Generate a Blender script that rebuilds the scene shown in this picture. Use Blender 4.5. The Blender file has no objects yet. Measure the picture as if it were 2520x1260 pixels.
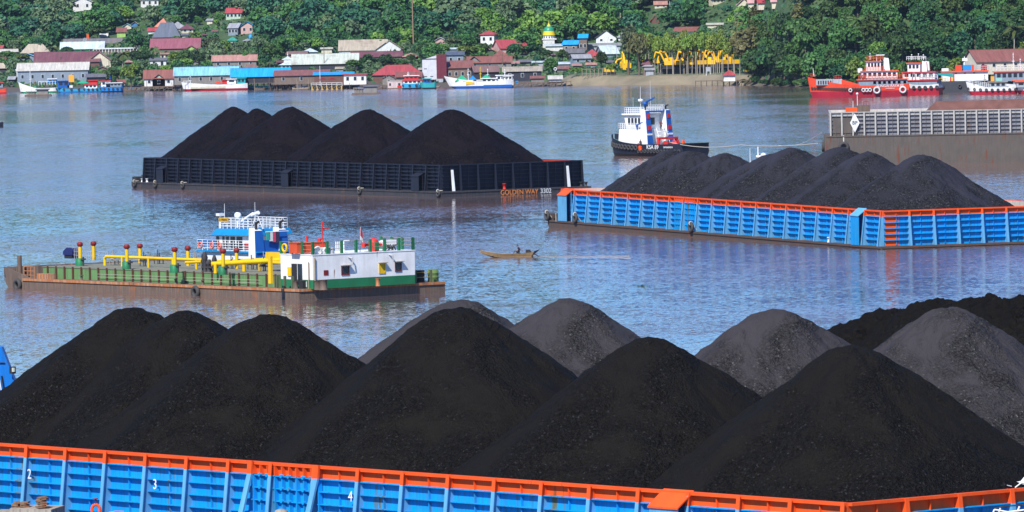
import bpy, math, random
import numpy as np
from mathutils import Vector, Matrix
R = math.radians
random.seed(7); rng = np.random.default_rng(7)
S = bpy.context.scene
C = S.collection
# ---------------------------------------------------------------- camera geometry
F = 15820.0; H = 26.4; YH = 9.0; ROLL = math.atan(-0.02)
PITCH = math.atan((630-YH)/F)
cR, sR = math.cos(ROLL), math.sin(ROLL)
cP, sP = math.cos(PITCH), math.sin(PITCH)
def ray(px, py):
    dx, dy = px-1260, py-630
    sx = dx*cR+dy*sR; sy = -dx*sR+dy*cR
    u = -sy/F
    return Vector((sx/F, cP+u*sP, -sP+u*cP))
def G(px, py, z=0.0):
    r = ray(px, py); k = (z-H)/r.z
    return Vector((r.x*k, r.y*k, z))
def D(px, py, Y):
    r = ray(px, py); k = Y/r.y
    return Vector((r.x*k, Y, H+r.z*k))
cam_d = bpy.data.cameras.new('camera'); cam = bpy.data.objects.new('camera', cam_d); C.objects.link(cam)
cam_d.sensor_width = 36; cam_d.lens = F*36/2520; cam_d.clip_start = 5; cam_d.clip_end = 30000
cam.location = (0, 0, H)
cam.rotation_euler = (Matrix.Rotation(math.pi/2-PITCH, 3, 'X') @ Matrix.Rotation(ROLL, 3, 'Z')).to_euler()
S.camera = cam
# ---------------------------------------------------------------- node materials
MATS = {}
def nmat(name):
    m = bpy.data.materials.new(name); m.use_nodes = True
    nt = m.node_tree; b = nt.nodes['Principled BSDF']
    return m, nt, nt.nodes, nt.links, b
def mixc(nt, fac, a, b):
    n = nt.nodes.new('ShaderNodeMix'); n.data_type = 'RGBA'
    for k, v in ((0, fac), (6, a), (7, b)):
        if hasattr(v, 'links'): nt.links.new(v, n.inputs[k])
        elif k == 0: n.inputs[0].default_value = v
        else: n.inputs[k].default_value = (*v, 1)
    return n.outputs[2]
def noise(nt, vec, scale, detail=3, rough=.55, dist=0):
    n = nt.nodes.new('ShaderNodeTexNoise'); n.inputs['Scale'].default_value = scale
    n.inputs['Detail'].default_value = detail; n.inputs['Roughness'].default_value = rough
    n.inputs['Distortion'].default_value = dist
    nt.links.new(vec, n.inputs['Vector']); return n.outputs['Fac']
def ramp(nt, v, lo, hi):
    n = nt.nodes.new('ShaderNodeMapRange'); n.inputs[1].default_value = lo; n.inputs[2].default_value = hi
    nt.links.new(v, n.inputs[0]); return n.outputs[0]
def mth(nt, op, a, b=None):
    n = nt.nodes.new('ShaderNodeMath'); n.operation = op
    for i, v in enumerate((a, b)):
        if v is None: continue
        if hasattr(v, 'links'): nt.links.new(v, n.inputs[i])
        else: n.inputs[i].default_value = v
    return n.outputs[0]
def coords(nt, scale=(1, 1, 1), kind='Object'):
    t = nt.nodes.new('ShaderNodeTexCoord'); m = nt.nodes.new('ShaderNodeMapping')
    m.inputs['Scale'].default_value = scale
    nt.links.new(t.outputs[kind], m.inputs[0]); return m.outputs[0]
def bump(nt, h, strength, dist):
    n = nt.nodes.new('ShaderNodeBump'); n.inputs['Strength'].default_value = strength
    n.inputs['Distance'].default_value = dist; nt.links.new(h, n.inputs['Height']); return n.outputs[0]
def paint(name, col, rough=.5, streak=.25, rust=.0, rustc=(.22, .07, .025), dirt=None, sc=1.0, metal=0, var=.12):
    """weathered painted surface: vertical streaks of grime, patches of rust"""
    if name in MATS: return MATS[name]
    m, nt, N, L, b = nmat(name)
    v = coords(nt); vs = coords(nt, (2.2*sc, 2.2*sc, .22*sc))
    if dirt is None: dirt = tuple(c*.45+.02 for c in col)
    n0 = noise(nt, v, .7*sc, 4)
    c = mixc(nt, ramp(nt, n0, .3, .75), tuple(x*(1-var) for x in col), tuple(min(1, x*(1+var)) for x in col))
    if streak:
        n1 = noise(nt, vs, 1.6, 5, .65); n4 = noise(nt, coords(nt, (6*sc, 6*sc, .35*sc)), 1.2, 3, .6)
        c = mixc(nt, mth(nt, 'MULTIPLY', ramp(nt, n1, .46, .70), streak), c, dirt)
        c = mixc(nt, mth(nt, 'MULTIPLY', ramp(nt, n4, .55, .70), streak*.8), c, tuple(x*.7+y*.3 for x, y in zip(dirt, rustc)))
    if rust:
        n2 = noise(nt, vs, .9, 6, .7, .4); n3 = noise(nt, v, .35*sc, 3)
        t = mth(nt, 'ADD', n2, mth(nt, 'MULTIPLY', n3, .6))
        c = mixc(nt, ramp(nt, t, 1.02-rust*.42, 1.1-rust*.3), c, rustc)
    L.new(c, b.inputs['Base Color']); b.inputs['Roughness'].default_value = rough
    b.inputs['Metallic'].default_value = metal; b.inputs['Specular IOR Level'].default_value = .2
    MATS[name] = m; return m
def flat(name, col, rough=.6, emit=0):
    if name in MATS: return MATS[name]
    m, nt, N, L, b = nmat(name)
    n0 = noise(nt, coords(nt), 2.0, 3)
    L.new(mixc(nt, n0, tuple(x*.88 for x in col), tuple(min(1, x*1.1) for x in col)), b.inputs['Base Color'])
    b.inputs['Roughness'].default_value = rough
    MATS[name] = m; return m
def roofm(name, col, along='x'):
    """sheet roofing: thin bands of differently aged sheets, rust patches"""
    if name in MATS: return MATS[name]
    m, nt, N, L, b = nmat(name)
    v = coords(nt); vs = coords(nt, (1.1, .12, .12))
    n1 = noise(nt, vs, 1.5, 4, .7); n2 = noise(nt, v, .25, 5, .6)
    c = mixc(nt, ramp(nt, n1, .3, .7), tuple(x*.72 for x in col), tuple(min(1, x*1.2) for x in col))
    c = mixc(nt, mth(nt, 'MULTIPLY', ramp(nt, n2, .52, .72), .55), c, (.20, .13, .10))
    L.new(c, b.inputs['Base Color']); b.inputs['Roughness'].default_value = .55
    w = N.new('ShaderNodeTexWave'); w.inputs['Scale'].default_value = 1.2; L.new(v, w.inputs['Vector'])
    L.new(bump(nt, w.outputs['Fac'], .25, .05), b.inputs['Normal'])
    MATS[name] = m; return m
def leafm(name, cols, var=.35):
    if name in MATS: return MATS[name]
    m, nt, N, L, b = nmat(name)
    oi = N.new('ShaderNodeObjectInfo'); g = N.new('ShaderNodeNewGeometry')
    n0 = noise(nt, coords(nt), .35, 3); 
    c = mixc(nt, ramp(nt, n0, .35, .68), cols[0], cols[1])
    c = mixc(nt, mth(nt, 'MULTIPLY', g.outputs['Random Per Island'], .7), c, cols[2])
    hsv = N.new('ShaderNodeHueSaturation'); L.new(c, hsv.inputs['Color'])
    L.new(mth(nt, 'ADD', mth(nt, 'MULTIPLY', oi.outputs['Random'], .05), .475), hsv.inputs['Hue'])
    L.new(mth(nt, 'ADD', mth(nt, 'MULTIPLY', oi.outputs['Random'], var*2), 1-var), hsv.inputs['Value'])
    L.new(hsv.outputs[0], b.inputs['Base Color']); b.inputs['Roughness'].default_value = .55
    b.inputs['Specular IOR Level'].default_value = .25
    t = N.new('ShaderNodeBsdfTranslucent'); L.new(hsv.outputs[0], t.inputs['Color'])
    mx = N.new('ShaderNodeMixShader'); mx.inputs[0].default_value = .18
    L.new(b.outputs[0], mx.inputs[1]); L.new(t.outputs[0], mx.inputs[2])
    L.new(mx.outputs[0], N['Material Output'].inputs['Surface'])
    MATS[name] = m; return m
def coalm(name, fine, coarse, spark, scale=5.0, rough=.75, brown=None, spec=.06):
    """coal: smooth bands of fine dust and belts of coarse lumps rolled down the slope"""
    m, nt, N, L, b = nmat(name)
    v = coords(nt)
    vo = N.new('ShaderNodeTexVoronoi'); vo.inputs['Scale'].default_value = scale; L.new(v, vo.inputs['Vector'])
    vo2 = N.new('ShaderNodeTexVoronoi'); vo2.inputs['Scale'].default_value = scale*.42; L.new(v, vo2.inputs['Vector'])
    pn = noise(nt, v, .17, 5, .62, .9); patch = ramp(nt, pn, .44, .58)
    hue = noise(nt, v, .09, 3)
    fc = mixc(nt, ramp(nt, hue, .4, .6), fine, brown or tuple(x*.8 for x in fine))
    cell = N.new('ShaderNodeSeparateColor'); L.new(vo.outputs['Color'], cell.inputs[0])
    lump = mixc(nt, ramp(nt, cell.outputs[0], .25, .9), tuple(x*.35 for x in coarse), coarse)
    lump = mixc(nt, ramp(nt, cell.outputs[1], .955, 1.0), lump, spark)
    c = mixc(nt, patch, fc, lump)
    L.new(c, b.inputs['Base Color'])
    hh = mth(nt, 'ADD', mth(nt, 'MULTIPLY', vo.outputs['Distance'], .5), mth(nt, 'MULTIPLY', vo2.outputs['Distance'], .7))
    fn = noise(nt, v, 9, 4)
    hh = mth(nt, 'ADD', mth(nt, 'MULTIPLY', hh, mth(nt, 'ADD', patch, .2)), mth(nt, 'MULTIPLY', fn, .25))
    L.new(bump(nt, hh, .8, .22), b.inputs['Normal'])
    b.inputs['Roughness'].default_value = rough; b.inputs['Specular IOR Level'].default_value = spec
    MATS[name] = m; return m
# ---------------------------------------------------------------- mesh builder
class MB:
    def __init__(s): s.v = []; s.f = []; s.m = []; s.sm = []
    def add(s, vs, fs, mat=0, smooth=False, M=None):
        o = len(s.v)
        if M is not None: vs = [M @ Vector(v) for v in vs]
        s.v.extend([tuple(v) for v in vs])
        for f in fs: s.f.append(tuple(i+o for i in f)); s.m.append(mat); s.sm.append(smooth)
        return s
    def box(s, x0, x1, y0, y1, z0, z1, mat=0, M=None):
        vs = [(x, y, z) for z in (z0, z1) for y in (y0, y1) for x in (x0, x1)]
        return s.add(vs, [(0, 2, 3, 1), (4, 5, 7, 6), (0, 1, 5, 4), (2, 6, 7, 3), (0, 4, 6, 2), (1, 3, 7, 5)], mat, False, M)
    def hexa(s, b, t, mat=0):   # b, t : four bottom / top points, ccw seen from above
        return s.add(list(b)+list(t), [(3, 2, 1, 0), (4, 5, 6, 7), (0, 1, 5, 4), (1, 2, 6, 5), (2, 3, 7, 6), (3, 0, 4, 7)], mat)
    def prism(s, pts, a0, a1, axis='y', mat=0):  # profile (x,z) extruded along y, (y,z) along x, (x,y) along z
        n = len(pts)
        def P(p, a): return {'y': (p[0], a, p[1]), 'x': (a, p[0], p[1]), 'z': (p[0], p[1], a)}[axis]
        vs = [P(p, a0) for p in pts]+[P(p, a1) for p in pts]
        fs = [tuple(range(n-1, -1, -1)), tuple(range(n, 2*n))]+[(i, (i+1) % n, n+(i+1) % n, n+i) for i in range(n)]
        return s.add(vs, fs, mat)
    def tube(s, p, q, r, r2=None, n=6, mat=0, caps=True, smooth=True):
        p = Vector(p); q = Vector(q); d = q-p
        if d.length < 1e-6: return s
        r2 = r if r2 is None else r2
        z = d.normalized(); x = z.orthogonal().normalized(); y = z.cross(x)
        vs = []
        for c, rr in ((p, r), (q, r2)):
            for i in range(n):
                a = 2*math.pi*i/n; vs.append(c+x*(math.cos(a)*rr)+y*(math.sin(a)*rr))
        fs = [(i, (i+1) % n, n+(i+1) % n, n+i) for i in range(n)]
        s.add(vs, fs, mat, smooth)
        if caps: s.add(vs, [tuple(range(n-1, -1, -1)), tuple(range(n, 2*n))], mat)
        return s
    def path(s, pts, r, n=6, mat=0):
        for a, b in zip(pts, pts[1:]): s.tube(a, b, r, n=n, mat=mat)
        return s
    def lathe(s, c, prof, n=12, mat=0, axis='z'):
        c = Vector(c); vs = []; k = len(prof)
        for r, h in prof:
            for i in range(n):
                a = 2*math.pi*i/n; u, w = r*math.cos(a), r*math.sin(a)
                vs.append(c+(Vector((u, w, h)) if axis == 'z' else Vector((u, h, w)) if axis == 'y' else Vector((h, u, w))))
        fs = [(j*n+i, j*n+(i+1) % n, (j+1)*n+(i+1) % n, (j+1)*n+i) for j in range(k-1) for i in range(n)]
        s.add(vs, fs, mat, True); s.add(vs, [tuple(range(n-1, -1, -1)), tuple(range((k-1)*n, k*n))], mat); return s
    def torus(s, c, R_, r, axis='y', n=14, k=7, mat=0, M=None):
        c = Vector(c); vs = []
        for i in range(n):
            a = 2*math.pi*i/n
            for j in range(k):
                b = 2*math.pi*j/k; rr = R_+r*math.cos(b); h = r*math.sin(b)
                p = {'y': (rr*math.cos(a), h, rr*math.sin(a)), 'x': (h, rr*math.cos(a), rr*math.sin(a)), 'z': (rr*math.cos(a), rr*math.sin(a), h)}[axis]
                vs.append(c+Vector(p))
        fs = [(i*k+j, i*k+(j+1) % k, ((i+1) % n)*k+(j+1) % k, ((i+1) % n)*k+j) for i in range(n) for j in range(k)]
        return s.add(vs, fs, mat, True, M)
    def mesh(s, name, mats):
        me = bpy.data.meshes.new(name); me.from_pydata(s.v, [], s.f)
        for m in (mats if isinstance(mats, (list, tuple)) else [mats]): me.materials.append(m)
        me.polygons.foreach_set('material_index', s.m); me.polygons.foreach_set('use_smooth', s.sm)
        me.update(); return me
    def build(s, name, mats, parent=None, loc=None, rotz=None):
        if not s.v: return None
        return link(name, s.mesh(name, mats), parent, loc, rotz)
def link(name, me, parent=None, loc=None, rotz=None):
    o = bpy.data.objects.new(name, me); C.objects.link(o); o.parent = parent
    if loc is not None: o.location = loc
    if rotz is not None: o.rotation_euler = (0, 0, rotz)
    return o
def tag(o, label=None, cat=None, group=None, kind=None):
    if label: o['label'] = label
    if cat: o['category'] = cat
    if group: o['group'] = group
    if kind: o['kind'] = kind
    return o
def thing(name, label, cat, loc, rotz=0, group=None):
    o = bpy.data.objects.new(name, None); C.objects.link(o); o.location = loc; o.rotation_euler = (0, 0, rotz)
    o.empty_display_size = .5
    return tag(o, label, cat, group)
def copy_tree(o, parent=None):
    c = o.copy(); C.objects.link(c); c.parent = parent
    for ch in KIDS(o): copy_tree(ch, c)
    return c
def KIDS(o): return [x for x in list(C.objects) if x.parent == o]
def np_mesh(name, verts, quads, mats, midx=None, smooth=False):
    me = bpy.data.meshes.new(name); nv, nf = len(verts), len(quads)
    me.vertices.add(nv); me.vertices.foreach_set('co', np.asarray(verts, np.float32).ravel())
    me.loops.add(nf*4); me.loops.foreach_set('vertex_index', np.asarray(quads, np.int32).ravel())
    me.polygons.add(nf); me.polygons.foreach_set('loop_start', np.arange(0, nf*4, 4, dtype=np.int32))
    for m in (mats if isinstance(mats, (list, tuple)) else [mats]): me.materials.append(m)
    if midx is not None: me.polygons.foreach_set('material_index', np.asarray(midx, np.int32))
    me.polygons.foreach_set('use_smooth', np.full(nf, smooth))
    me.update(calc_edges=True); me.validate(); return me
def text_obj(name, txt, size, mat, parent, M, depth=.012):
    cu = bpy.data.curves.new(name, 'FONT'); cu.body = txt; cu.size = size; cu.extrude = depth; cu.align_x = 'CENTER'; cu.align_y = 'CENTER'
    t = bpy.data.objects.new(name+'_tmp', cu); C.objects.link(t)
    bpy.context.view_layer.update()
    me = bpy.data.meshes.new_from_object(t); bpy.data.objects.remove(t)
    me.materials.clear(); me.materials.append(mat)
    o = link(name, me, parent); o.matrix_local = M; return o
def wallM(p, nrm, ang=0):
    """frame for lettering on a vertical wall at p, facing nrm (horizontal)"""
    n = Vector(nrm).normalized(); up = Vector((0, 0, 1)); x = up.cross(n)
    return Matrix.Translation(p) @ Matrix((x, up, n)).transposed().to_4x4() @ Matrix.Rotation(ang, 4, 'Z')
# ---------------------------------------------------------------- smooth value noise (numpy) for meshes
def vnoise(x, y, seed=0):
    xi = np.floor(x).astype(np.int64); yi = np.floor(y).astype(np.int64); fx = x-xi; fy = y-yi
    def h(a, b):
        n = (a*374761393+b*668265263+seed*974634777) & 0x7fffffff
        n = ((n ^ (n >> 13))*1274126177) & 0x7fffffff
        return ((n ^ (n >> 16)) & 0xffff)/65535.0
    fx = fx*fx*(3-2*fx); fy = fy*fy*(3-2*fy)
    return (h(xi, yi)*(1-fx)+h(xi+1, yi)*fx)*(1-fy)+(h(xi, yi+1)*(1-fx)+h(xi+1, yi+1)*fx)*fy-.5
def fbm(x, y, oct=4, seed=0):
    t = 0; a = 1
    for i in range(oct): t = t+a*vnoise(x*2**i, y*2**i, seed+i); a *= .5
    return t
# ---------------------------------------------------------------- palette
white = paint('white_paint', (.78, .80, .80), .45, .25, .12, dirt=(.42, .38, .33))
cream = paint('cream_paint', (.72, .66, .52), .6, .3)
orange = paint('orange_paint', (.86, .10, .015), .5, .25, .10, dirt=(.45, .06, .02))
redp = paint('red_paint', (.62, .035, .03), .5, .25, .08)
blue = paint('blue_paint', (.002, .31, .76), .5, .8, .26, rustc=(.13, .14, .07), dirt=(.03, .18, .27))
bluepost = paint('pale_blue_paint', (.12, .38, .62), .5, .35, .12, rustc=(.2, .12, .08))
navy = paint('charcoal_paint', (.017, .021, .035), .5, .35, .05, rustc=(.10, .04, .02), dirt=(.03, .03, .035))
hullb = paint('black_hull_steel', (.045, .045, .05), .55, .5, .30, rustc=(.16, .085, .05), dirt=(.10, .09, .085))
hullrust = paint('rusty_hull_steel', (.10, .075, .06), .65, .6, .45, rustc=(.17, .06, .03), dirt=(.07, .055, .05))
greyboard = paint('grey_board_steel', (.22, .22, .235), .6, .5, .25, rustc=(.16, .09, .06), dirt=(.12, .11, .11))
greyrail = paint('pale_grey_steel', (.42, .41, .38), .6, .5, .25, rustc=(.22, .13, .08))
greyhull = paint('grey_hull_steel', (.115, .098, .082), .65, .6, .35, rustc=(.14, .055, .035), dirt=(.07, .065, .065))
inner_w = paint('pale_inner_steel', (.62, .57, .50), .6, .5, .2)
inner_r = paint('red_inner_steel', (.48, .05, .03), .6, .4, .2)
green = paint('green_paint', (.02, .18, .075), .5, .3, .1)
oldgreen = paint('old_green_paint', (.13, .27, .10), .6, .6, .25, rustc=(.20, .14, .06), dirt=(.11, .14, .07))
ruststeel = paint('rust_steel', (.13, .095, .075), .7, .8, .34, rustc=(.34, .12, .04), dirt=(.22, .17, .13))
deckgrey = paint('deck_steel', (.21, .21, .15), .7, .5, .2, rustc=(.17, .15, .09))
yellow = paint('yellow_paint', (.80, .50, .01), .45, .2, .08)
darkred = paint('dark_red_paint', (.22, .02, .02), .5, .3)
black = flat('black_rubber', (.018, .018, .02), .75)
tyrem = flat('tyre_rubber', (.05, .048, .046), .8)
glass = flat('dark_glass', (.02, .025, .035), .15)
ropem = flat('rope_fibre', (.48, .44, .36), .9)
steel = flat('galvanised_steel', (.42, .43, .44), .5)
wood = paint('weathered_wood', (.19, .14, .105), .8, .6, .2, dirt=(.08, .06, .05), rustc=(.10, .07, .055))
woodl = paint('pale_wood', (.36, .29, .21), .8, .5)
concrete = paint('concrete', (.34, .30, .25), .85, .6, .0, dirt=(.12, .10, .08))
# ---------------------------------------------------------------- light and sky
SUN_EL = 47; sd = Vector((-.42, -.91, 0)).normalized()*math.cos(R(SUN_EL)); sd.z = math.sin(R(SUN_EL))
W_ = bpy.data.worlds.new('World'); S.world = W_; W_.use_nodes = True
wn = W_.node_tree.nodes; sk = wn.new('ShaderNodeTexSky'); sk.sky_type = 'NISHITA'; sk.sun_disc = False
sk.sun_elevation = R(SUN_EL); sk.sun_rotation = math.atan2(sd.x, sd.y); sk.altitude = 50; sk.air_density = 1.0; sk.dust_density = 0; sk.ozone_density = 3.0
tint = wn.new('ShaderNodeMix'); tint.data_type = 'RGBA'; tint.blend_type = 'MULTIPLY'; tint.inputs[0].default_value = 1; tint.inputs[7].default_value = (.54, .88, 1.36, 1)
W_.node_tree.links.new(sk.outputs[0], tint.inputs[6]); W_.node_tree.links.new(tint.outputs[2], wn['Background'].inputs[0]); wn['Background'].inputs[1].default_value = .093
ld = bpy.data.lights.new('sun', 'SUN'); lo = bpy.data.objects.new('sun', ld); C.objects.link(lo)
ld.energy = 4.9; ld.angle = R(.5); ld.color = (1, .955, .89); lo.rotation_euler = sd.to_track_quat('Z', 'Y').to_euler()
S.view_settings.view_transform = 'Standard'; S.view_settings.look = 'None'; S.view_settings.exposure = 0.36; S.view_settings.gamma = 1
# ---------------------------------------------------------------- river
def water():
    m, nt, N, L, b = nmat('river_water')
    v = coords(nt)
    big = noise(nt, coords(nt, (.0045, .0026, 1)), 1, 5, .65, .8); mid = noise(nt, coords(nt, (.03, .012, 1)), 1, 3, .6, .3)
    t = mth(nt, 'ADD', mth(nt, 'MULTIPLY', big, .6), mth(nt, 'MULTIPLY', mid, .4)); calm = ramp(nt, t, .44, .56)
    c = mixc(nt, ramp(nt, noise(nt, coords(nt, (.012, .005, 1)), 1, 4, .6, .6), .42, .56), (.155, .095, .078), (.055, .050, .062))
    c = mixc(nt, calm, (.16, .10, .085), c)
    L.new(c, b.inputs['Base Color'])
    b.inputs['IOR'].default_value = 1.36; b.inputs['Specular IOR Level'].default_value = .5
    L.new(mth(nt, 'ADD', mth(nt, 'MULTIPLY', calm, -.04), .12), b.inputs['Roughness'])
    def ncol(sc, sx, sy, det):
        n = N.new('ShaderNodeTexNoise'); n.inputs['Scale'].default_value = 1; n.inputs['Detail'].default_value = det; n.inputs['Roughness'].default_value = .6; n.inputs['Distortion'].default_value = .4
        L.new(coords(nt, sc), n.inputs['Vector']); a = N.new('ShaderNodeVectorMath'); a.operation = 'SUBTRACT'; L.new(n.outputs['Color'], a.inputs[0]); a.inputs[1].default_value = (.5, .5, .5)
        q = N.new('ShaderNodeVectorMath'); q.operation = 'MULTIPLY'; L.new(a.outputs[0], q.inputs[0]); q.inputs[1].default_value = (sx, sy, 0); return q.outputs[0]
    def vadd(a, b_): q = N.new('ShaderNodeVectorMath'); q.operation = 'ADD'; L.new(a, q.inputs[0]); L.new(b_, q.inputs[1]); return q.outputs[0]
    w = vadd(vadd(ncol((.40, .22, 1), .14, .26, 4), ncol((2.2, 1.6, 1), .35, .75, 3)), ncol((.07, .035, 1), .03, .08, 2))
    sc_ = N.new('ShaderNodeVectorMath'); sc_.operation = 'SCALE'; L.new(w, sc_.inputs[0]); L.new(mth(nt, 'ADD', mth(nt, 'MULTIPLY', calm, -.72), 1.0), sc_.inputs['Scale'])
    q = N.new('ShaderNodeVectorMath'); q.operation = 'ADD'; L.new(sc_.outputs[0], q.inputs[0]); q.inputs[1].default_value = (0, 0, 1)
    nz = N.new('ShaderNodeVectorMath'); nz.operation = 'NORMALIZE'; L.new(q.outputs[0], nz.inputs[0]); L.new(nz.outputs[0], b.inputs['Normal'])
    mb = MB(); mb.add([(-6000, -300, 0), (6000, -300, 0), (6000, 14000, 0), (-6000, 14000, 0)], [(0, 1, 2, 3)])
    tag(mb.build('water', m), kind='structure')
water()
# ---------------------------------------------------------------- terrain
SH = [(-4000, 2260), (-600, 2200), (0, 2187), (450, 2128), (900, 2068), (1300, 2050), (1400, 2032), (1700, 2008), (1850, 1962), (1990, 1905), (2300, 1870), (2520, 1850), (3400, 1840), (7000, 1800)]
def lerpt(T, x): return np.interp(x, [a for a, _ in T], [b for _, b in T])
def sst(a, b, x): t = np.clip((x-a)/(b-a), 0, 1); return t*t*(3-2*t)
def shoreY(u): return lerpt(SH, u)
def terr(u, d):
    u = np.asarray(u, float); d = np.asarray(d, float)
    lev = sst(1385, 1430, u)*(1-sst(1840, 1900, u))
    bank = 1.3+1.9*lev; wd = 16-7*lev
    z = bank*sst(0, 1, d/wd)
    vill = .052*np.clip(d-18, 0, 200)+.135*np.clip(d-218, 0, 220)+.10*np.clip(d-438, 0, 500)
    vill = vill*(1-.55*sst(1150, 1500, u)*(1-sst(1840, 1900, u))*(1-sst(120, 420, d)))
    hill = .50*np.clip(d-6, 0, 95)+.14*np.clip(d-101, 0, 300)
    k = sst(1835, 1960, u)
    z = z+vill*(1-k)+hill*k
    Y = shoreY(u)+d; X = (u-1260)/F*Y
    z = z+fbm(X/40., Y/40., 3, 5)*2.2*sst(25, 90, d)
    return np.where(d < 0, np.maximum(-2.5, d*.35), z)
def gz(u, d): return float(terr(u, d))
def TG(px, py, dmin=0):
    """first ground point under a pixel of the far bank"""
    r = ray(px, py); u = 1260+F*r.x/r.y; y0 = float(shoreY(u))
    for i in range(int(dmin), 1400):
        Y = y0+i; z = H+r.z*Y/r.y
        if z <= gz(u, i): return Vector((r.x*Y/r.y, Y, gz(u, i)))
    return Vector((r.x*(y0+700)/r.y, y0+700, gz(u, 700)))
def world_ground(X, Y): u = 1260+F*X/Y; return gz(u, Y-float(shoreY(u)))
def terrain():
    us = np.concatenate([np.linspace(-4000, -200, 20), np.linspace(-150, 2700, 240), np.linspace(2800, 6500, 20)])
    ds = np.concatenate([[-12, -5, -2, 0], np.linspace(1, 12, 12), np.linspace(14, 450, 110), np.linspace(470, 1500, 25)])
    U, Dd = np.meshgrid(us, ds); Z = terr(U, Dd); Y = shoreY(U)+Dd; X = (U-1260)/F*Y
    V = np.stack([X, Y, Z], -1).reshape(-1, 3); nu, nd = len(us), len(ds)
    i, j = np.meshgrid(np.arange(nu-1), np.arange(nd-1)); a = j*nu+i
    Q = np.stack([a, a+1, a+1+nu, a+nu], -1).reshape(-1, 4)
    m, nt, N, L, b = nmat('bank_ground')
    v = coords(nt); n1 = noise(nt, v, .12, 5); n2 = noise(nt, v, .7, 4)
    grass = mixc(nt, ramp(nt, n2, .35, .7), (.03, .075, .022), (.065, .11, .035))
    earth = mixc(nt, ramp(nt, n1, .4, .65), (.24, .20, .13), (.15, .13, .085))
    g = N.new('ShaderNodeNewGeometry'); sx = N.new('ShaderNodeSeparateXYZ'); L.new(g.outputs['Position'], sx.inputs[0])
    hz = mth(nt, 'ADD', sx.outputs[2], mth(nt, 'MULTIPLY', n1, 1.5)); f = ramp(nt, hz, 3.4, 4.4)
    bx = mth(nt, 'MULTIPLY', ramp(nt, sx.outputs[0], 14, 19), ramp(nt, sx.outputs[0], 78, 72)); earth = mixc(nt, bx, (.085, .07, .055), earth)
    L.new(mixc(nt, f, earth, grass), b.inputs['Base Color']); b.inputs['Roughness'].default_value = .9
    o = link('riverbank', np_mesh('riverbank', V, Q, m, smooth=True)); tag(o, kind='structure')
terrain()
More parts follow.
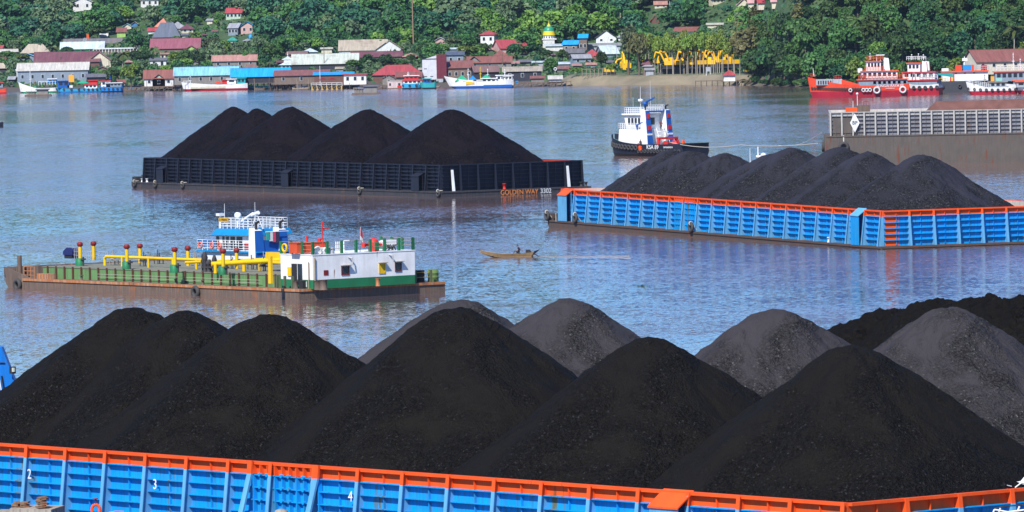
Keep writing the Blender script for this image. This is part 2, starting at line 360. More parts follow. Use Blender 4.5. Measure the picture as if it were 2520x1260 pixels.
# ---------------------------------------------------------------- coal barges
class Barge: pass
def barge(o, name, label, n, a, trim, L, W, dz, tz, nl, ns, nb, m_low, m_top, m_post, m_posttop, m_hull, m_in, si=.9, bi=3.0, ti=1.2, band=1, rake=2.2, freeb=0, group='laden barges on the river', post_out=.75, bowblock=True, t0post=0):
    B = Barge(); B.L, B.W, B.dz, B.tz, B.si, B.bi, B.ti = L, W, dz, tz, si, bi, ti
    e = thing(name, label, 'barge', (n[0], n[1], 0), 0, group); e.rotation_euler = (0, R(trim), -a); B.e = e
    e.location.z = 0
    bpy.context.view_layer.update(); B.M = e.matrix_world.copy()
    # hull with raked bow, rubbing strake
    h = MB(); pr = [(-L, dz), (-L, dz-.55), (-L+rake, -2.4), (-.0, -2.4), (0, dz)]
    h.prism(pr, 0, W); h.box(-L+.3, -.1, -.09, 0, dz-.2, dz-.04); h.box(0, .09, .1, W-.1, dz-.2, dz-.04)
    h.build('hull', m_hull, e)
    if bowblock:
        k = MB(); k.box(-L+.1, -L+.35, .1, W-.1, dz, dz+.75)
        for j in range(7): k.box(-L+.35, -L+.9, .3+j*(W-.7)/6., .4+j*(W-.7)/6., dz, dz+.6)
        k.tube((-L+1.7, 1.1, dz), (-L+1.7, 1.1, dz+1.0), .28, n=10); k.tube((-L+2.5, 1.1, dz), (-L+2.5, 1.1, dz+1.0), .28, n=10)
        k.build('bow_bulwark', m_hull, e)
    x0, x1, y0, y1 = -L+bi, -ti, si, W-si; B.box = (x0, x1, y0, y1)
    hgt = tz-dz; zb = [dz+hgt*i/nb for i in range(nb+1)]; zt = zb[nb-band]
    th = .12
    def wall(nm, side):
        mb = MB()
        for (za, zc, mt) in ((dz, zt, 0), (zt, tz, 1)):
            if side == 'near': mb.box(x0, x1, y0, y0+th, za, zc, mt)
            if side == 'far': mb.box(x0, x1, y1-th, y1, za, zc, mt)
            if side == 'bow': mb.box(x0, x0+th, y0+th, y1-th, za, zc, mt)
            if side == 'stern': mb.box(x1-th, x1, y0+th, y1-th, za, zc, mt)
        # inner lining colour
        g = .03
        if side == 'far': mb.box(x0+th, x1-th, y1-th-g, y1-th, dz, tz-.05, 2)
        if side == 'bow': mb.box(x0+th, x0+th+g, y0+th, y1-th, dz, tz-.05, 2)
        for i in range(1, nb+1):   # stiffeners
            d = .25 if i < nb else .23; z = zb[i]; t2 = .05 if i < nb else .13; mt = 1 if i > nb-band else 0
            if i == nb-band: mt = 0
            if side == 'near': mb.box(x0, x1, y0-d, y0+(.0 if i < nb else th), z-t2, z+(.012 if i == nb else 0), mt)
            if side == 'far': mb.box(x0, x1, y1, y1+d, z-t2, z, mt)
            if side == 'bow': mb.box(x0-d, x0, y0, y1, z-t2, z, mt)
            if side == 'stern': mb.box(x1, x1+d, y0, y1, z-t2, z+(.012 if i == nb else 0), mt)
        # short secondary stiffeners halfway
        if side in ('near', 'stern'):
            nn, a0, a1 = (nl, x0, x1) if side == 'near' else (ns, y0, y1)
            for i in range(nn):
                c = a0+(i+.5)*(a1-a0)/nn
                if side == 'near': mb.box(c-.02, c+.02, y0-.14, y0, dz+.1, tz-.14, 0); mb.box(c-.021, c+.021, y0-.145, y0, zt+.01, tz-.135, 1)
                else: mb.box(x1, x1+.14, c-.02, c+.02, dz+.1, tz-.14, 0); mb.box(x1, x1+.145, c-.021, c+.021, zt+.01, tz-.135, 1)
        return mb.build(nm, [m_low, m_top, m_in], e)
    wall('side_wall', 'near'); wall('side_wall', 'far'); wall('end_wall', 'bow'); wall('end_wall', 'stern')
    # brace posts, one mesh shared
    def postmesh(sx):
        mb = MB(); o1, o2, fw = .30, post_out, .12
        zc = zt; oc = o1+(o2-o1)*(tz-zc)/(tz-dz)
        # sx 0: long side (faces -y) ; 1: stern (faces +x)
        def P(u, out, z): return (u, -out, z) if sx == 0 else (out, u, z)
        for (za, oa, zbb, ob, mt) in ((dz, o2, zc, oc, 0), (zc, oc, tz+.02, o1, 1)):
            w = .025
            mb.add([P(-w, 0, za), P(-w, oa, za), P(-w, ob, zbb), P(-w, 0, zbb), P(w, 0, za), P(w, oa, za), P(w, ob, zbb), P(w, 0, zbb)],
                   [(0, 1, 2, 3), (7, 6, 5, 4), (1, 5, 6, 2), (0, 3, 7, 4), (3, 2, 6, 7), (0, 4, 5, 1)], mt)
            q = .04
            mb.add([P(-fw, oa, za), P(fw, oa, za), P(fw, ob, zbb), P(-fw, ob, zbb), P(-fw, oa+q, za), P(fw, oa+q, za), P(fw, ob+q, zbb), P(-fw, ob+q, zbb)],
                   [(0, 1, 2, 3), (7, 6, 5, 4), (0, 4, 5, 1), (1, 5, 6, 2), (2, 6, 7, 3), (3, 7, 4, 0)], mt)
        return mb.mesh('brace_post', [m_post, m_posttop])
    pm = postmesh(0)
    for i in range(nl+1):
        x = x0+(x1-x0)*i/nl
        link('brace_post', pm, e, (x, y0, 0))
    pm = postmesh(1)
    for i in range(1, ns+1):
        link('brace_post', pm, e, (x1, y0+(y1-y0)*i/ns, 0))
    return B
def local(B, P): return B.M.inverted() @ P
def t_of(B, px, w=0.0, z=2.0):
    """local x on the line y=w whose image column is px"""
    lo_, hi_ = -B.L-5, 5
    for _ in range(40):
        m = (lo_+hi_)/2; P = B.M @ Vector((m, w, z)); u = 1260+F*P.x/P.y
        if u < px: lo_ = m
        else: hi_ = m
    return (lo_+hi_)/2
def housing(B, px, width, fr, m1, m2):
    x = t_of(B, px, 0); y = B.si; z1 = B.dz+(B.tz-B.dz)*fr; out = .95; mb = MB(); dz = B.dz; mid = dz+(z1-dz)*.80
    mb.box(x, x+width, y-out-.05, y-out, dz, mid, 0); mb.box(x, x+.05, y-out, y-.3, dz, mid, 0)
    mb.hexa([(x-.05, y-out-.12, mid), (x+width+.05, y-out-.12, mid), (x+width+.05, y-.05, z1), (x-.05, y-.05, z1)],
            [(x-.05, y-out-.12, mid+.08), (x+width+.05, y-out-.12, mid+.08), (x+width+.05, y-.05, z1+.08), (x-.05, y-.05, z1+.08)], 1)
    mb.box(x+width-.06, x+width, y-.40, y-.31, dz, z1-.15, 0)
    mb.build('ladder_housing', [m1, m2], B.e)
def tyre(B, px, w=0., z=.7, r=.55, rope=True, stern=False):
    e = B.e; mb = MB(); rb = MB()
    if not stern:
        x = t_of(B, px, 0, z); mb.torus((x, -.2, z), r*.72, r*.28, 'y', mat=0)
        for s in (-1, 1): rb.tube((x+.1*s, -.1, z+r*.7), (x+.25*s, .4, B.dz+.15), .05, n=5)
        rb.torus((x, -.22, z+r*.72), .2, .07, 'x', n=8, k=5)
    t = mb.build('tyre_fender', tyrem, e)
    if rope: rb.build('mooring_rope', ropem, t)
def bollards(B, pts, mat, r=.14, h=.55):
    for x, y in pts:
        mb = MB(); mb.lathe((x, y, B.dz), [(r*1.5, 0), (r, .06), (r, h*.8), (r*1.6, h*.85), (r*1.5, h)], 8); mb.build('bollard', mat, B.e)
def heap(B, name, label, px, py, w, mat, slope=.66, rc=2.0, Rm=15.5, seed=1, group=None, base=None, rough=.10, ecc=1.0, peakz=None):
    """one tipped cone of coal inside the boards; peak placed under its image column"""
    x = t_of(B, px, w, 8.0); P = B.M @ Vector((x, w, 8.0)); zp = D(px, py, P.y).z
    pk = local(B, Vector((P.x, P.y, zp))); x, zp = pk.x, pk.z
    zb = (B.dz+.5) if base is None else base
    X0, X1, Y0, Y1 = B.box; X0 += .18; X1 -= .18; Y0 += .18; Y1 -= .18
    na, nr = 300, 96
    th = np.linspace(0, 2*np.pi, na, endpoint=False); rr = np.linspace(0, 1, nr)**.95
    cx, sy = np.cos(th), np.sin(th)
    lim = np.full(na, Rm*1.0)
    with np.errstate(divide='ignore'):
        lim = np.minimum(lim, np.where(cx > 1e-6, (X1-x)/cx, 1e9)); lim = np.minimum(lim, np.where(cx < -1e-6, (X0-x)/cx, 1e9))
        lim = np.minimum(lim, np.where(sy > 1e-6, (Y1-w)/sy, 1e9)); lim = np.minimum(lim, np.where(sy < -1e-6, (Y0-w)/sy, 1e9))
    Rr = np.outer(rr, lim); A = np.outer(np.ones(nr), th)
    px_, py_ = Rr*np.cos(A), Rr*np.sin(A)
    wob = 1+.06*np.sin(A*2+seed)+.04*np.sin(A*5+seed*2.3)+.02*np.sin(A*11+seed)
    rad = Rr*wob
    rc_ = rc
    z = zp-slope*(np.sqrt(rad**2+rc_**2)-rc_)
    n1 = fbm(px_*.35+seed*7, py_*.35, 3, seed)*.30*np.clip(rad/4, .05, 1); n2 = fbm(px_*1.8, py_*1.8+seed, 3, seed+9)*rough*1.6
    ridge = fbm(A*6+seed, rad*.06, 2, seed+3)*.45*np.clip(rad/6, 0, 1)
    z = z+n1+n2+ridge*.3
    z = np.maximum(z, zb-.3)
    V = np.stack([px_, py_, z-zb], -1).reshape(-1, 3)
    bot = np.stack([px_[-1], py_[-1], np.full(na, -.4)], -1); V = np.concatenate([V, bot])
    i, j = np.meshgrid(np.arange(na), np.arange(nr)); a = j*na+i; b = j*na+(i+1) % na
    Q = np.stack([a, b, b+na, a+na], -1).reshape(-1, 4)
    o = link(name, np_mesh(name, V, Q, mat, smooth=True))
    o.matrix_world = B.M @ Matrix.Translation((x, w, zb))
    tag(o, label, 'coal heap', group); return o
def coalbed(B, label, mat, z, xa=0, xb=0, amp=.4, group=None):
    X0, X1, Y0, Y1 = B.box; X0 += .16+xa; X1 -= .16+xb; Y0 += .16; Y1 -= .16
    nx, ny = 160, 50; X, Y = np.meshgrid(np.linspace(X0, X1, nx), np.linspace(Y0, Y1, ny))
    Z = z+fbm(X*.3, Y*.3, 4, 3)*amp
    V = np.stack([X, Y, Z], -1).reshape(-1, 3); i, j = np.meshgrid(np.arange(nx-1), np.arange(ny-1)); a = j*nx+i
    o = link('coal_layer', np_mesh('coal_layer', V, np.stack([a, a+1, a+1+nx, a+nx], -1).reshape(-1, 4), mat, smooth=True))
    o.matrix_world = B.M; tag(o, label, 'coal layer', group)
c_front = coalm('coal_black', (.0088, .0077, .0066), (.0125, .0112, .0100), (.04, .04, .04), 13, brown=(.0098, .0086, .0066))
c_grey = coalm('coal_grey', (.043, .039, .042), (.045, .042, .042), (.13, .13, .13), 12, brown=(.038, .035, .038))
c_rough = coalm('coal_rough', (.0060, .0052, .0040), (.010, .0085, .0062), (.03, .03, .024), 4.5)
c_blue = coalm('coal_slate', (.030, .030, .040), (.032, .032, .036), (.10, .10, .10), 9, brown=(.022, .022, .029))
c_dark = coalm('coal_dark', (.0075, .0055, .0085), (.0085, .0068, .0085), (.025, .02, .022), 5, brown=(.010, .007, .007))
# front barge -------------------------------------------------------
A1 = .886
B1 = barge(None, 'coal_barge', 'bright blue coal barge with orange top band, nearest of all, cut by the lower edge', (14.7, 282), A1, .0, 91.4, 24.4, .35, 4.05, 25, 7, 6, blue, orange, bluepost, orange, hullrust, inner_w)
bpy.context.view_layer.update()
def gate(B, p0, p1, nv=9, m=(blue, orange)):
    xa, xb = t_of(B, p0, B.si), t_of(B, p1, B.si); mb = MB(); y = B.si; hgt = B.tz-B.dz; zt = B.tz-hgt/6
    mb.box(xa, xb, y-.05, y-.012, B.dz, zt-.06, 0); mb.box(xa, xb, y-.05, y-.012, zt+.02, B.tz-.15, 1)
    for i in range(nv+1):
        x = xa+(xb-xa)*i/nv
        mb.box(x-.03, x+.03, y-.30, y-.05, B.dz, zt-.06, 0); mb.box(x-.03, x+.03, y-.30, y-.05, zt+.02, B.tz-.15, 1)
        for q in range(1, 6):
            if i % 3: mb.tube((x, y-.36, B.dz+hgt*q/6), (x, y-.22, B.dz+hgt*q/6), .1, n=6, mat=0)
    mb.build('gate_panel', m, B.e)
gate(B1, 622, 782); housing(B1, 1590, 2.0, 1.0, bluepost, orange)
# bigger raking posts each side of the gate
for p in (612, 775):
    x = t_of(B1, p, B1.si); mb = MB(); y = B1.si
    mb.hexa([(x-.5, y-1.0, B1.dz), (x-.15, y-1.0, B1.dz), (x-.15, y-.9, B1.dz), (x-.5, y-.9, B1.dz)], [(x+.0, y-.42, B1.tz-.6), (x+.35, y-.42, B1.tz-.6), (x+.35, y-.3, B1.tz-.6), (x+.0, y-.3, B1.tz-.6)], 0)
    mb.hexa([(x+.0, y-.42, B1.tz-.6), (x+.35, y-.42, B1.tz-.6), (x+.35, y-.3, B1.tz-.6), (x+.0, y-.3, B1.tz-.6)], [(x+.05, y-.40, B1.tz+.06), (x+.40, y-.40, B1.tz+.06), (x+.40, y-.28, B1.tz+.06), (x+.05, y-.28, B1.tz+.06)], 1)
    mb.build('gate_post', [bluepost, orange], B1.e)
def number(B, px, py, txt, size):
    # painted number on the long wall panel
    for x in [B.box[0]+i*.05 for i in range(int((B.box[1]-B.box[0])/.05))]:
        P = B.M @ Vector((x, B.si-.02, 2))
        if 1260+F*P.x/P.y > px: break
    z = D(px, py, P.y).z
    text_obj('painted_number', txt, size, white, B.e, wallM((x, B.si-.36, z), (0, -1, 0)))
number(B1, 72, 1167, '2', .72); number(B1, 381, 1192, '3', .72); number(B1, 862, 1222, '4', .72)
GF = 'black coal heaps on the nearest barge'
for px, py, lb, sd_ in ((320, 757, 'black coal heap leftmost on the nearest barge, behind its neighbour', 3), (450, 765, 'black coal heap second from left on the nearest barge, partly overlapped', 5),
                   (655, 771, 'black coal heap third from left on the nearest barge', 8), (1120, 757, 'tallest black coal heap at the middle of the nearest barge', 11),
                   (1592, 831, 'black coal heap on the nearest barge, between the middle and rightmost black cones', 14), (2090, 850, 'broad black coal heap rightmost on the nearest barge', 17)):
    heap(B1, 'coal_heap', lb, px, py, 12.2, c_front, .77, 1.25, 18, sd_, GF)
coalbed(B1, 'low black coal filling the nearest barge between its heaps', c_front, 2.6)
B2 = barge(None, 'coal_barge', 'blue coal barge lying hidden behind the nearest barge, carrying grey coal heaps', (14.7+.775*26, 282+.632*26), A1, 0, 91.4, 24.4, .35, 3.9, 25, 7, 6, blue, orange, bluepost, orange, hullrust, inner_w)
bpy.context.view_layer.update()
for px, py, lb, sd_ in ((1130, 737, 'grey coal heap peeping out behind the tallest black heap', 21), (1395, 735, 'grey coal heap second row, right behind the middle black cone', 24),
                   (1900, 762, 'grey coal heap second row, with open water on both sides of its peak', 27), (2330, 756, 'grey coal heap rightmost in the second row, in front of rough dark coal', 30)):
    heap(B2, 'coal_heap', lb, px, py, 12.2, c_grey, .80, 1.5, 17, sd_, 'grey coal heaps of the second row')
coalbed(B2, 'low grey coal filling the second barge between its heaps', c_grey, 2.6)
B3 = barge(None, 'coal_barge', 'coal barge behind the second row, its boards hidden under rough dark coal', (14.7+.775*52, 282+.632*52), A1, 0, 91.4, 24.4, .35, 3.6, 25, 7, 6, blue, orange, bluepost, orange, hullrust, inner_w)
bpy.context.view_layer.update()
for px, py, lb, sd_ in ((2205, 764, 'low shoulder of rough dark coal at the left end of the far right heap row', 41), (2312, 741, 'rough dark coal heap behind the rightmost grey heap', 43),
                   (2418, 732, 'rough dark coal heap rightmost but one against the river', 45), (2505, 734, 'rough dark coal heap cut by the right edge', 47)):
    heap(B3, 'coal_heap', lb, px, py, 12.2, c_rough, .66, 2.6, 16, sd_, 'rough dark coal heaps at the right', rough=.28)
# blue and orange barge in mid river --------------------------------
A2 = 1.187
B4 = barge(None, 'coal_barge', 'blue and orange coal barge loaded with slate grey heaps in mid river on the right', (38.5, 670), A2, .42, 91.4, 24.4, .28, 3.98, 22, 8, 6, blue, orange, bluepost, orange, hullrust, inner_w, bi=3.0)
bpy.context.view_layer.update()
gate(B4, 1668, 1716); housing(B4, 1377, 2.6, 1.0, bluepost, orange); housing(B4, 2097, 2.0, 1.02, blue, bluepost)
mb = MB(); x1 = B4.box[1]
for i in range(6): mb.box(x1+.008, x1+.03, B4.si+.15, B4.si+1.7, B4.dz+(B4.tz-B4.dz)*i/6+.02, B4.dz+(B4.tz-B4.dz)*(i+1)/6-.07)
mb.build('orange_corner_band', orange, B4.e)
for p in (1352, 1421, 1706): tyre(B4, p, z=.75, r=.62)
bollards(B4, [(t_of(B4, 2042, .5), .45), (t_of(B4, 1412, .5), .45)], white)
bollards(B4, [(-.6, 17.0)], ruststeel)
mb = MB(); x = t_of(B4, 1372, 0, .8)
for i in range(7): mb.box(x-.09, x+.09, -.115, -.095, .2+i*.14, .26+i*.14)
mb.build('draught_mark', white, B4.e)
for px, py, lb, sd_ in ((1655, 369, 'flat topped slate coal heap leftmost on the mid river barge, under the tugboat', 51), (1705, 371, 'slate coal heap second from left on the mid river barge', 66), (1790, 377, 'slate coal heap third on the mid river barge, right of the gap', 52), (1908, 378, 'small slate coal heap half hidden at the middle of the mid river barge', 53),
                   (1952, 364, 'slate coal heap with a broad rounded top, fourth from right on the mid river barge', 54), (2070, 362, 'slate coal heap third from right, in front of the grey barge bow', 55), (2140, 374, 'slate coal heap second from right on the mid river barge', 56),
                   (2272, 380, 'slate coal heap rightmost and nearest on the mid river barge', 57)):
    heap(B4, 'coal_heap', lb, px, py, 12.2, c_blue, .69, 1.5, 17, sd_, 'slate grey coal heaps on the mid river barge')
coalbed(B4, 'low slate coal filling the mid river barge', c_blue, 2.6, 6, 6)
# dark barge --------------------------------------------------------
A3 = 1.022
B5 = barge(None, 'coal_barge', 'charcoal black coal barge with red inner walls in mid river on the left', (-9.6, 882), A3, .12, 90, 24.4, .80, 4.42, 24, 8, 7, navy, navy, navy, navy, hullb, inner_r, band=1, post_out=.6)
bpy.context.view_layer.update()
for p in (390, 697, 1017): housing(B5, p, 2.0, .68, navy, navy)
for p in (337, 388, 455, 890, 1084): tyre(B5, p, z=.55, r=.5)
mb = MB()
for wv in (2.2, 20.9):
    x1 = B5.box[1]; mb = MB()
    mb.hexa([(x1+.60, wv, B5.dz), (x1+.85, wv, B5.dz), (x1+.85, wv+.35, B5.dz), (x1+.60, wv+.35, B5.dz)], [(x1+.32, wv, B5.tz-.7), (x1+.42, wv, B5.tz-.7), (x1+.42, wv+.35, B5.tz-.7), (x1+.32, wv+.35, B5.tz-.7)])
    mb.build('white_marker_post', white, B5.e)
bollards(B5, [(-.6, 10.6)], redp, .2, .8); bollards(B5, [(-1.0, 23.4), (-.6, 23.9)], hullb, .2, .6); bollards(B5, [(-89, 2.0), (-86, .5), (-87.5, .5)], white, .16, .5)
osign = flat('orange_lettering', (.75, .25, .05))
text_obj('painted_name', 'GOLDEN WAY', .92, osign, B5.e, wallM((.012+.10, 12.6, .33), (1, 0, 0)))
text_obj('painted_name', '3302', .92, white, B5.e, wallM((.012+.10, 16.9, .36), (1, 0, 0)))
for px, py, lb, sd_ in ((583, 262, 'dark coal heap leftmost on the black barge', 61), (640, 267, 'small dark coal heap second from left on the black barge', 62), (722, 263, 'dark coal heap third from left on the black barge', 63),
                   (912, 269, 'dark coal heap second from right on the black barge', 64), (1117, 269, 'big dark coal heap rightmost on the black barge', 65)):
    heap(B5, 'coal_heap', lb, px, py, 12.2, c_dark, .68 if px > 650 else .74, 1.2 if px > 650 else .7, 18, sd_, 'dark coal heaps on the black barge')
coalbed(B5, 'low dark coal filling the black barge', c_dark, 3.0, 8, 8)
# grey barge at the right -------------------------------------------
nG = G(2036, 396); 
def grey():
    n = Vector((D(2700, 400, 985).x, 985, 0)); a = R(-2.5)+0
    L = 76; B = barge(None, 'cargo_barge', 'high sided light grey barge with rusty deck edge at the right, towed by the tugboat', (D(2030, 400, 1008).x+L*math.cos(.045), 1008-L*math.sin(.045)), .045, 0, L, 22, 4.65, 8.35, 42, 7, 6, greyboard, greyrail, greyrail, greyrail, greyhull, inner_w, si=.5, bi=1.0, rake=.0, post_out=.55, bowblock=False, group=None)
    return B
B6 = grey(); bpy.context.view_layer.update()
h = MB(); h.box(t_of(B6, 2056, 0), t_of(B6, 2056, 0)+3.0, B6.si-.34, B6.si-.30, B6.dz, B6.dz+2.8); h.build('door_panel', greyhull, B6.e)
h = MB(); x = t_of(B6, 2075, 0); h.box(x, x+.35, B6.si-.38, B6.si-.34, B6.dz+.2, B6.dz+2.3); h.build('door_gap', black, B6.e)
x = t_of(B6, 2110, 0); h = MB(); h.prism([(x-.75, B6.dz+2.0), (x, B6.dz+.5), (x+.75, B6.dz+2.0), (x, B6.dz+3.5)], B6.si-.62, B6.si-.60, 'y'); h.build('white_diamond_mark', white, B6.e)
text_obj('diamond_letters', 'BP', .8, black, B6.e, wallM((x, B6.si-.66, B6.dz+2.0), (0, -1, 0)))
x = t_of(B6, 2082, 0); h = MB(); h.torus((x, -.25, 2.9), .62, .26, 'y'); t_ = h.build('tyre_fender', tyrem, B6.e); h = MB(); h.tube((x, -.2, 3.4), (x, .1, 4.7), .12); h.build('mooring_rope', ropem, t_)
h = MB(); h.torus((-B6.L-.2, 1.0, 3.0), .62, .26, 'x'); h.build('tyre_fender', tyrem, B6.e)
h = MB()
for i in range(8): h.box(-B6.L+.1+i*.8, -B6.L+.2+i*.8, .05, .12, B6.dz, B6.dz+.45)
h.box(-B6.L+.1, -B6.L+6, .05, .12, B6.dz+.4, B6.dz+.46); h.build('edge_rail', greyhull, B6.e)
# cargo on/behind it
m_ore = paint('brown_ore', (.16, .075, .06), .9, .2, .0, var=.25)
o = MB(); xa = t_of(B6, 2232, 14, 9); o.hexa([(xa, 8, B6.dz), (-.8, 8, B6.dz), (-.8, 21, B6.dz), (xa, 21, B6.dz)], [(xa+3.6+1.5, 13.0, 9.55), (-1.2, 13.0, 9.7), (-1.2, 16, 9.7), (xa+3.6+1.5, 16, 9.55)])
oo = o.build('ore_heap', m_ore); oo.matrix_world = B6.M; tag(oo, 'long low reddish brown ore heap rising above the grey barge boards', 'ore heap')
e = thing('deck_cabin', 'small orange and brown cabin showing over the bow end of the grey barge', 'cabin', B6.M @ Vector((t_of(B6, 2088, 15, 8), 15, B6.dz)), -.045)
mb = MB(); mb.box(0, 1.8, 0, 3, 0, 4.1); mb.build('orange_cabin_wall', orange, e)
mb = MB(); mb.box(1.8, 3.9, 0, 3, 0, 4.45); mb.build('brown_cabin_wall', ruststeel, e)
mb = MB(); mb.tube((1.9, 1.5, 4.1), (1.9, 1.5, 6.2), .06); mb.tube((1.2, 1.5, 4.1), (1.2, 1.5, 5.2), .04); mb.lathe((1.9, 1.5, 6.1), [(.05, 0), (.2, .1), (.2, .3), (.05, .4)], 8); mb.build('mast', white, e)
mb = MB()
for k in (2.9, 3.3, 3.7): mb.tube((k, 0, 4.4), (k, 0, 5.1), .04)
mb.tube((2.9, 0, 5.1), (3.7, 0, 5.1), .04); mb.build('railing', darkred, e)
# ---------------------------------------------------------------- boats
def loft(L, Bm, fb, rise, srise=.2, bowp=2.2, full=.62, stern=.8, band=None, bul=.6, n=26, mats=(0, 1), keel=-.7, flare=.12, deck=True, rake=.6):
    """hull surface: keel, waterline, colour band, sheer; bow towards +x"""
    mb = MB(); S_ = []
    for i in range(n+1):
        s = i/n; b = Bm/2
        if s > full: b *= max(.03, (1-((s-full)/(1-full))**bowp))**.75
        if s < .14: b *= stern+(1-stern)*math.sin(s/.14*math.pi/2)
        zs = fb+rise*max(0, (s-.42)/.58)**2+srise*max(0, (.35-s)/.35)**2
        S_.append((s, b, zs))
    rows = []
    for s, b, zs in S_:
        x = -L/2+L*s; rk = rake*max(0, (s-.8)/.2)**1.5
        zb = (band if band is not None else zs*.5)
        zb = min(zb, zs*.92)
        f = flare*max(0, (s-.5)*2)
        lv = [(keel, .55, -rk*1.3), (0, .90, -rk*.8), (zb, .97, -rk*.3), (zs, 1.0+f, rk*.25), (zs, 1.0+f-.10/max(b, .2), rk*.25), (zs-bul, 1.0+f*.5-.12/max(b, .2), rk*.1)]
        rows.append([(x+o, max(0.01, b*k), z) for z, k, o in lv])
    m = len(rows[0]); mt = [mats[1], mats[1], mats[0], mats[0], mats[0]]
    for sg in (1, -1):
        for i in range(n):
            for j in range(m-1):
                q = [rows[i][j], rows[i+1][j], rows[i+1][j+1], rows[i][j+1]]
                q = [(a, sg*b_, c) for a, b_, c in q]
                mb.add(q, [(0, 1, 2, 3) if sg < 0 else (3, 2, 1, 0)], mt[j], False)
    for j in range(m-1):   # transom
        a, b_ = rows[0][j], rows[0][j+1]
        mb.add([(a[0], a[1], a[2]), (a[0], -a[1], a[2]), (b_[0], -b_[1], b_[2]), (b_[0], b_[1], b_[2])], [(0, 1, 2, 3)], mt[j])
    dk = MB()
    if deck:
        for i in range(n):
            a, b_ = rows[i][-1], rows[i+1][-1]
            dk.add([(a[0], -a[1], a[2]), (b_[0], -b_[1], b_[2]), (b_[0], b_[1], b_[2]), (a[0], a[1], a[2])], [(0, 1, 2, 3)], 0)
    def at(s, z=None):   # point on the outer side
        i = min(n-1, int(s*n)); f = s*n-i; a, b_ = S_[i], S_[i+1]
        bb = a[1]+(b_[1]-a[1])*f; zz = a[2]+(b_[2]-a[2])*f
        return -L/2+L*s, bb, zz
    return mb, dk, at
def rail(mb, pts, h=1.0, bars=3, r=.03, step=1.2, mat=0):
    for a, b in zip(pts, pts[1:]):
        a = Vector(a); b = Vector(b); n = max(1, int(round((b-a).length/step)))
        for i in range(n+1):
            p = a.lerp(b, i/n); mb.tube(p, p+Vector((0, 0, h)), r, n=4, mat=mat)
        for k in range(1, bars+1):
            u = Vector((0, 0, h*k/bars)); mb.tube(a+u, b+u, r, n=4, mat=mat)
    return mb
def block(x0, x1, hw, z0, z1, front=0., aft=0., tum=0., mat=0):
    mb = MB(); t = hw-tum
    mb.hexa([(x0, -hw, z0), (x1, -hw, z0), (x1, hw, z0), (x0, hw, z0)], [(x0+aft, -t, z1), (x1+front, -t, z1), (x1+front, t, z1), (x0+aft, t, z1)], mat)
    return mb
def windows(par, x0, x1, hw, z0, z1, n, mat=None, gapf=.35, both=True, side=1, name='window'):
    w = (x1-x0)/n
    mb = MB(); mb.box(0, w*(1-gapf), -.03, .03, 0, z1-z0); me = mb.mesh(name, mat or glass)
    for s in ((1, -1) if both else (side,)):
        for i in range(n): link(name, me, par, (x0+w*(i+gapf/2), s*(hw+.01), z0))
def fenders(par, at, s0, s1, n, r, z, both=True, mat=None, follow=0.0, side=1):
    mb = MB(); mb.torus((0, 0, 0), r*.7, r*.32, 'y', n=12, k=6); me = mb.mesh('tyre_fender', mat or tyrem)
    for sd_ in ((1, -1) if both else (side,)):
        for i in range(n):
            s = s0+(s1-s0)*(i/(n-1) if n > 1 else 0); x, b, zs = at(s); x2, b2, _ = at(min(.995, s+.01))
            o = link('tyre_fender', me, par, (x, sd_*(b+r*.3), z+(zs-z)*follow)); o.rotation_euler = (0, 0, sd_*math.atan2(b2-b, x2-x))
def mast(par, p, h, mat, cross=True, name='mast', r=.05):
    mb = MB(); p = Vector(p); mb.tube(p, p+Vector((0, 0, h)), r, r*.6, n=6)
    if cross:
        mb.tube(p+Vector((0, -.6, h*.7)), p+Vector((0, .6, h*.7)), r*.7, n=5); mb.tube(p+Vector((-.4, 0, h*.5)), p+Vector((.4, 0, h*.5)), r*.7, n=5)
        mb.lathe(p+Vector((0, 0, h*.85)), [(.02, 0), (.16, .05), (.16, .25), (.02, .3)], 8)
    return mb.build(name, mat, par)
def funnel(par, x, y, z0, z1, w, l, m_side, m_aft, lean=.35, cap=True):
    mb = MB(); a = .72
    b = [(x, y-w/2, z0), (x+l, y-w/2, z0), (x+l, y+w/2, z0), (x, y+w/2, z0)]
    t = [(x+lean, y-w/2*a, z1-.25), (x+lean+l*a, y-w/2*a, z1), (x+lean+l*a, y+w/2*a, z1), (x+lean, y+w/2*a, z1-.25)]
    vs = b+t; mb.add(vs, [(3, 2, 1, 0), (0, 1, 5, 4), (1, 2, 6, 5), (2, 3, 7, 6), (4, 5, 6, 7)], 0)
    # aft face proud
    q = .04; mb.add([(b[0][0]-q, b[0][1], z0), (b[3][0]-q, b[3][1], z0), (t[3][0]-q, t[3][1], t[3][2]), (t[0][0]-q, t[0][1], t[0][2])]+[b[0], b[3], t[3], t[0]],
                   [(3, 2, 1, 0), (0, 1, 5, 4), (1, 2, 6, 5), (2, 3, 7, 6), (3, 0, 4, 7)], 1)
    f = mb.build('funnel', [m_side, m_aft], par)
    if cap:
        k = MB(); k.tube((x+lean+l*.3, y, z1-.15), (x+lean+l*.3, y, z1+.45), .14, n=8); k.tube((x+lean+l*.3, y, z1+.45), (x+lean-.1, y, z1+.62), .14, .12, n=8); k.build('exhaust_pipe', black, f)
    return f
def lifebuoys(par, pts, mat=None):
    mb = MB(); mb.torus((0, 0, 0), .28, .08, 'y', n=12, k=6); me = mb.mesh('lifebuoy', mat or flat('lifebuoy_orange', (.75, .18, .12)))
    for p in pts: link('lifebuoy', me, par, p)
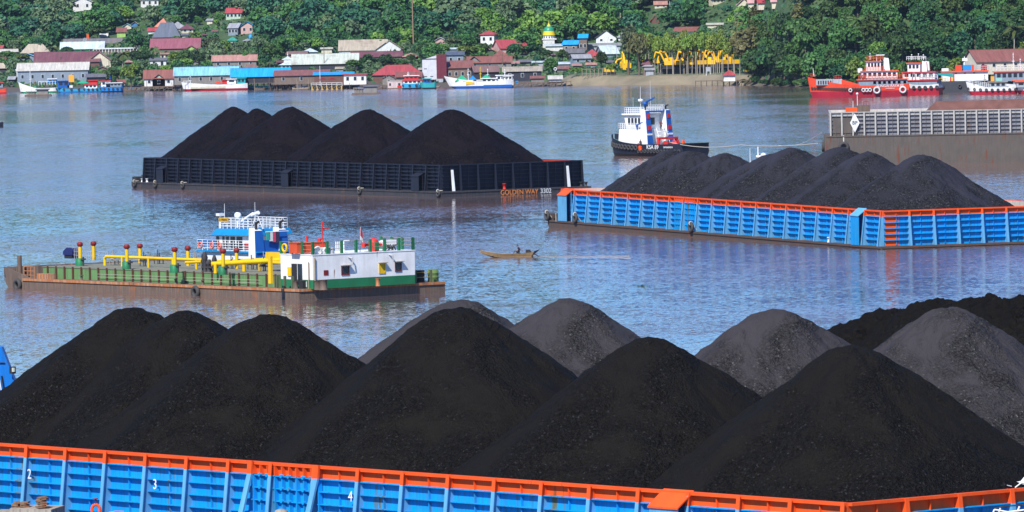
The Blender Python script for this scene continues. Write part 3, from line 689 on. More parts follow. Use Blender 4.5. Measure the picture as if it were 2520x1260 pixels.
def cannon(par, p, mat, sc=1.0):
    mb = MB(); p = Vector(p); mb.tube(p, p+Vector((0, 0, .8*sc)), .14*sc); mb.lathe(p+Vector((0, 0, .5*sc)), [(.1, 0), (.3*sc, .05), (.3*sc, .3*sc), (.1, .35*sc)], 8)
    mb.tube(p+Vector((.2, 0, .75*sc)), p+Vector((-1.6*sc, .0, 1.35*sc)), .13*sc, .08*sc); mb.tube(p+Vector((-.9*sc, .4, 1.1*sc)), p+Vector((-.9*sc, -.4, 1.1*sc)), .07*sc)
    mb.build('deck_crane', mat, par)
royal = paint('royal_blue_paint', (.012, .11, .42), .45, .3, .05)
wpaint = paint('tug_white_paint', (.80, .81, .80), .45, .2, .08, dirt=(.5, .45, .38))
greend = paint('deck_green', (.03, .16, .10), .7, .3)
# --- towing tug ---------------------------------------------------
def tug1():
    a = R(49); P = D(1612, 381, 1096); P.z = 0
    e = thing('tugboat', 'black hulled tugboat with white wheelhouse and blue funnels, towing in mid river', 'tugboat', P, math.pi-a)
    L, Bm = 20.6, 7.4
    hull, dk, at = loft(L, Bm, 2.05, 1.7, .15, band=.45, bul=.9, stern=.82)
    hull.build('hull', [navy, flat('black_boot', (.02, .02, .022))], e); dk.build('deck', greend, e)
    block(-.6, 6.2, 2.9, 1.1, 4.6, front=-.3, tum=.1).build('deckhouse', wpaint, e)
    wh = block(.6, 4.6, 2.3, 4.6, 7.0, front=.55).build('wheelhouse', wpaint, e)
    windows(wh, .9, 4.3, 2.3, 5.4, 6.5, 4)
    f = MB()
    for i in range(4): f.box(4.95, 5.02, -2.0+i*1.05, -1.15+i*1.05, 5.4, 6.45)
    f.build('window', glass, wh); f = MB(); f.box(.56, .60, -.6, .7, 5.3, 6.5); f.build('window', glass, wh)
    block(.1, 5.3, 2.7, 7.0, 7.25, front=.1).build('roof', wpaint, wh)
    mb = MB(); rail(mb, [(.3, 2.5, 7.25), (4.8, 2.5, 7.25), (4.8, -2.5, 7.25), (.3, -2.5, 7.25), (.3, 2.5, 7.25)], 1.0, 3, .045, .5); mb.build('railing', wpaint, wh)
    mb = MB(); rail(mb, [(.4, 2.85, 4.6), (6.1, 2.85, 4.6), (6.1, -2.85, 4.6), (.4, -2.85, 4.6)], 1.0, 3, .045, .5); mb.build('railing', wpaint, e)
    fl = []
    for y in (2.35, -2.35):
        f = funnel(e, -1.6, y, 1.2, 8.0, 1.35, 1.7, wpaint, royal, .75)
        for z in (6.4, 4.4):
            k = MB(); xx = -1.6+.75*(z-1.2)/6.8; k.box(xx-.10, xx-.02, y-.32, y+.32, z, z+.8); k.build('red_panel', redp, f)
        k = MB(); xx = -1.6+.75*(3.7-1.2)/6.8; k.box(xx-.09, xx-.02, y-.6, y+.6, 3.55, 3.85); k.build('white_band', wpaint, f)
    mb = MB(); mb.box(-.6, .2, -1.8, 1.8, 7.45, 7.7); mb.build('catwalk', royal, e)
    mb = MB(); rail(mb, [(-.6, 1.8, 7.7), (-.6, -1.8, 7.7), (.2, -1.8, 7.7)], 1.0, 4, .05, .4); mb.build('railing', wpaint, e)
    cannon(e, (1.6, .6, 7.9), royal, 1.5); cannon(e, (1.2, 2.9, 4.6), royal, .9)
    mast(e, (3.2, .2, 7.2), 4.6, wpaint, False); mast(e, (4.0, 1.2, 7.2), 2.8, wpaint, False, 'antenna', .03); mast(e, (2.0, -1.0, 7.2), 5.6, wpaint, False, 'antenna', .03)
    mb = MB(); mb.lathe((3.2, .2, 9.2), [(.1, 0), (.45, .1), (.45, .4), (.1, .5)], 10); mb.build('radar', wpaint, e)
    # red tow gantry, ladders, winch, gear
    mb = MB()
    for y in (2.0, -2.0): mb.hexa([(-4.0, y*1.35-.2, 1.1), (-3.6, y*1.35-.2, 1.1), (-3.6, y*1.35+.2, 1.1), (-4.0, y*1.35+.2, 1.1)], [(-3.4, y-.25, 2.9), (-3.0, y-.25, 2.9), (-3.0, y+.25, 2.9), (-3.4, y+.25, 2.9)])
    mb.box(-3.5, -2.9, -2.25, 2.25, 2.85, 3.2); mb.build('tow_gantry', redp, e)
    mb = MB()
    for k in range(5): mb.box(-2.6, -1.5, -.9, .9, 1.5+k*.65, 1.6+k*.65)
    for y in (.9, -.9): mb.tube((-3.2, y*1.3, 1.2), (-1.4, y, 4.8), .07)
    mb.build('stairs', wpaint, e)
    mb = MB(); mb.lathe((-3.8, 0, 1.9), [(.7, -1.1), (.7, -.9), (.45, -.9), (.45, .9), (.7, .9), (.7, 1.1)], 12, axis='y'); mb.build('tow_winch', redp, e)
    mb = MB(); mb.lathe((-5.2, 1.6, 1.2), [(.5, 0), (.6, .2), (.6, .5), (.4, .7)], 10); mb.box(-6.6, -5.8, .6, 2.2, 1.1, 1.7); mb.build('deck_gear', yellow, e)
    mb = MB(); mb.hexa([(-7.6, -.4, 1.1), (-6.9, -.4, 1.1), (-6.9, .4, 1.1), (-7.6, .4, 1.1)], [(-7.35, -.15, 2.7), (-7.1, -.15, 2.7), (-7.1, .15, 2.7), (-7.35, .15, 2.7)]); mb.build('tow_pin', orange, e)
    mb = MB(); mb.box(-6.5, -4.9, -1.4, .3, 1.15, 1.75); mb.build('blue_crate', royal, e)
    fenders(e, at, .03, .5, 13, .34, .85, side=1); fenders(e, at, .53, .97, 11, .48, .9, follow=.45)
    x, b, zs = at(.40); M_ = lambda s, z, o=.05: wallM((at(s)[0], at(s)[1]+o, z), (0, 1, 0))
    text_obj('painted_name', 'KSA 89', 1.0, wpaint, e, M_(.33, 1.55)); text_obj('painted_port', 'SAMARINDA', .42, wpaint, e, M_(.14, 1.55))
    mb = MB(); x, b, zs = at(.48)
    for k in range(4): mb.tube((x+.45*math.cos(k*math.pi/4), b+.08, 1.4+.45*math.sin(k*math.pi/4)), (x-.45*math.cos(k*math.pi/4), b+.08, 1.4-.45*math.sin(k*math.pi/4)), .1)
    mb.build('orange_star_mark', orange, e)
    mb = MB(); mb.box(.6, .95, 2.98, 3.15, 1.2, 2.2); mb.box(1.2, 1.45, 2.98, 3.15, 1.2, 2.1); mb.build('fire_box', redp, e)
    return e
T1 = tug1(); bpy.context.view_layer.update()
def person(name, label, loc, rz, pose, shirt, trousers, skin=(.22, .12, .075), sc=1.0):
    """one continuous skinned body; pose gives joint positions"""
    me = bpy.data.meshes.new(name); J = pose
    names = ['pelvis', 'spine', 'chest', 'neck', 'head', 'top', 'shL', 'elL', 'haL', 'shR', 'elR', 'haR', 'hiL', 'knL', 'anL', 'toL', 'hiR', 'knR', 'anR', 'toR']
    rad = dict(pelvis=.15, spine=.135, chest=.165, neck=.055, head=.095, top=.085, shL=.07, elL=.045, haL=.04, shR=.07, elR=.045, haR=.04, hiL=.09, knL=.06, anL=.04, toL=.04, hiR=.09, knR=.06, anR=.04, toR=.04)
    ed = [('pelvis', 'spine'), ('spine', 'chest'), ('chest', 'neck'), ('neck', 'head'), ('head', 'top'), ('chest', 'shL'), ('shL', 'elL'), ('elL', 'haL'), ('chest', 'shR'), ('shR', 'elR'), ('elR', 'haR'),
          ('pelvis', 'hiL'), ('hiL', 'knL'), ('knL', 'anL'), ('anL', 'toL'), ('pelvis', 'hiR'), ('hiR', 'knR'), ('knR', 'anR'), ('anR', 'toR')]
    me.from_pydata([J[n] for n in names], [(names.index(a), names.index(b)) for a, b in ed], [])
    o = link(name, me); md = o.modifiers.new('skin', 'SKIN'); sv = me.skin_vertices[0].data
    for i, n in enumerate(names): sv[i].radius = (rad[n], rad[n]*(.75 if n in ('chest', 'pelvis', 'spine') else 1)); sv[i].use_root = (i == 0)
    s2 = o.modifiers.new('sub', 'SUBSURF'); s2.levels = 2; s2.render_levels = 2
    bpy.context.view_layer.update(); dg = bpy.context.evaluated_depsgraph_get()
    m2 = bpy.data.meshes.new_from_object(o.evaluated_get(dg)); o.modifiers.clear(); o.data = m2
    sk_ = flat('skin', skin, .6); sh = flat('shirt_%s' % name+str(shirt), shirt, .9); tr = flat('trousers'+str(trousers), trousers, .9); hr = flat('hair', (.012, .010, .01), .8)
    m2.materials.clear()
    for m in (sh, tr, sk_, hr): m2.materials.append(m)
    hd = Vector(J['head']); pv = Vector(J['pelvis'])
    pts = {n: Vector(J[n]) for n in names}
    for p in m2.polygons:
        c = p.center; near = min(names, key=lambda n: (pts[n]-c).length)
        p.material_index = 2 if near in ('neck', 'head', 'haL', 'haR', 'anL', 'anR', 'toL', 'toR', 'elL', 'elR') else 1 if near in ('pelvis', 'hiL', 'hiR', 'knL', 'knR') else 0
        if near in ('top', 'head') and (c.z > hd.z+.02 or c.x < hd.x-.05): p.material_index = 3
        p.use_smooth = True
    o.location = loc; o.rotation_euler = (0, 0, rz); o.scale = (sc,)*3
    tag(o, label, 'person'); return o
def pose(stand=True):
    if stand:
        return dict(pelvis=(0, 0, .93), spine=(0, 0, 1.12), chest=(0, 0, 1.34), neck=(0, 0, 1.5), head=(.02, 0, 1.62), top=(.01, 0, 1.72), shL=(0, .19, 1.40), elL=(.05, .27, 1.14), haL=(.18, .26, .95), shR=(0, -.19, 1.40), elR=(.08, -.26, 1.15), haR=(.25, -.2, 1.02),
                    hiL=(0, .09, .88), knL=(.03, .1, .48), anL=(0, .1, .09), toL=(.16, .11, .04), hiR=(0, -.09, .88), knR=(.04, -.11, .48), anR=(-.02, -.12, .09), toR=(.14, -.13, .04))
    return dict(pelvis=(0, 0, .13), spine=(.05, 0, .33), chest=(.12, 0, .55), neck=(.15, 0, .71), head=(.19, 0, .83), top=(.18, 0, .93), shL=(.10, .19, .62), elL=(.16, .28, .40), haL=(.38, .25, .30), shR=(.10, -.19, .62), elR=(-.08, -.30, .42), haR=(-.32, -.30, .38),
                hiL=(.05, .10, .13), knL=(.42, .16, .36), anL=(.60, .13, .05), toL=(.74, .13, .03), hiR=(.05, -.10, .13), knR=(.42, -.17, .36), anR=(.62, -.14, .05), toR=(.76, -.14, .03))
pp = person('person', 'figure in dark red shirt between the blue funnels of the towing tugboat', T1.matrix_world @ Vector((-1.9, .2, 4.25)), math.pi-R(49)+2.6, pose(), (.12, .015, .02), (.02, .02, .03))
pp = person('person', 'figure in dark clothes on the side deck beside the towing tugboat deckhouse', T1.matrix_world @ Vector((.1, 3.2, 1.15)), math.pi-R(49)+1.6, pose(), (.03, .03, .04), (.02, .02, .03))
# tow ropes
def rope(name, label, pts, r=.05, mat=None, cat='rope'):
    mb = MB(); mb.path(pts, r, 6); tag(mb.build(name, mat or ropem), label, cat)
stern = T1.matrix_world @ Vector((-3.8, 0, 2.3))
def sagline(a, b, sag, n=10): return [a.lerp(b, i/n)+Vector((0, 0, -sag*4*(i/n)*(1-i/n))) for i in range(n+1)]
j1 = D(1822, 357, 1050); j2 = D(1916, 358, 1030)
rope('tow_line', 'long pale tow line running from the towing tugboat winch towards the grey barge', sagline(stern, j1, .6)+sagline(j1, D(2012, 353, 1009), .3)[1:], .07)
rope('tow_bridle', 'thin dark bridle cable climbing from the tow line to the grey barge bow', sagline(j2, D(2021, 327, 1008), .8), .06, steel)
# small vessel behind the slate heaps: only mast tips and a blue rail show
e = thing('work_boat', 'small white and blue work boat mostly hidden behind the slate heaps, its mast showing', 'boat', D(1872, 405, 930), 2.6); e.location.z = 0
hull, dk, at = loft(9, 3, 1.0, .5); hull.build('hull', [royal, royal], e); dk.build('deck', deckgrey, e)
block(-1, 1.5, 1.1, .5, 2.4).build('cabin', wpaint, e)
mb = MB(); rail(mb, [(3.0, 1.2, 1.0), (-.5, 1.2, 1.0)], 1.0, 2, .06); mb.build('railing', royal, e)
mb = MB(); q = (e.matrix_world if False else None)
mast(e, (.4, 0, 2.4), 2.6, wpaint, False, 'mast', .12); mast(e, (1.4, .6, 2.4), 2.4, wpaint, False, 'antenna', .05)
mb = MB(); mb.box(-.9, .6, -.25, .25, 3.5, 3.75); mb.lathe((-.5, 0, 3.75), [(.4, 0), (.4, .2), (.1, .35)], 10); mb.build('radar', wpaint, e)
# something white half hidden behind the black barge
e = thing('speedboat', 'tiny white boat glimpsed in the notch between two heaps of the black barge', 'boat', D(829, 330, 1200), .3); e.location.z = 0
hull, dk, at = loft(7, 2.2, .8, .5); hull.build('hull', [wpaint, wpaint], e); block(-1.5, 1, .9, .7, 3.2).build('cabin', wpaint, e)
# ---------------------------------------------------------------- green oil barge with white house
A7 = R(52.5); n7 = G(737, 738)
e7 = thing('oil_barge', 'rusty green tank barge with yellow pipes and a white house at its stern', 'barge', n7, -A7); e7.location.z = 0
bpy.context.view_layer.update()
B7 = Barge(); B7.L, B7.W, B7.dz, B7.si, B7.e, B7.M = 48.5, 16.5, .95, .4, e7, e7.matrix_world.copy()
L7, W7, dz7 = 48.5, 16.5, .95
rimrust = paint('bright_rust_steel', (.42, .15, .05), .75, .6, .4, rustc=(.14, .09, .07), dirt=(.50, .42, .30))
def L7p(px, py, z): return local(B7, G(px, py, z))
mb = MB(); mb.prism([(-L7, dz7), (-L7-.4, dz7-.1), (-L7+2.0, -2), (0, -2), (0, dz7)], 0, W7); mb.build('hull', ruststeel, e7)
mb = MB(); mb.box(-L7+3, .08, -.10, .0, dz7-.22, dz7+.02); mb.box(0.0, .10, 0, W7, dz7-.22, dz7+.02); mb.build('rubbing_strake', rimrust, e7)
# raised bow bulwark
mb = MB(); zb = 2.0
mb.hexa([(-L7-.3, 0, dz7), (-L7, 0, dz7), (-L7, W7, dz7), (-L7-.3, W7, dz7)], [(-L7-.4, 0, zb), (-L7-.2, 0, zb), (-L7-.2, W7, zb), (-L7-.4, W7, zb)])
for y in (0, W7-.15): mb.prism([(-L7-.3, dz7), (-L7+4.5, dz7), (-L7-.2, zb)], y, y+.15, 'y')
mb.prism([(-L7, dz7), (-L7+19, dz7), (-L7+19, 1.75), (-L7, 2.2)], W7-.25, W7-.1, 'y')
for i in range(12): mb.box(-L7+.1, -L7+.8, .5+i*1.35, .58+i*1.35, dz7, 2.0)
mb.tube((-L7+1.2, .8, dz7), (-L7+1.2, .8, 3.1), .22, n=8); mb.build('bow_bulwark', ruststeel, e7)
# trunk (raised tank deck)
hx = t_of(B7, 690, 2.0, 1.5)
tx0, tx1, ty0, ty1, tz = -L7+4.2, hx, 1.5, W7-1.5, 2.05
mb = MB(); mb.box(tx0, tx1, ty0, ty1, dz7-.02, tz-.03, 0); mb.box(tx0-.05, tx1, ty0-.05, ty1+.05, tz-.03, tz+.03, 1); mb.build('tank_trunk', [oldgreen, deckgrey], e7)
me = MB().box(-.055, .055, -.16, 0, dz7, tz+.10).mesh('trunk_rib', rimrust if False else paint('brown_rib', (.13, .06, .04), .7, .4))
nrib = 27
for i in range(nrib): link('trunk_rib', me, e7, (tx0+1.0+(tx1-tx0-1.0)*i/(nrib-1), ty0-.05, 0))
def deckpt(px, py, z=2.05): return L7p(px, py, z)
# tall yellow vents with dark red heads standing on green drums
vents = [(198, 655), (431, 670), (313, 662), (550, 676)]
vh = [2.35, 2.35]
def vent(px, py, top, drum=True):
    p = deckpt(px, py); P = B7.M @ p; zt = D(px, top, P.y).z
    mb = MB(); mb.tube((p.x, p.y, tz), (p.x, p.y, zt), .17, n=8); v = mb.build('vent_pipe', yellow, e7)
    mb = MB(); mb.lathe((p.x, p.y, zt-.05), [(.12, 0), (.30, .18), (.30, .40), (.16, .5)], 10); mb.build('vent_head', darkred, v)
    if drum:
        mb = MB(); mb.lathe((p.x-.1, p.y, tz), [(.42, 0), (.42, .72), (.3, .76)], 14); mb.build('green_drum', green, e7)
        mb = MB(); mb.tube((p.x+.5, p.y, tz), (p.x+.5, p.y, tz+.9), .09, n=6); mb.box(p.x+.3, p.x+.75, p.y-.15, p.y+.15, tz+.6, tz+.75); mb.build('valve', hullb, e7)
for a_ in ((198, 655, 607), (313, 663, 613), (431, 671, 620), (550, 676, 624)): vent(*a_)
for a_ in ((231, 640, 605), (345, 648, 611), (463, 655, 617), (583, 662, 622)): vent(*a_, drum=False)
# long yellow cargo lines on trestles
def ypipe(pts, r=.14, mat=None, legs=()):
    mb = MB(); mb.path(pts, r, 8)
    for q in pts[1:-1]: mb.lathe((q[0], q[1], q[2]-r), [(r*.6, 0), (r*1.05, r*.5), (r*1.05, r*1.5), (r*.6, r*2)], 8)
    for l in legs: mb.tube(l, (l[0], l[1], tz), r*.8, n=6)
    mb.build('cargo_pipe', mat or yellow, e7)
def PX(px, py, z): p = L7p(px, py, z); return (p.x, p.y, p.z)
za = 2.95
a0 = PX(262, 631, za); a1 = PX(505, 640, za)
ypipe([(a0[0]-.3, a0[1], tz), (a0[0]-.3, a0[1], za-.2), (a0[0], a0[1], za), a1], .14, legs=[PX(300, 633, za), PX(365, 636, za), PX(425, 638, za), PX(483, 640, za)])
b0 = PX(300, 638, 2.9); b1 = PX(690, 633, 3.0); ypipe([PX(455, 646, 2.8), PX(690, 636, 2.9)], .12, legs=[PX(560, 641, 2.8), PX(640, 638, 2.85)])
c0 = PX(520, 650, 2.9); c1 = PX(690, 640, 3.1)
ypipe([c0, c1], .22, legs=[PX(530, 650, 2.9), PX(600, 646, 2.9), PX(640, 643, 2.95)])
ypipe([PX(652, 645, 2.9), PX(700, 648, 2.9)], .16)
mb = MB(); p = deckpt(666, 684); mb.box(p.x-.2, p.x+.2, p.y-.12, p.y+.12, tz-.5, 4.0); mb.build('pipe_post', yellow, e7)
mb = MB(); p = deckpt(690, 668); mb.box(p.x-2.2, p.x+.2, p.y-.1, p.y+.5, 2.9, 3.8); mb.build('yellow_locker', yellow, e7)
mb = MB()   # pump and valve cluster
for dx, dy, r, h in ((0, 0, .25, 1.9), (-.6, .2, .2, 1.4), (.5, .1, .3, 1.2), (1.1, .3, .22, 1.6), (-.2, .7, .3, .9)):
    p = deckpt(505, 670); mb.lathe((p.x+dx, p.y+dy, tz), [(r, 0), (r*.7, .2), (r*.8, h*.6), (r*1.2, h*.7), (r*.5, h)], 9)
p = deckpt(515, 670); mb.box(p.x-.9, p.x+1.2, p.y-.3, p.y+.6, tz+.4, tz+.55); mb.build('cargo_pump', hullb, e7)
p = deckpt(445, 660)
for k, (px, py) in enumerate(((270, 652), (345, 655), (380, 650), (470, 655), (560, 662), (610, 664), (640, 655), (640, 668))):
    mb = MB(); p = deckpt(px, py)
    for q in range(4): mb.tube((p.x+q*.3, p.y+(q % 2)*.4, tz), (p.x+q*.3, p.y+(q % 2)*.4, tz+.8+.3*(q % 3)), .05, n=5)
    mb.box(p.x-.1, p.x+1.1, p.y-.05, p.y+.4, tz+.45, tz+.55); mb.lathe((p.x+.5, p.y, tz+.55), [(.25, 0), (.25, .1), (.05, .3)], 8)
    mb.build('deck_valves', woodl if k % 3 == 0 else hullb, e7)
mb = MB(); lw = PX(160, 640, 1.5)
p = L7p(165, 636, 2.0); rl = MB(); rail(rl, [(p.x, p.y, tz), (p.x+3.8, p.y-1.2, tz)], 1.1, 3, .03, .7); rail(rl, [(p.x+4.5, p.y-1.2, tz), (p.x+9, p.y-1.2, tz)], .8, 2, .03, .7); rl.build('railing', steel, e7)
tarp = thing('generator', 'machine under a dark blue tarpaulin on the green barge bow', 'machine', B7.M @ Vector((p.x+.6, p.y-.9, tz)), -A7)
mb = MB(); mb.prism([(0, .5), (2.2, .5), (2.3, 1.1), (1.6, 1.45), (.9, 1.5), (.1, 1.0)], 0, 1.4, 'y'); mb.build('tarpaulin', flat('dark_blue_tarp', (.015, .02, .11), .5), tarp); tarp.scale = (.75, .8, .72)
mb = MB(); mb.box(.2, 2.0, .1, 1.3, 0, .5); mb.build('engine_base', black, tarp)
# deck stores along the near side
mb = MB()
for i in range(60): 
    x = -L7+5+i*.7; 
rl = MB()
for z in (.35, .62): rl.tube((tx0+10, ty0-.42, dz7+z), (tx1-2, ty0-.42, dz7+z), .02, n=4)
rl.build('side_wire', ropem, e7)
fr = MB(); p = L7p(40, 672, dz7)
for k in range(4): fr.tube((-L7+2.4+k*.6, .5, dz7), (-L7+2.4+k*.6, .5, dz7+1.15), .05)
for z in (.3, .7, 1.1): fr.tube((-L7+2.4, .5, dz7+z), (-L7+4.2, .5, dz7+z), .04)
fr.box(-L7+4.8, -L7+7.2, .4, 1.0, dz7, dz7+.5); fr.build('bow_frame', rimrust, e7)
bollards(B7, [(t_of(B7, 188, 0), .5), (t_of(B7, 420, 0), .5), (-16, .5)], ruststeel, .12, .5)
for px in (45, 483):
    x = t_of(B7, px, 0, .3); mb = MB(); mb.torus((x, -.2, .35), .42, .2, 'y'); mb.build('tyre_fender', tyrem, e7)
# white stern house
cN = L7p(771, 711, dz7); cRt = L7p(1020, 692, dz7); cLf = L7p(689, 691, dz7)
hx1 = cN.x; hy0 = cN.y; hy1 = hy0+8; hx0 = t_of(B7, 690, hy0, 1.5)
for k in range(600):
    if 1260+F*(B7.M @ Vector((hx1, hy0+k*.03, 2))).x/(B7.M @ Vector((hx1, hy0+k*.03, 2))).y > 1020: break
hy1 = hy0+k*.03
zt = D(771, 629, (B7.M @ cN).y).z; zg = dz7+.80
mb = MB(); mb.box(hx0, hx1, hy0, hy1, dz7-.02, zg, 1); mb.box(hx0, hx1, hy0, hy1, zg, zt, 0); mb.box(hx0-.04, hx1+.04, hy0-.04, hy1+.04, zt, zt+.08, 0)
hs = mb.build('stern_house', [wpaint, green], e7)
def onstern(px, py):  # y,z of a pixel on the stern-facing wall
    for k in range(400):
        y = hy0+k*.05; P = B7.M @ Vector((hx1, y, 2))
        if 1260+F*P.x/P.y > px: break
    return y, D(px, py, P.y).z
def onside(px, py):
    for k in range(400):
        x = hx0-1+k*.02; P = B7.M @ Vector((x, hy0, 2))
        if 1260+F*P.x/P.y > px: break
    return x, D(px, py, P.y).z
for px, py, w, h, mt in ((801, 671, .5, .45, darkred), (848, 665, .75, .7, glass), (938, 660, .55, .8, yellow), (979, 656, .6, .75, glass)):
    y, z = onstern(px, py); mb = MB(); mb.box(hx1, hx1+.04, y-w/2, y+w/2, z-h/2, z+h/2)
    wv = mb.build('porthole_window', mt, hs)
    if mt is not darkred:
        mb = MB(); mb.box(hx1, hx1+.07, y-w/2-.07, y-w/2-.01, z-h/2-.07, z+h/2+.07); mb.box(hx1, hx1+.07, y+w/2+.01, y+w/2+.07, z-h/2-.07, z+h/2+.07); mb.box(hx1, hx1+.07, y-w/2-.07, y+w/2+.07, z-h/2-.08, z-h/2-.01); mb.build('window_frame', darkred if mt is glass else yellow, wv)
        mb = MB(); mb.box(hx1, hx1+.35, y-w/2-.1, y+w/2+.2, z+h/2+.07, z+h/2+.13); mb.build('rain_hood', woodl, wv)
for px, mt, w, h, py in ((712, yellow, .5, .8, 668), (724, black, .75, 2.0, 676), (738, glass, .6, 1.9, 675)):
    x, z = onside(px, py); mb = MB(); mb.box(x-w/2, x+w/2, hy0-.10, hy0, z-h/2, z+h/2); mb.build('door' if h > 1 else 'window', mt, hs)
for yy, zz in (((hy0+4), zt-.3), ((hy0+8.6), zt-.25)):
    mb = MB(); mb.tube((hx1, yy, zz), (hx1+.3, yy+.2, zz-.1), .07); mb.tube((hx1+.3, yy+.2, zz-.1), (hx1+.32, yy+.25, zz-.7), .05); mb.build('deck_drain', steel, hs)
mb = MB(); mb.tube((hx1+.1, hy0+.15, dz7), (hx1+.1, hy0+.15, zt-.2), .07); mb.tube((hx1-.5, hy0-.12, dz7), (hx1-.5, hy0-.12, zt-.6), .05); mb.build('drain_pipe', woodl, hs)
# roof rails: green posts with wires, orange container etc.
gp = MB().box(-.11, .11, -.11, .11, 0, 1.15).mesh('rail_post', green)
def roofrail(pts):
    w = MB()
    for a, b in zip(pts, pts[1:]):
        a, b = Vector(a), Vector(b); n = max(1, int(round((b-a).length/1.55)))
        for i in range(n+1):
            p = a.lerp(b, i/n); link('rail_post', gp, e7, p)
        for z in (.45, .8, 1.1): w.tube(a+Vector((0, 0, z)), b+Vector((0, 0, z)), .025, n=4)
    w.build('rail_wire', woodl, e7)
roofrail([(hx0, hy0+.1, zt+.08), (hx1-.1, hy0+.1, zt+.08), (hx1-.1, hy1-.1, zt+.08), (hx0, hy1-.1, zt+.08)])
def onroof(nm, lb, cat, px, py, back=1.5):
    y, _ = onstern(px, 620); return thing(nm, lb, cat, B7.M @ Vector((hx1-back, y, zt+.08)), -A7)
oc = paint('orange_red_container', (.62, .09, .03), .5, .3)
t = onroof('fuel_tank', 'long orange red box tank on the roof of the white barge house', 'tank', 778, 600, 2.0)
mb = MB(); mb.box(-1.0, .2, -.9, 2.7, .1, 1.02); mb.box(-1.05, .25, -.95, 2.75, 1.0, 1.06); mb.build('tank_body', oc, t)
mb = MB(); mb.tube((-.3, .6, 1.0), (-.3, .6, 1.6), .12); mb.tube((-.3, 2.0, 1.0), (-.3, 2.0, 1.35), .2); mb.build('filler_cap', redp, t)
t = onroof('signal_mast', 'thin red mast with a crossbar beside the orange tank on the white house roof', 'mast', 818, 600, 1.5)
mb = MB(); mb.tube((0, 0, 0), (0, 0, 2.7), .06); mb.tube((0, -.1, 2.3), (0, .7, 2.25), .05); mb.lathe((0, 0, 2.6), [(.1, 0), (.1, .3)], 6); mb.build('pole', redp, t)
t = onroof('flag', 'small red and white flag hanging limp on the white house roof', 'flag', 890, 600, .3)
mb = MB(); mb.tube((0, 0, 0), (0, .1, 2.3), .03); mb.build('flagpole', steel, t)
mb = MB(); mb.hexa([(0, .05, 1.5), (.05, .05, 1.5), (.05, .3, 1.2), (0, .3, 1.2)], [(0, .1, 2.3), (.05, .1, 2.3), (.05, .28, 1.75), (0, .28, 1.75)], 0); mb.hexa([(0, .05, 1.15), (.05, .05, 1.15), (.05, .32, .85), (0, .32, .85)], [(0, .05, 1.5), (.05, .05, 1.5), (.05, .3, 1.2), (0, .3, 1.2)], 1); mb.build('cloth', [redp, wpaint], t)
t = onroof('ventilator', 'red double cowl ventilator between green posts near the right end of the white house roof', 'ventilator', 938, 600, 1.2)
mb = MB(); mb.lathe((0, 0, 0), [(.5, 0), (.5, .8), (.35, 1.1), (.1, 1.2)], 12); mb.lathe((0, 0, .6), [(.25, -1.2), (.25, -1.0), (.12, -1.0), (.12, 1.0), (.25, 1.0), (.25, 1.2)], 10, axis='y'); mb.build('cowl', redp, t)
mb = MB(); mb.box(-.3, .56, -.22, .22, .1, .85); mb.build('green_door', green, t)
t = onroof('engine', 'grey engine with black hoses at the right end of the white house roof', 'engine', 972, 600, 1.4)
mb = MB(); mb.lathe((0, 0, .6), [(.3, -.7), (.35, -.5), (.35, .5), (.3, .7)], 10, axis='y'); mb.box(-.4, .4, -.3, .9, .5, .95); mb.build('engine_block', wpaint, t)
mb = MB()
for k in range(7): mb.tube((.3, -.6+.25*k, 0), (.4, -.5+.25*((k*3) % 7), .55), .05)
mb.build('hose', black, t)
t = onroof('pipe_rack', 'white upright pipes on the middle of the white house roof', 'pipes', 852, 600, 1.6)
mb = MB()
for k in range(5): mb.tube((0, k*.22, 0), (0, k*.22, 1.05), .06)
mb.tube((0, .9, 1.05), (0, 1.5, 1.05), .06); mb.build('pipes', wpaint, t)
t = onroof('winch_box', 'white and green winch box in front of the orange tank on the roof', 'winch', 783, 610, .5)
mb = MB(); mb.torus((0, .3, .3), .38, .07, 'x', n=12); mb.torus((0, 1.3, .3), .3, .06, 'x', n=12); mb.box(-.3, -.1, 0, 1.3, 0, .6); mb.build('winch', wpaint, t)
t = onroof('water_pot', 'small grey metal pot on the white house roof below the orange tank', 'pot', 820, 615, .4)
mb = MB(); mb.lathe((0, 0, 0), [(.3, 0), (.32, .1), (.3, .5), (.25, .55)], 12); mb.build('pot', steel, t)
t = thing('lifebuoy', 'yellow lifebuoy hanging on the rail at the left end of the white house roof', 'lifebuoy', B7.M @ Vector((hx0+.7, hy0-.02, zt+.62)), -A7)
mb = MB(); mb.torus((0, 0, 0), .34, .1, 'y'); mb.build('ring', yellow, t)
t = thing('lifebuoy', 'yellow lifebuoy on the far rail behind the middle of the white house roof', 'lifebuoy', B7.M @ Vector((hx0+.1, onstern(868, 600)[0], zt+.7)), -A7)
mb = MB(); mb.torus((0, 0, 0), .34, .1, 'x'); mb.build('ring', yellow, t)
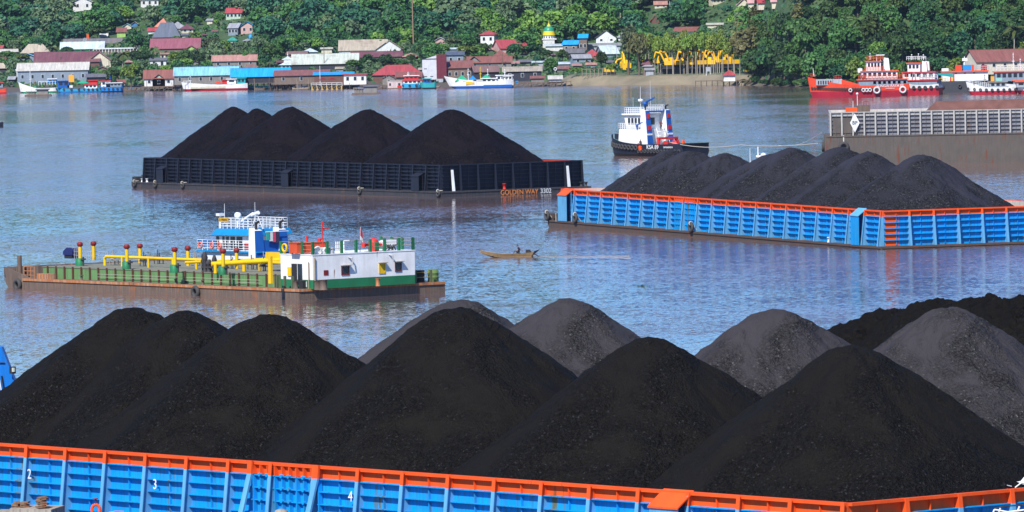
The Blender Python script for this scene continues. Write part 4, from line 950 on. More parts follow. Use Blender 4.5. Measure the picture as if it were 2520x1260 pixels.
# stern deck posts and drums
me = MB().box(-.1, .1, -.1, .1, 0, 1.15).mesh('deck_post', paint('mossy_post', (.10, .14, .07), .7, .6, .4))
for i in range(8): link('deck_post', me, e7, (-.35, 1.0+i*1.75+1.9, dz7))
for i in range(3): link('deck_post', me, e7, (-1.5-i*1.2, .35, dz7))
w = MB()
for z in (.5, .95): w.tube((-.35, 3, dz7+z), (-.35, 15, dz7+z), .02, n=4)
w.build('rail_wire', yellow, e7)
for px, py, r, h, m_, nm in ((720, 716, .35, .8, ruststeel, 'mooring_bitt'), (745, 716, .42, .9, ruststeel, 'mooring_bitt'), (700, 712, .3, .7, ruststeel, 'mooring_bitt'), (930, 704, .25, .7, rimrust, 'mooring_bitt')):
    p = L7p(px, py, dz7); mb = MB(); mb.lathe((p.x, min(max(p.y, .6), 15), dz7), [(r, 0), (r*.85, .1), (r*.85, h*.85), (r*1.1, h)], 10); mb.build(nm, m_, e7)
for px, lb, r, h, m_ in ((1064, 'mossy green drum at the far right corner of the tank barge', .5, 1.15, paint('mossy_drum', (.13, .22, .06), .6, .6, .3)), (1031, 'black drum beside the right end of the white barge house', .45, 1.1, black)):
    for k in range(300):
        y = k*.06; P = B7.M @ Vector((-1.3, y, dz7))
        if 1260+F*P.x/P.y > px: break
    t = thing('drum', lb, 'drum', P, -A7); mb = MB(); mb.lathe((0, 0, 0), [(r, 0), (r, h*.33), (r*1.04, h*.35), (r, h*.37), (r, h*.66), (r*1.04, h*.68), (r, h*.7), (r, h), (r*.9, h+.01)], 14); mb.build('drum_body', m_, t)
t = thing('cargo_net', 'black crate of gear standing on the stern deck under the white house corner', 'crate', B7.M @ Vector((-.9, 1.7, dz7)), -A7)
mb = MB(); mb.box(-.3, .3, -.9, .9, 0, .75); mb.build('crate', black, t)
mb = MB()
for k in range(4): mb.box(.3, .34, -.5+.2*k, -.42+.2*k, .15+.05*(k % 2), .65)
mb.build('white_lettering', wpaint, t)
# --- blue white tug behind the oil barge ---------------------------
def tug2():
    P = B7.M @ Vector((-36.5, 20.6, 0)); P.z = 0
    sky = paint('sky_blue_paint', (.01, .25, .55), .45, .25)
    e = thing('tugboat', 'white tugboat with bright blue wheelhouse roof moored behind the green tank barge', 'tugboat', P, math.pi-A7)
    L, Bm = 15, 5.6
    hull, dk, at = loft(L, Bm, 1.5, 1.3, .1, band=.4, bul=.6, stern=.85); hull.build('hull', [navy, navy], e); dk.build('deck', greend, e)
    def X(px): # local x on port side for a column
        lo_, hi_ = -12, 12; M = e.matrix_world
        for _ in range(40):
            m = (lo_+hi_)/2; Q = M @ Vector((m, 2.2, 3)); u = 1260+F*Q.x/Q.y
            if u > px: lo_ = m
            else: hi_ = m
        return (lo_+hi_)/2
    bpy.context.view_layer.update()
    def Zp(px, py): Q = e.matrix_world @ Vector((X(px), 2.2, 3)); return D(px, py, Q.y).z
    d0 = Zp(560, 620)
    block(X(632), X(508), 2.3, .9, d0).build('deckhouse', steel if False else wpaint, e)
    mb = MB(); mb.box(X(640), X(492), -2.6, 2.6, d0, d0+.13); mb.build('bridge_deck', sky, e)
    zr = Zp(560, 577); wh = block(X(618), X(535), 2.2, d0+.13, zr, front=.35).build('wheelhouse', wpaint, e)
    zw0, zw1 = zr-1.45, zr-.2
    for a_, b_ in ((533, 540), (548, 553), (557, 564), (568, 579), (583, 597)):
        mb = MB(); mb.box(X(b_), X(a_), 2.19, 2.23, zw0 if a_ != 548 else d0+.2, zw1); mb.build('window' if a_ != 548 else 'door', glass, wh)
    mb = MB()
    mb.box(X(617), X(603), 2.2, 2.26, d0+.3, zw0+.7); mb.build('red_locker', redp, wh)
    mb = MB(); x0_, x1_ = X(622), X(528); mb.hexa([(x0_, -2.6, zr-.05), (x1_, -2.6, zr-.05), (x1_, 2.6, zr-.05), (x0_, 2.6, zr-.05)], [(x0_+.1, -2.3, zr+.55), (x1_-.5, -2.3, zr+.55), (x1_-.5, 2.3, zr+.55), (x0_+.1, 2.3, zr+.55)]); mb.build('roof', sky, wh)
    zt_ = zr+.55; mb = MB(); rail(mb, [(x0_+.2, 2.1, zt_), (x1_-.7, 2.1, zt_), (x1_-.7, -2.1, zt_), (x0_+.2, -2.1, zt_), (x0_+.2, 2.1, zt_)], 1.0, 4, .04, .7); mb.build('railing', wpaint, wh)
    xs = X(548); mb = MB(); mb.box(X(563), X(540), 2.14, 2.2, zt_+.65, zt_+1.05); sg = mb.build('name_board', flat('amber_board', (.75, .42, .02)), wh)
    text_obj('board_letters', 'L.O PERFECT', .34, black, sg, wallM(((X(563)+X(540))/2, 2.215, zt_+.85), (0, 1, 0)))
    for px_, h in ((542, 2.4), (575, 1.6), (617, 2.6)): mast(wh, (X(px_), 1.6, zt_), h, wpaint, False, 'antenna', .03)
    mb = MB(); mb.lathe((X(566), 1.2, zt_+1.2), [(.1, -.25), (.36, -.18), (.36, .18), (.1, .25)], 12, axis='y'); mb.tube((X(566), 1.2, zt_), (X(566), 1.2, zt_+1), .1); mb.build('searchlight', wpaint, wh)
    mb = MB(); mb.tube((X(531), 1.6, zt_), (X(531), 1.6, zt_+1.2), .12); mb.box(X(531)-.3, X(531)+.3, 1.3, 1.9, zt_+1.2, zt_+1.45); mb.build('radar', wpaint, wh)
    mb = MB(); mb.tube((X(576), 1.2, zt_+.7), (X(608), 1.4, zt_+1.5), .15); mb.tube((X(606), 1.4, zt_+1.3), (X(621), 1.4, zt_+1.6), .2)
    for k in (-.4, .4): mb.tube((X(617), 1.4, zt_+1.5), (X(617)+k, 1.4+k, zt_), .05)
    mb.build('fire_monitor', wpaint, wh)
    mb = MB(); rail(mb, [(X(632), 2.5, d0+.13), (X(492), 2.5, d0+.13), (X(492), -2.5, d0+.13)], 1.0, 4, .035, .9); mb.build('railing', wpaint, e)
    mb = MB(); mb.box(X(492)-.1, X(492)+.05, -.6, 2.5, d0+.5, d0+1.15); mb.build('blue_dodger', sky, e)
    lifebuoys(e, [(X(501), 2.58, d0+.62), (X(529), 2.58, d0+.6), (X(548), 2.58, d0+.6)], flat('lifebuoy_orange', (.75, .18, .12)))
    xf = X(640); f1 = Zp(620, 566)
    for y in (2.1, -.75): funnel(e, xf, y, .9, f1+.2, 1.25, 1.3, wpaint, royal, .35)
    mb = MB(); mb.box(xf+.3, xf+.4, -1.3, 1.6, .9, d0+1.2); mb.build('blue_bulkhead', royal, e)
    mb = MB(); mb.tube((xf, 1.5, f1-.2), (xf, -1.2, f1-.2), .04); mb.build('clothes_line', wpaint, e)
    for k, (y, c) in enumerate(((1.2, (.02, .35, .28)), (.85, (.7, .7, .68)), (.45, (.6, .06, .12)), (.1, (.03, .03, .08)))):
        mb = MB(); mb.box(xf-.02, xf+.02, y-.22, y+.22, f1-1.0-.1*k, f1-.2); mb.build('hanging_laundry', flat('cloth%d' % k if False else 'laundry_'+str(k), c, .9), e)
    fenders(e, at, .05, .95, 12, .35, .8, side=1, follow=.3)
    return e
tug2()
# ---------------------------------------------------------------- small wooden boat with a seated person
P = G(1247, 633); hd = R(176)
e = thing('longtail_boat', 'long narrow wooden motor boat crossing the open water, bow raised to the left', 'boat', P, hd); e.location.z = 0
bw = MB(); n = 24; rows = []
for i in range(n+1):
    s = i/n; x = -2.75+5.5*s; b = .52*max(.04, math.sin(math.pi*min(1, (s*.88+.10)))**.7); zk = -.12+.62*max(0, (s-.55)/.45)**2.0; zs = .38+.42*max(0, (s-.5)/.5)**1.8+.12*max(0, (.2-s)/.2)
    rows.append([(x, b*.35, zk), (x, b*.8, zk+.16+(zs-zk)*.2), (x, b, zs), (x, b-.05, zs), (x, b*.7, zk+.12)])
for sg in (1, -1):
    for i in range(n):
        for j in range(4):
            q = [rows[i][j], rows[i+1][j], rows[i+1][j+1], rows[i][j+1]]; q = [(a, sg*b, c) for a, b, c in q]; bw.add(q, [(0, 1, 2, 3)], 1 if j == 2 else 0)
for i in range(n):
    for j in (0, 4):
        a, b = rows[i][j], rows[i+1][j]; bw.add([(a[0], -a[1], a[2]), (b[0], -b[1], b[2]), (b[0], b[1], b[2]), (a[0], a[1], a[2])], [(0, 1, 2, 3)], 0)
j = rows[0]; bw.add([(j[0][0], j[0][1], j[0][2]), (j[0][0], -j[0][1], j[0][2]), (j[2][0], -j[2][1], j[2][2]), (j[2][0], j[2][1], j[2][2])], [(0, 1, 2, 3)])
bw.build('hull', [paint('boat_wood', (.30, .20, .10), .6, .5), wpaint], e)
mb = MB(); mb.tube((2.65, 0, .78), (3.15, 0, .90), .05, .03); mb.build('bow_tip', black, e)
mb = MB(); mb.hexa([(-2.9, -.5, .25), (-2.6, -.5, .0), (-2.6, .5, .0), (-2.9, .5, .25)], [(-3.5, -.12, .78), (-2.9, -.5, .6), (-2.9, .5, .6), (-3.5, .12, .78)], 0); mb.build('stern_board', flat('black_board', (.02, .02, .025)), e)
mb = MB(); mb.box(-2.5, -2.0, -.2, .2, .35, .75); mb.tube((-2.4, 0, .6), (-3.4, .1, .0), .04); mb.build('engine', black, e)
for k in (-.9, .6, 1.5):
    mb = MB(); mb.box(k-.12, k+.12, -.42, .42, .22, .27); mb.build('thwart', woodl, e)
bpy.context.view_layer.update()
person('person', 'person in dark clothes sitting at the stern of the small wooden motor boat', e.matrix_world @ Vector((-1.35, 0, .26)), hd, pose(False), (.02, .025, .06), (.03, .03, .03), sc=1.12)
mw, nt, N, Lk, bs = nmat('foam'); v = coords(nt, (.35, 1.2, 1))
nn = noise(nt, v, 1.5, 5, .7); al = mth(nt, 'MULTIPLY', ramp(nt, nn, .42, .64), .8); bs.inputs['Base Color'].default_value = (.62, .55, .50, 1); bs.inputs['Roughness'].default_value = .8
Lk.new(al, bs.inputs['Alpha'])
def wake(pts, w0, w1, nm='wake'):
    mb = MB(); n = len(pts)
    for i in range(n-1):
        a, b = pts[i], pts[i+1]; wa, wb = w0+(w1-w0)*i/(n-1), w0+(w1-w0)*(i+1)/(n-1)
        mb.add([(a.x, a.y-wa, .006), (b.x, b.y-wb, .006), (b.x, b.y+wb, .006), (a.x, a.y+wa, .006)], [(0, 1, 2, 3)])
    tag(mb.build(nm, mw), kind='stuff')
wake([G(1315+i*9, 633-.1*i) for i in range(19)], .9, .5)
wake([G(1312+i*14, 631.5+i*.1) for i in range(18)], .5, 4.0)
# floating weed
mb = MB(); P = G(1578, 705)
for i in range(60):
    a = random.random()*6.3; r = random.random()*.8; mb.add([(r*math.cos(a), r*math.sin(a)*2, .02), (r*math.cos(a)+.15, r*math.sin(a)*2, .02+random.random()*.2), (r*math.cos(a)+.1, r*math.sin(a)*2+.15, .05)], [(0, 1, 2)])
o = mb.build('floating_weed', flat('weed', (.12, .22, .05)), None, P); tag(o, 'small clump of green water weed drifting in the open river', 'water weed')
# ---------------------------------------------------------------- foreground bits
def tug3():
    P = D(-46, 990, 382); P.z = 0
    e = thing('tugboat', 'blue tugboat cut by the left edge, only its slanted blue funnel side and lamp showing', 'tugboat', P, R(130))
    L, Bm = 16, 6; hull, dk, at = loft(L, Bm, 1.6, 1.2, .1, band=.4); hull.build('hull', [navy, navy], e); dk.build('deck', greend, e)
    block(-1.5, 5, 2.2, 1, 3.6).build('deckhouse', wpaint, e); block(.5, 4.2, 1.9, 3.6, 5.8).build('wheelhouse', wpaint, e)
    return e
e = tug3()
rb = paint('deep_blue_paint', (.006, .16, .55), .45, .35, .1, dirt=(.01, .06, .20))
Y = 380; mb = MB(); pts = [(-60, 855), (4, 855), (40, 948), (40, 1010), (-60, 1010)]
q = [D(x, y, Y) for x, y in pts]; bpy.context.view_layer.update()
inv = e.matrix_world.inverted()
vs = [inv @ p for p in q]+[inv @ (p+Vector((0, 1.4, 0))) for p in q]
mb.add(vs, [(0, 1, 2, 3, 4)[::-1], (5, 6, 7, 8, 9)]+[(i, (i+1) % 5, 5+(i+1) % 5, 5+i) for i in range(5)]); fn = mb.build('funnel', rb, e)
def seg(nm, m_, a, b, w, y=Y-.06, par=None, r=None):
    mb = MB(); A_, B_ = inv @ D(*a, y), inv @ D(*b, y); mb.tube(A_, B_, w, n=6); return mb.build(nm, m_, par or fn)
seg('funnel_seam', navy, (-40, 893), (12, 893), .03); seg('funnel_rib', navy, (4, 925), (10, 960), .05); seg('white_rod', wpaint, (-1, 935), (4, 965), .04)
p = inv @ D(31, 911, Y-.3); mb = MB(); mb.box(p.x-.14, p.x+.14, p.y-.14, p.y+.14, p.z-.2, p.z+.2); mb.build('floodlight', black, e)
p = inv @ D(33, 910, Y-.52); mb = MB(); mb.box(p.x-.09, p.x+.09, p.y-.05, p.y+.05, p.z-.12, p.z+.12); mb.build('lamp_glass', paint('lamp_glass', (.5, .52, .42), .2, 0), e)
# mooring block with piled timber, beside the nearest barge
def at_deck(px, py, Yd): return D(px, py, Yd)
P = D(84, 1262, 318); e = thing('concrete_block', 'weathered concrete block at the bottom left, carrying broken timber', 'block', P, -.25); z0 = -P.z
mb = MB(); mb.hexa([(-1.1, -.9, z0), (1.3, -.9, z0), (1.3, 1.0, z0), (-1.1, 1.0, z0)], [(-1.0, -.8, .28), (1.15, -.8, .22), (1.3, .9, .30), (-1.0, .9, .34)]); mb.box(-1.9, -1.05, -.7, .7, z0, .12); mb.build('block_body', concrete, e)
rw = random.Random(5)
def timber(lb, px, py, Yd, n, w, h):
    t = thing('timber_stack', lb, 'timber', D(px, py, Yd), .1); mb = MB(); z = 0
    for i in range(n):
        hh = h/n; dx = rw.uniform(-.1, .1)*w; a = rw.uniform(-.15, .15); ww = w*rw.uniform(.7, 1.05)
        M = Matrix.Translation((dx, 0, z+hh/2)) @ Matrix.Rotation(a, 4, 'Y') @ Matrix.Rotation(rw.uniform(-.4, .4), 4, 'Z')
        mb.box(-ww/2, ww/2, -.25, .25, -hh*.42, hh*.42, 0, M); z += hh
    mb.build('planks', paint('broken_wood', (.26, .16, .10), .9, .6, .4, dirt=(.08, .05, .04)), t)
timber('tall stack of broken brown timber on the concrete block', 103, 1250, 317.5, 7, .55, .56)
timber('low pile of broken timber left of the taller stack', 60, 1252, 318, 4, .5, .36)
timber('round grey stump of timber leftmost on the concrete block', 40, 1252, 318, 3, .4, .38)
e = thing('vent_pipe', 'orange gooseneck vent pipe with a hand wheel at the bottom left', 'vent pipe', D(237, 1300, 312), 0)
mb = MB(); r = .075; pts = [(-.19, 0, -.8), (-.19, 0, .95)]+[(-.19*math.cos(k*math.pi/8), 0, .95+.2*math.sin(k*math.pi/8)) for k in range(1, 8)]+[(.19, 0, .95), (.19, 0, -.8)]
mb.path(pts, r, 10); mb.build('pipe', orange, e)
mb = MB(); mb.tube((0, 0, 1.1), (0, 0, 1.42), .035); mb.lathe((0, 0, 1.40), [(.02, 0), (.13, .03), (.13, .06), (.02, .07)], 10); mb.build('hand_wheel', darkred, e)
mb = MB(); mb.path([(.24, 0, .62), (.55, 0, .72), (.95, 0, .80), (1.35, 0, .78)], .035); mb.path([(.22, 0, .56), (.6, 0, .68)], .06); mb.path([(.95, 0, .79), (.78, 0, .6), (.72, 0, .5)], .03); mb.build('lever', paint('salmon_paint', (.75, .14, .08), .5, .2), e)
t = thing('stone', 'pale rounded stone just showing at the bottom edge under the gate section', 'stone', D(692, 1268, 308), 0)
mb = MB(); mb.lathe((0, 0, 0), [(.3, 0), (.36, .1), (.3, .24), (.12, .3)], 9); mb.build('stone_body', concrete, t)
# white boat at lower right corner (mast tip and rail in view)
e = thing('patrol_boat', 'white boat at the lower right corner, only its rail and mast arm showing', 'boat', D(2560, 1330, 262), R(20)); e.location.z = 0
hull, dk, at = loft(11, 3.6, 1.4, .7); hull.build('hull', [wpaint, wpaint], e); dk.build('deck', deckgrey, e); block(-1.5, 2.5, 1.4, .8, 3.4).build('cabin', wpaint, e)
bpy.context.view_layer.update(); inv = e.matrix_world.inverted()
def tube_px(nm, m_, pts, r, Yd): mb = MB(); mb.path([inv @ D(x, y, Yd) for x, y in pts], r, 6); mb.build(nm, m_, e)
tube_px('roof_rail', wpaint, [(2444, 1262), (2447, 1254), (2480, 1260), (2560, 1250)], .035, 262); tube_px('roof_rail', wpaint, [(2458, 1262), (2462, 1250)], .035, 262.2); tube_px('roof_rail', wpaint, [(2503, 1262), (2509, 1246)], .04, 262.1)
tube_px('rail_cable', black, [(2446, 1252), (2470, 1246), (2530, 1242)], .03, 262.3)
tube_px('antenna_arm', wpaint, [(2498, 1200), (2512, 1189), (2540, 1182)], .03, 262); tube_px('antenna_arm', steel, [(2478, 1194), (2490, 1197)], .02, 262)
q = [inv @ D(x, y, 262) for x, y in ((2505, 1186), (2516, 1184), (2524, 1174), (2540, 1174), (2540, 1193), (2518, 1192))]; q2 = [p+Vector((0, .15, 0)) for p in q]
mb = MB(); mb.add(q+q2, [tuple(range(5, -1, -1)), tuple(range(6, 12))]+[(i, (i+1) % 6, 6+(i+1) % 6, 6+i) for i in range(6)]); mb.build('radar_housing', wpaint, e)
# ---------------------------------------------------------------- far bank: houses
HRECT = []
def proj(P):
    x, y, z = P[0], P[1], P[2]-H
    d = y*cP-z*sP; u = y*sP+z*cP; sx = F*x/d; sy = -F*u/d
    return 1260+sx*cR-sy*sR, 630+sy*cR+sx*sR
roofs = {
 'grey': (.30, .31, .33), 'tan': (.42, .36, .27), 'pale': (.52, .50, .44), 'palegreen': (.50, .54, .46), 'red': (.36, .06, .065), 'rust': (.24, .09, .07), 'brown': (.20, .12, .11), 'plum': (.16, .06, .075),
 'pinkbrown': (.42, .22, .18), 'magenta': (.28, .09, .115), 'blue': (.01, .33, .72), 'lightblue': (.22, .50, .66), 'slate': (.09, .11, .15), 'bluewhite': (.50, .60, .66), 'teal': (.04, .30, .22), 'orangered': (.55, .20, .12), 'white': (.70, .72, .72), 'darkgrey': (.14, .14, .15), 'pink': (.55, .30, .30)}
walls = {'white': (.72, .72, .70), 'cream': (.66, .60, .46), 'wood': (.20, .15, .12), 'greywood': (.24, .23, .21), 'dark': (.04, .045, .06), 'green': (.02, .28, .10), 'blue': (.06, .20, .42), 'pink': (.60, .38, .34), 'bluegrey': (.24, .30, .36), 'brown': (.17, .09, .07), 'tin': (.40, .43, .46), 'maroon': (.16, .03, .045), 'lime': (.35, .55, .15), 'palegreen': (.45, .60, .45), 'whitew': (.78, .79, .78)}
def RM(k): return roofm('roof_'+k, roofs[k])
def WM(k): return paint('wall_'+k, walls[k], .75, .5, .12)
YR = random.Random(21)
def house(px0, px1, yb, ye, yr, kind, rc, wc, label, yaw=0, dep=None, nw=0, stilts=0, door=False, Y=None, name='house', cat='house', gab=None, over=.45, windark=None, ps=None, extra=None):
    """px0..px1 eaves span, yb foot of wall, ye eave row, yr ridge row; kind side|gable|hip|shed|flat"""
    pc = (px0+px1)/2
    if stilts == 1 and Y is None: Y = float(shoreY(pc))-5
    if not yaw and not stilts and kind in ('side', 'hip') and px1-px0 < 100: yaw = YR.uniform(-15, 15)
    if Y is None: P = TG(pc, yb)
    else: P = D(pc, yb, Y)
    HRECT.append((px0, px1, yr, yb, P.y))
    s = F/P.y; w = (px1-px0)/s; h = max(.8, (yb-ye)/s); rh = max(.12, (ye-yr)/s)
    if dep is None: dep = max(4.0, min(14, rh*2.6 if kind != 'gable' else 9))
    c, sn = abs(math.cos(R(yaw))), abs(math.sin(R(yaw)))
    if yaw: w = max(3.0, (w-dep*sn)/max(.3, c))
    e = thing(name, label, cat, P+Vector((0, dep/2*.0, 0)), R(yaw))
    ww, wd = w-2*over, dep-2*over
    base = -1.2 if not stilts else 0
    mb = MB(); hx, hy = ww/2, wd/2
    y0 = 0
    mb.box(-hx, hx, y0, y0+wd, base, h, 0)
    if kind == 'gable': mb.prism([(-hx, h), (hx, h), (0, h+rh*hx/(w/2))], y0, y0+wd, 'y', 0)
    if kind == 'side': mb.prism([(y0, h), (y0+wd, h), (y0+wd/2, h+rh*hy/(dep/2))], -hx, hx, 'x', 0)
    wl = mb.build('wall', WM(wc), e)
    X, Y0, Y1, t = w/2, -over, dep-over, .10
    ym = (Y0+Y1)/2; mb = MB(); z0 = h-.03
    if kind == 'side':
        for a, b in ((Y0, ym), (Y1, ym)):
            mb.hexa([(-X, a, z0), (X, a, z0), (X, b, z0+rh), (-X, b, z0+rh)] if a < b else [(X, a, z0), (-X, a, z0), (-X, b, z0+rh), (X, b, z0+rh)],
                    [(-X, a, z0+t), (X, a, z0+t), (X, b, z0+rh+t), (-X, b, z0+rh+t)] if a < b else [(X, a, z0+t), (-X, a, z0+t), (-X, b, z0+rh+t), (X, b, z0+rh+t)])
        mb.box(-X, X, ym-.15, ym+.15, z0+rh+t-.02, z0+rh+t+.06)
    elif kind == 'gable':
        for sg in (-1, 1):
            p = [(sg*X, Y0, z0), (sg*X, Y1, z0), (0, Y1, z0+rh), (0, Y0, z0+rh)]
            if sg > 0: p = p[::-1]; p = [p[3], p[0], p[1], p[2]][::1]
            mb.hexa(p, [(a, b, c_+t) for a, b, c_ in p])
    elif kind == 'hip':
        r = min(X*.55, dep*.45) if X > dep*.5 else X*.98
        k = [(-X, Y0, z0), (X, Y0, z0), (X, Y1, z0), (-X, Y1, z0), (-X+r, ym, z0+rh), (X-r, ym, z0+rh)]
        mb.add(k, [(0, 1, 5, 4), (1, 2, 5), (2, 3, 4, 5), (3, 0, 4), (3, 2, 1, 0)])
        mb.box(-X, X, Y0, Y0+.04, z0-.12, z0)
    elif kind == 'shed': mb.hexa([(-X, Y0, z0), (X, Y0, z0), (X, Y1, z0+rh), (-X, Y1, z0+rh)], [(-X, Y0, z0+t), (X, Y0, z0+t), (X, Y1, z0+rh+t), (-X, Y1, z0+rh+t)])
    else: mb.box(-X, X, Y0, Y1, z0, z0+rh)
    mb.build('roof', RM(rc), e)
    if nw:
        wz, wh_ = h*.42, min(1.2, h*.4); fw = ww/nw
        f = MB(); f.box(-.5, .5, -.05, 0, -.06, wh_+.06); fm = f.mesh('window', WM('white')); g = MB(); g.box(-.40, .40, -.08, -.045, .02, wh_-.02); gm = g.mesh('pane', windark or glass)
        for i in range(nw):
            if door and i == nw//2:
                d_ = MB(); xx = -hx+fw*(i+.5); d_.box(xx-.45, xx+.45, -.06, 0, 0, min(2, h*.8)); d_.build('door', glass, wl); continue
            o = link('window', fm, e, (-hx+fw*(i+.5), 0, wz)); link('pane', gm, o)
    if stilts:
        zz = -(P.z+1.0) if stilts == 1 else -stilts; me = MB().tube((0, 0, zz), (0, 0, .05), .11, n=5).mesh('stilt', wood)
        n = max(3, int(w/1.9))
        for i in range(n):
            for y in (.0, wd*.5): link('stilt', me, e, (-hx+ww*i/(n-1), y, 0))
        f = MB(); f.box(-X-.2, X+.2, Y0-.6, wd, -.16, 0); 
        for i in range(n-1):
            if i % 2 == 0: f.tube((-hx+ww*i/(n-1), -.1, zz*.7), (-hx+ww*(i+1)/(n-1), -.1, -.2), .06, n=4)
        f.build('floor_deck', wood, e)
    if extra: extra(e, w, h, rh, dep, s)
    return e
YR = random.Random(21)
HG = 'houses of the riverside village'
# far left block
house(-20, 18, 183, 168, 155, 'hip', 'tan', 'dark', 'grey hip roofed house cut by the left edge near the red boat', stilts=2)
house(-14, 10, 130, 119, 112, 'side', 'red', 'white', 'tiny red roofed hut at the left edge above the grey hip roof', dep=5)
house(-5, 48, 134, 131, 124, 'side', 'pale', 'wood', 'low dusty grey roof at the left edge between tree crowns', dep=7)
house(48, 128, 142, 130, 108, 'hip', 'tan', 'blue', 'tan hip roofed house with a blue wall left of the coconut palm')
house(40, 96, 152, 144, 132, 'gable', 'lightblue', 'bluegrey', 'small bright blue gable below the tan hip roof', dep=7)
house(147, 258, 131, 121, 103, 'side', 'bluewhite', 'green', 'long pale roofed hall with green wall behind the lattice tower', yaw=0, nw=5)
house(228, 262, 118, 116, 104, 'gable', 'slate', 'blue', 'dark blue gable end joined to the pale roofed hall', dep=6)
house(155, 310, 113, 111, 98, 'side', 'darkgrey', 'wood', 'long dark grey roof behind the pale roofed hall')
def pillars(e, w, h, rh, dep, s):
    mb = MB()
    for i in range(15): mb.box(-w/2+w*i/14-.12, -w/2+w*i/14+.12, -.35, -.1, 0, h)
    mb.build('pillar_row', WM('white'), e)
house(230, 336, 134, 121, 118, 'flat', 'white', 'wood', 'unfinished white pillared building right of the pale hall', dep=6, extra=pillars)
house(82, 248, 168, 154, 128, 'side', 'plum', 'brown', 'long plum brown roof behind the pale corrugated hall', dep=13)
house(214, 276, 166, 152, 128, 'gable', 'pinkbrown', 'cream', 'big cream gable end beside the plum brown roof', dep=8, nw=0)
house(40, 220, 205, 174, 155, 'side', 'pale', 'bluegrey', 'wide corrugated boat hall on the waterfront at the far left', dep=12, nw=7, stilts=2)
house(38, 66, 193, 173, 171, 'flat', 'white', 'whitew', 'white ribbed panel box in front of the wide boat hall', dep=3)
house(210, 262, 205, 190, 182, 'shed', 'darkgrey', 'dark', 'dark shed between the boat hall and the small red boats', dep=5)
house(262, 300, 195, 183, 176, 'shed', 'rust', 'wood', 'small rusty shed behind the blue and white boats', dep=5)
# second line left of centre
house(374, 446, 97, 94, 58, 'hip', 'slate', 'bluegrey', 'steep slate pyramid roof above the long magenta roof', dep=9)
house(368, 494, 130, 120, 95, 'side', 'magenta', 'wood', 'long dull magenta roof in the upper left village', dep=13)
house(455, 486, 128, 122, 112, 'gable', 'rust', 'lime', 'tiny gabled house with green trim at the right end of the magenta roof', dep=5)
house(376, 420, 72, 66, 45, 'hip', 'orangered', 'white', 'orange roofed house left of the long grey roof on the slope', dep=8, nw=2)
house(414, 466, 76, 70, 53, 'hip', 'grey', 'cream', 'grey brown roofed house between the orange and plum roofs', dep=9, nw=2)
house(442, 482, 82, 71, 59, 'hip', 'plum', 'cream', 'plum roofed cream house right of the slate pyramid', dep=7, nw=2)
house(362, 392, 82, 78, 70, 'side', 'red', 'white', 'small red roof tucked left of the slate pyramid', dep=5)
house(285, 312, 93, 80, 69, 'shed', 'rust', 'lime', 'small hut with lime green wall in the trees left of the slate pyramid', dep=5)
house(300, 326, 72, 69, 60, 'gable', 'lightblue', 'cream', 'light blue gabled hut above the lime green hut', dep=6)
house(322, 342, 66, 63, 56, 'gable', 'tan', 'blue', 'tiny tan gabled hut beside the light blue gable', dep=5)
house(244, 266, 96, 92, 84, 'shed', 'white', 'brown', 'hut with a slanting white roof sheet left of the lime green hut', dep=4)
house(392, 418, 146, 134, 130, 'flat', 'pinkbrown', 'cream', 'small cream box house below the magenta roof', dep=4, nw=2)
house(366, 412, 162, 149, 143, 'shed', 'darkgrey', 'white', 'white walled shed with a dark flat roof below the magenta roof', dep=5, nw=2, door=True)
house(352, 430, 212, 194, 172, 'side', 'rust', 'white', 'rust red roofed house on stilts near the left waterfront trees', dep=8, nw=3, stilts=1)
house(372, 410, 213, 197, 183, 'gable', 'brown', 'palegreen', 'pale green gabled hut standing in front of the rust red roof', dep=4, nw=1, stilts=1)
house(426, 588, 207, 186, 165, 'side', 'lightblue', 'greywood', 'long light blue roofed warehouse on stilts above the long striped boat', dep=10, nw=6, stilts=1, yaw=0)
house(520, 634, 167, 151, 136, 'side', 'pinkbrown', 'greywood', 'pinkish brown roofed house above the light blue warehouse', dep=9, nw=4)
house(598, 640, 172, 167, 156, 'hip', 'brown', 'brown', 'low brown roof beside the pinkish brown house', dep=6)
house(566, 716, 204, 189, 168, 'side', 'blue', 'dark', 'vivid blue roofed building on stilts beside the red planked hall', dep=10, nw=0, stilts=1)
house(600, 640, 206, 201, 192, 'shed', 'tan', 'dark', 'small tan awning under the right end of the vivid blue roof', dep=3)
house(672, 812, 206, 186, 173, 'shed', 'rust', 'wood', 'long plank walled hall with dark red roof on stilts', dep=9, nw=3, stilts=1)
# hill houses on the left
house(177, 229, 27, 6, -6, 'gable', 'bluewhite', 'white', 'white house with two small windows on the wooded slope at the top left', dep=8, nw=2)
house(344, 393, 18, 0, -6, 'flat', 'white', 'white', 'white house cut by the top edge above the village', dep=7, nw=3)
house(550, 600, 48, 33, 20, 'side', 'red', 'palegreen', 'red roofed pale green house alone on the wooded slope', dep=7, nw=4)
house(553, 594, 88, 70, 58, 'side', 'grey', 'bluegrey', 'grey roofed house joined to the blue roofed one on the slope', dep=7, nw=3)
house(590, 628, 84, 66, 54, 'gable', 'blue', 'pink', 'small gabled house with a blue roof on the slope', dep=8, nw=2)
house(556, 586, 105, 100, 91, 'hip', 'teal', 'white', 'small teal green roof below the blue gabled house', dep=6)
house(596, 622, 106, 101, 96, 'hip', 'grey', 'wood', 'small grey roof right of the teal green one', dep=6)
house(508, 524, 60, 51, 47, 'side', 'grey', 'cream', 'tiny hut beside the bare earth path on the slope', dep=4)
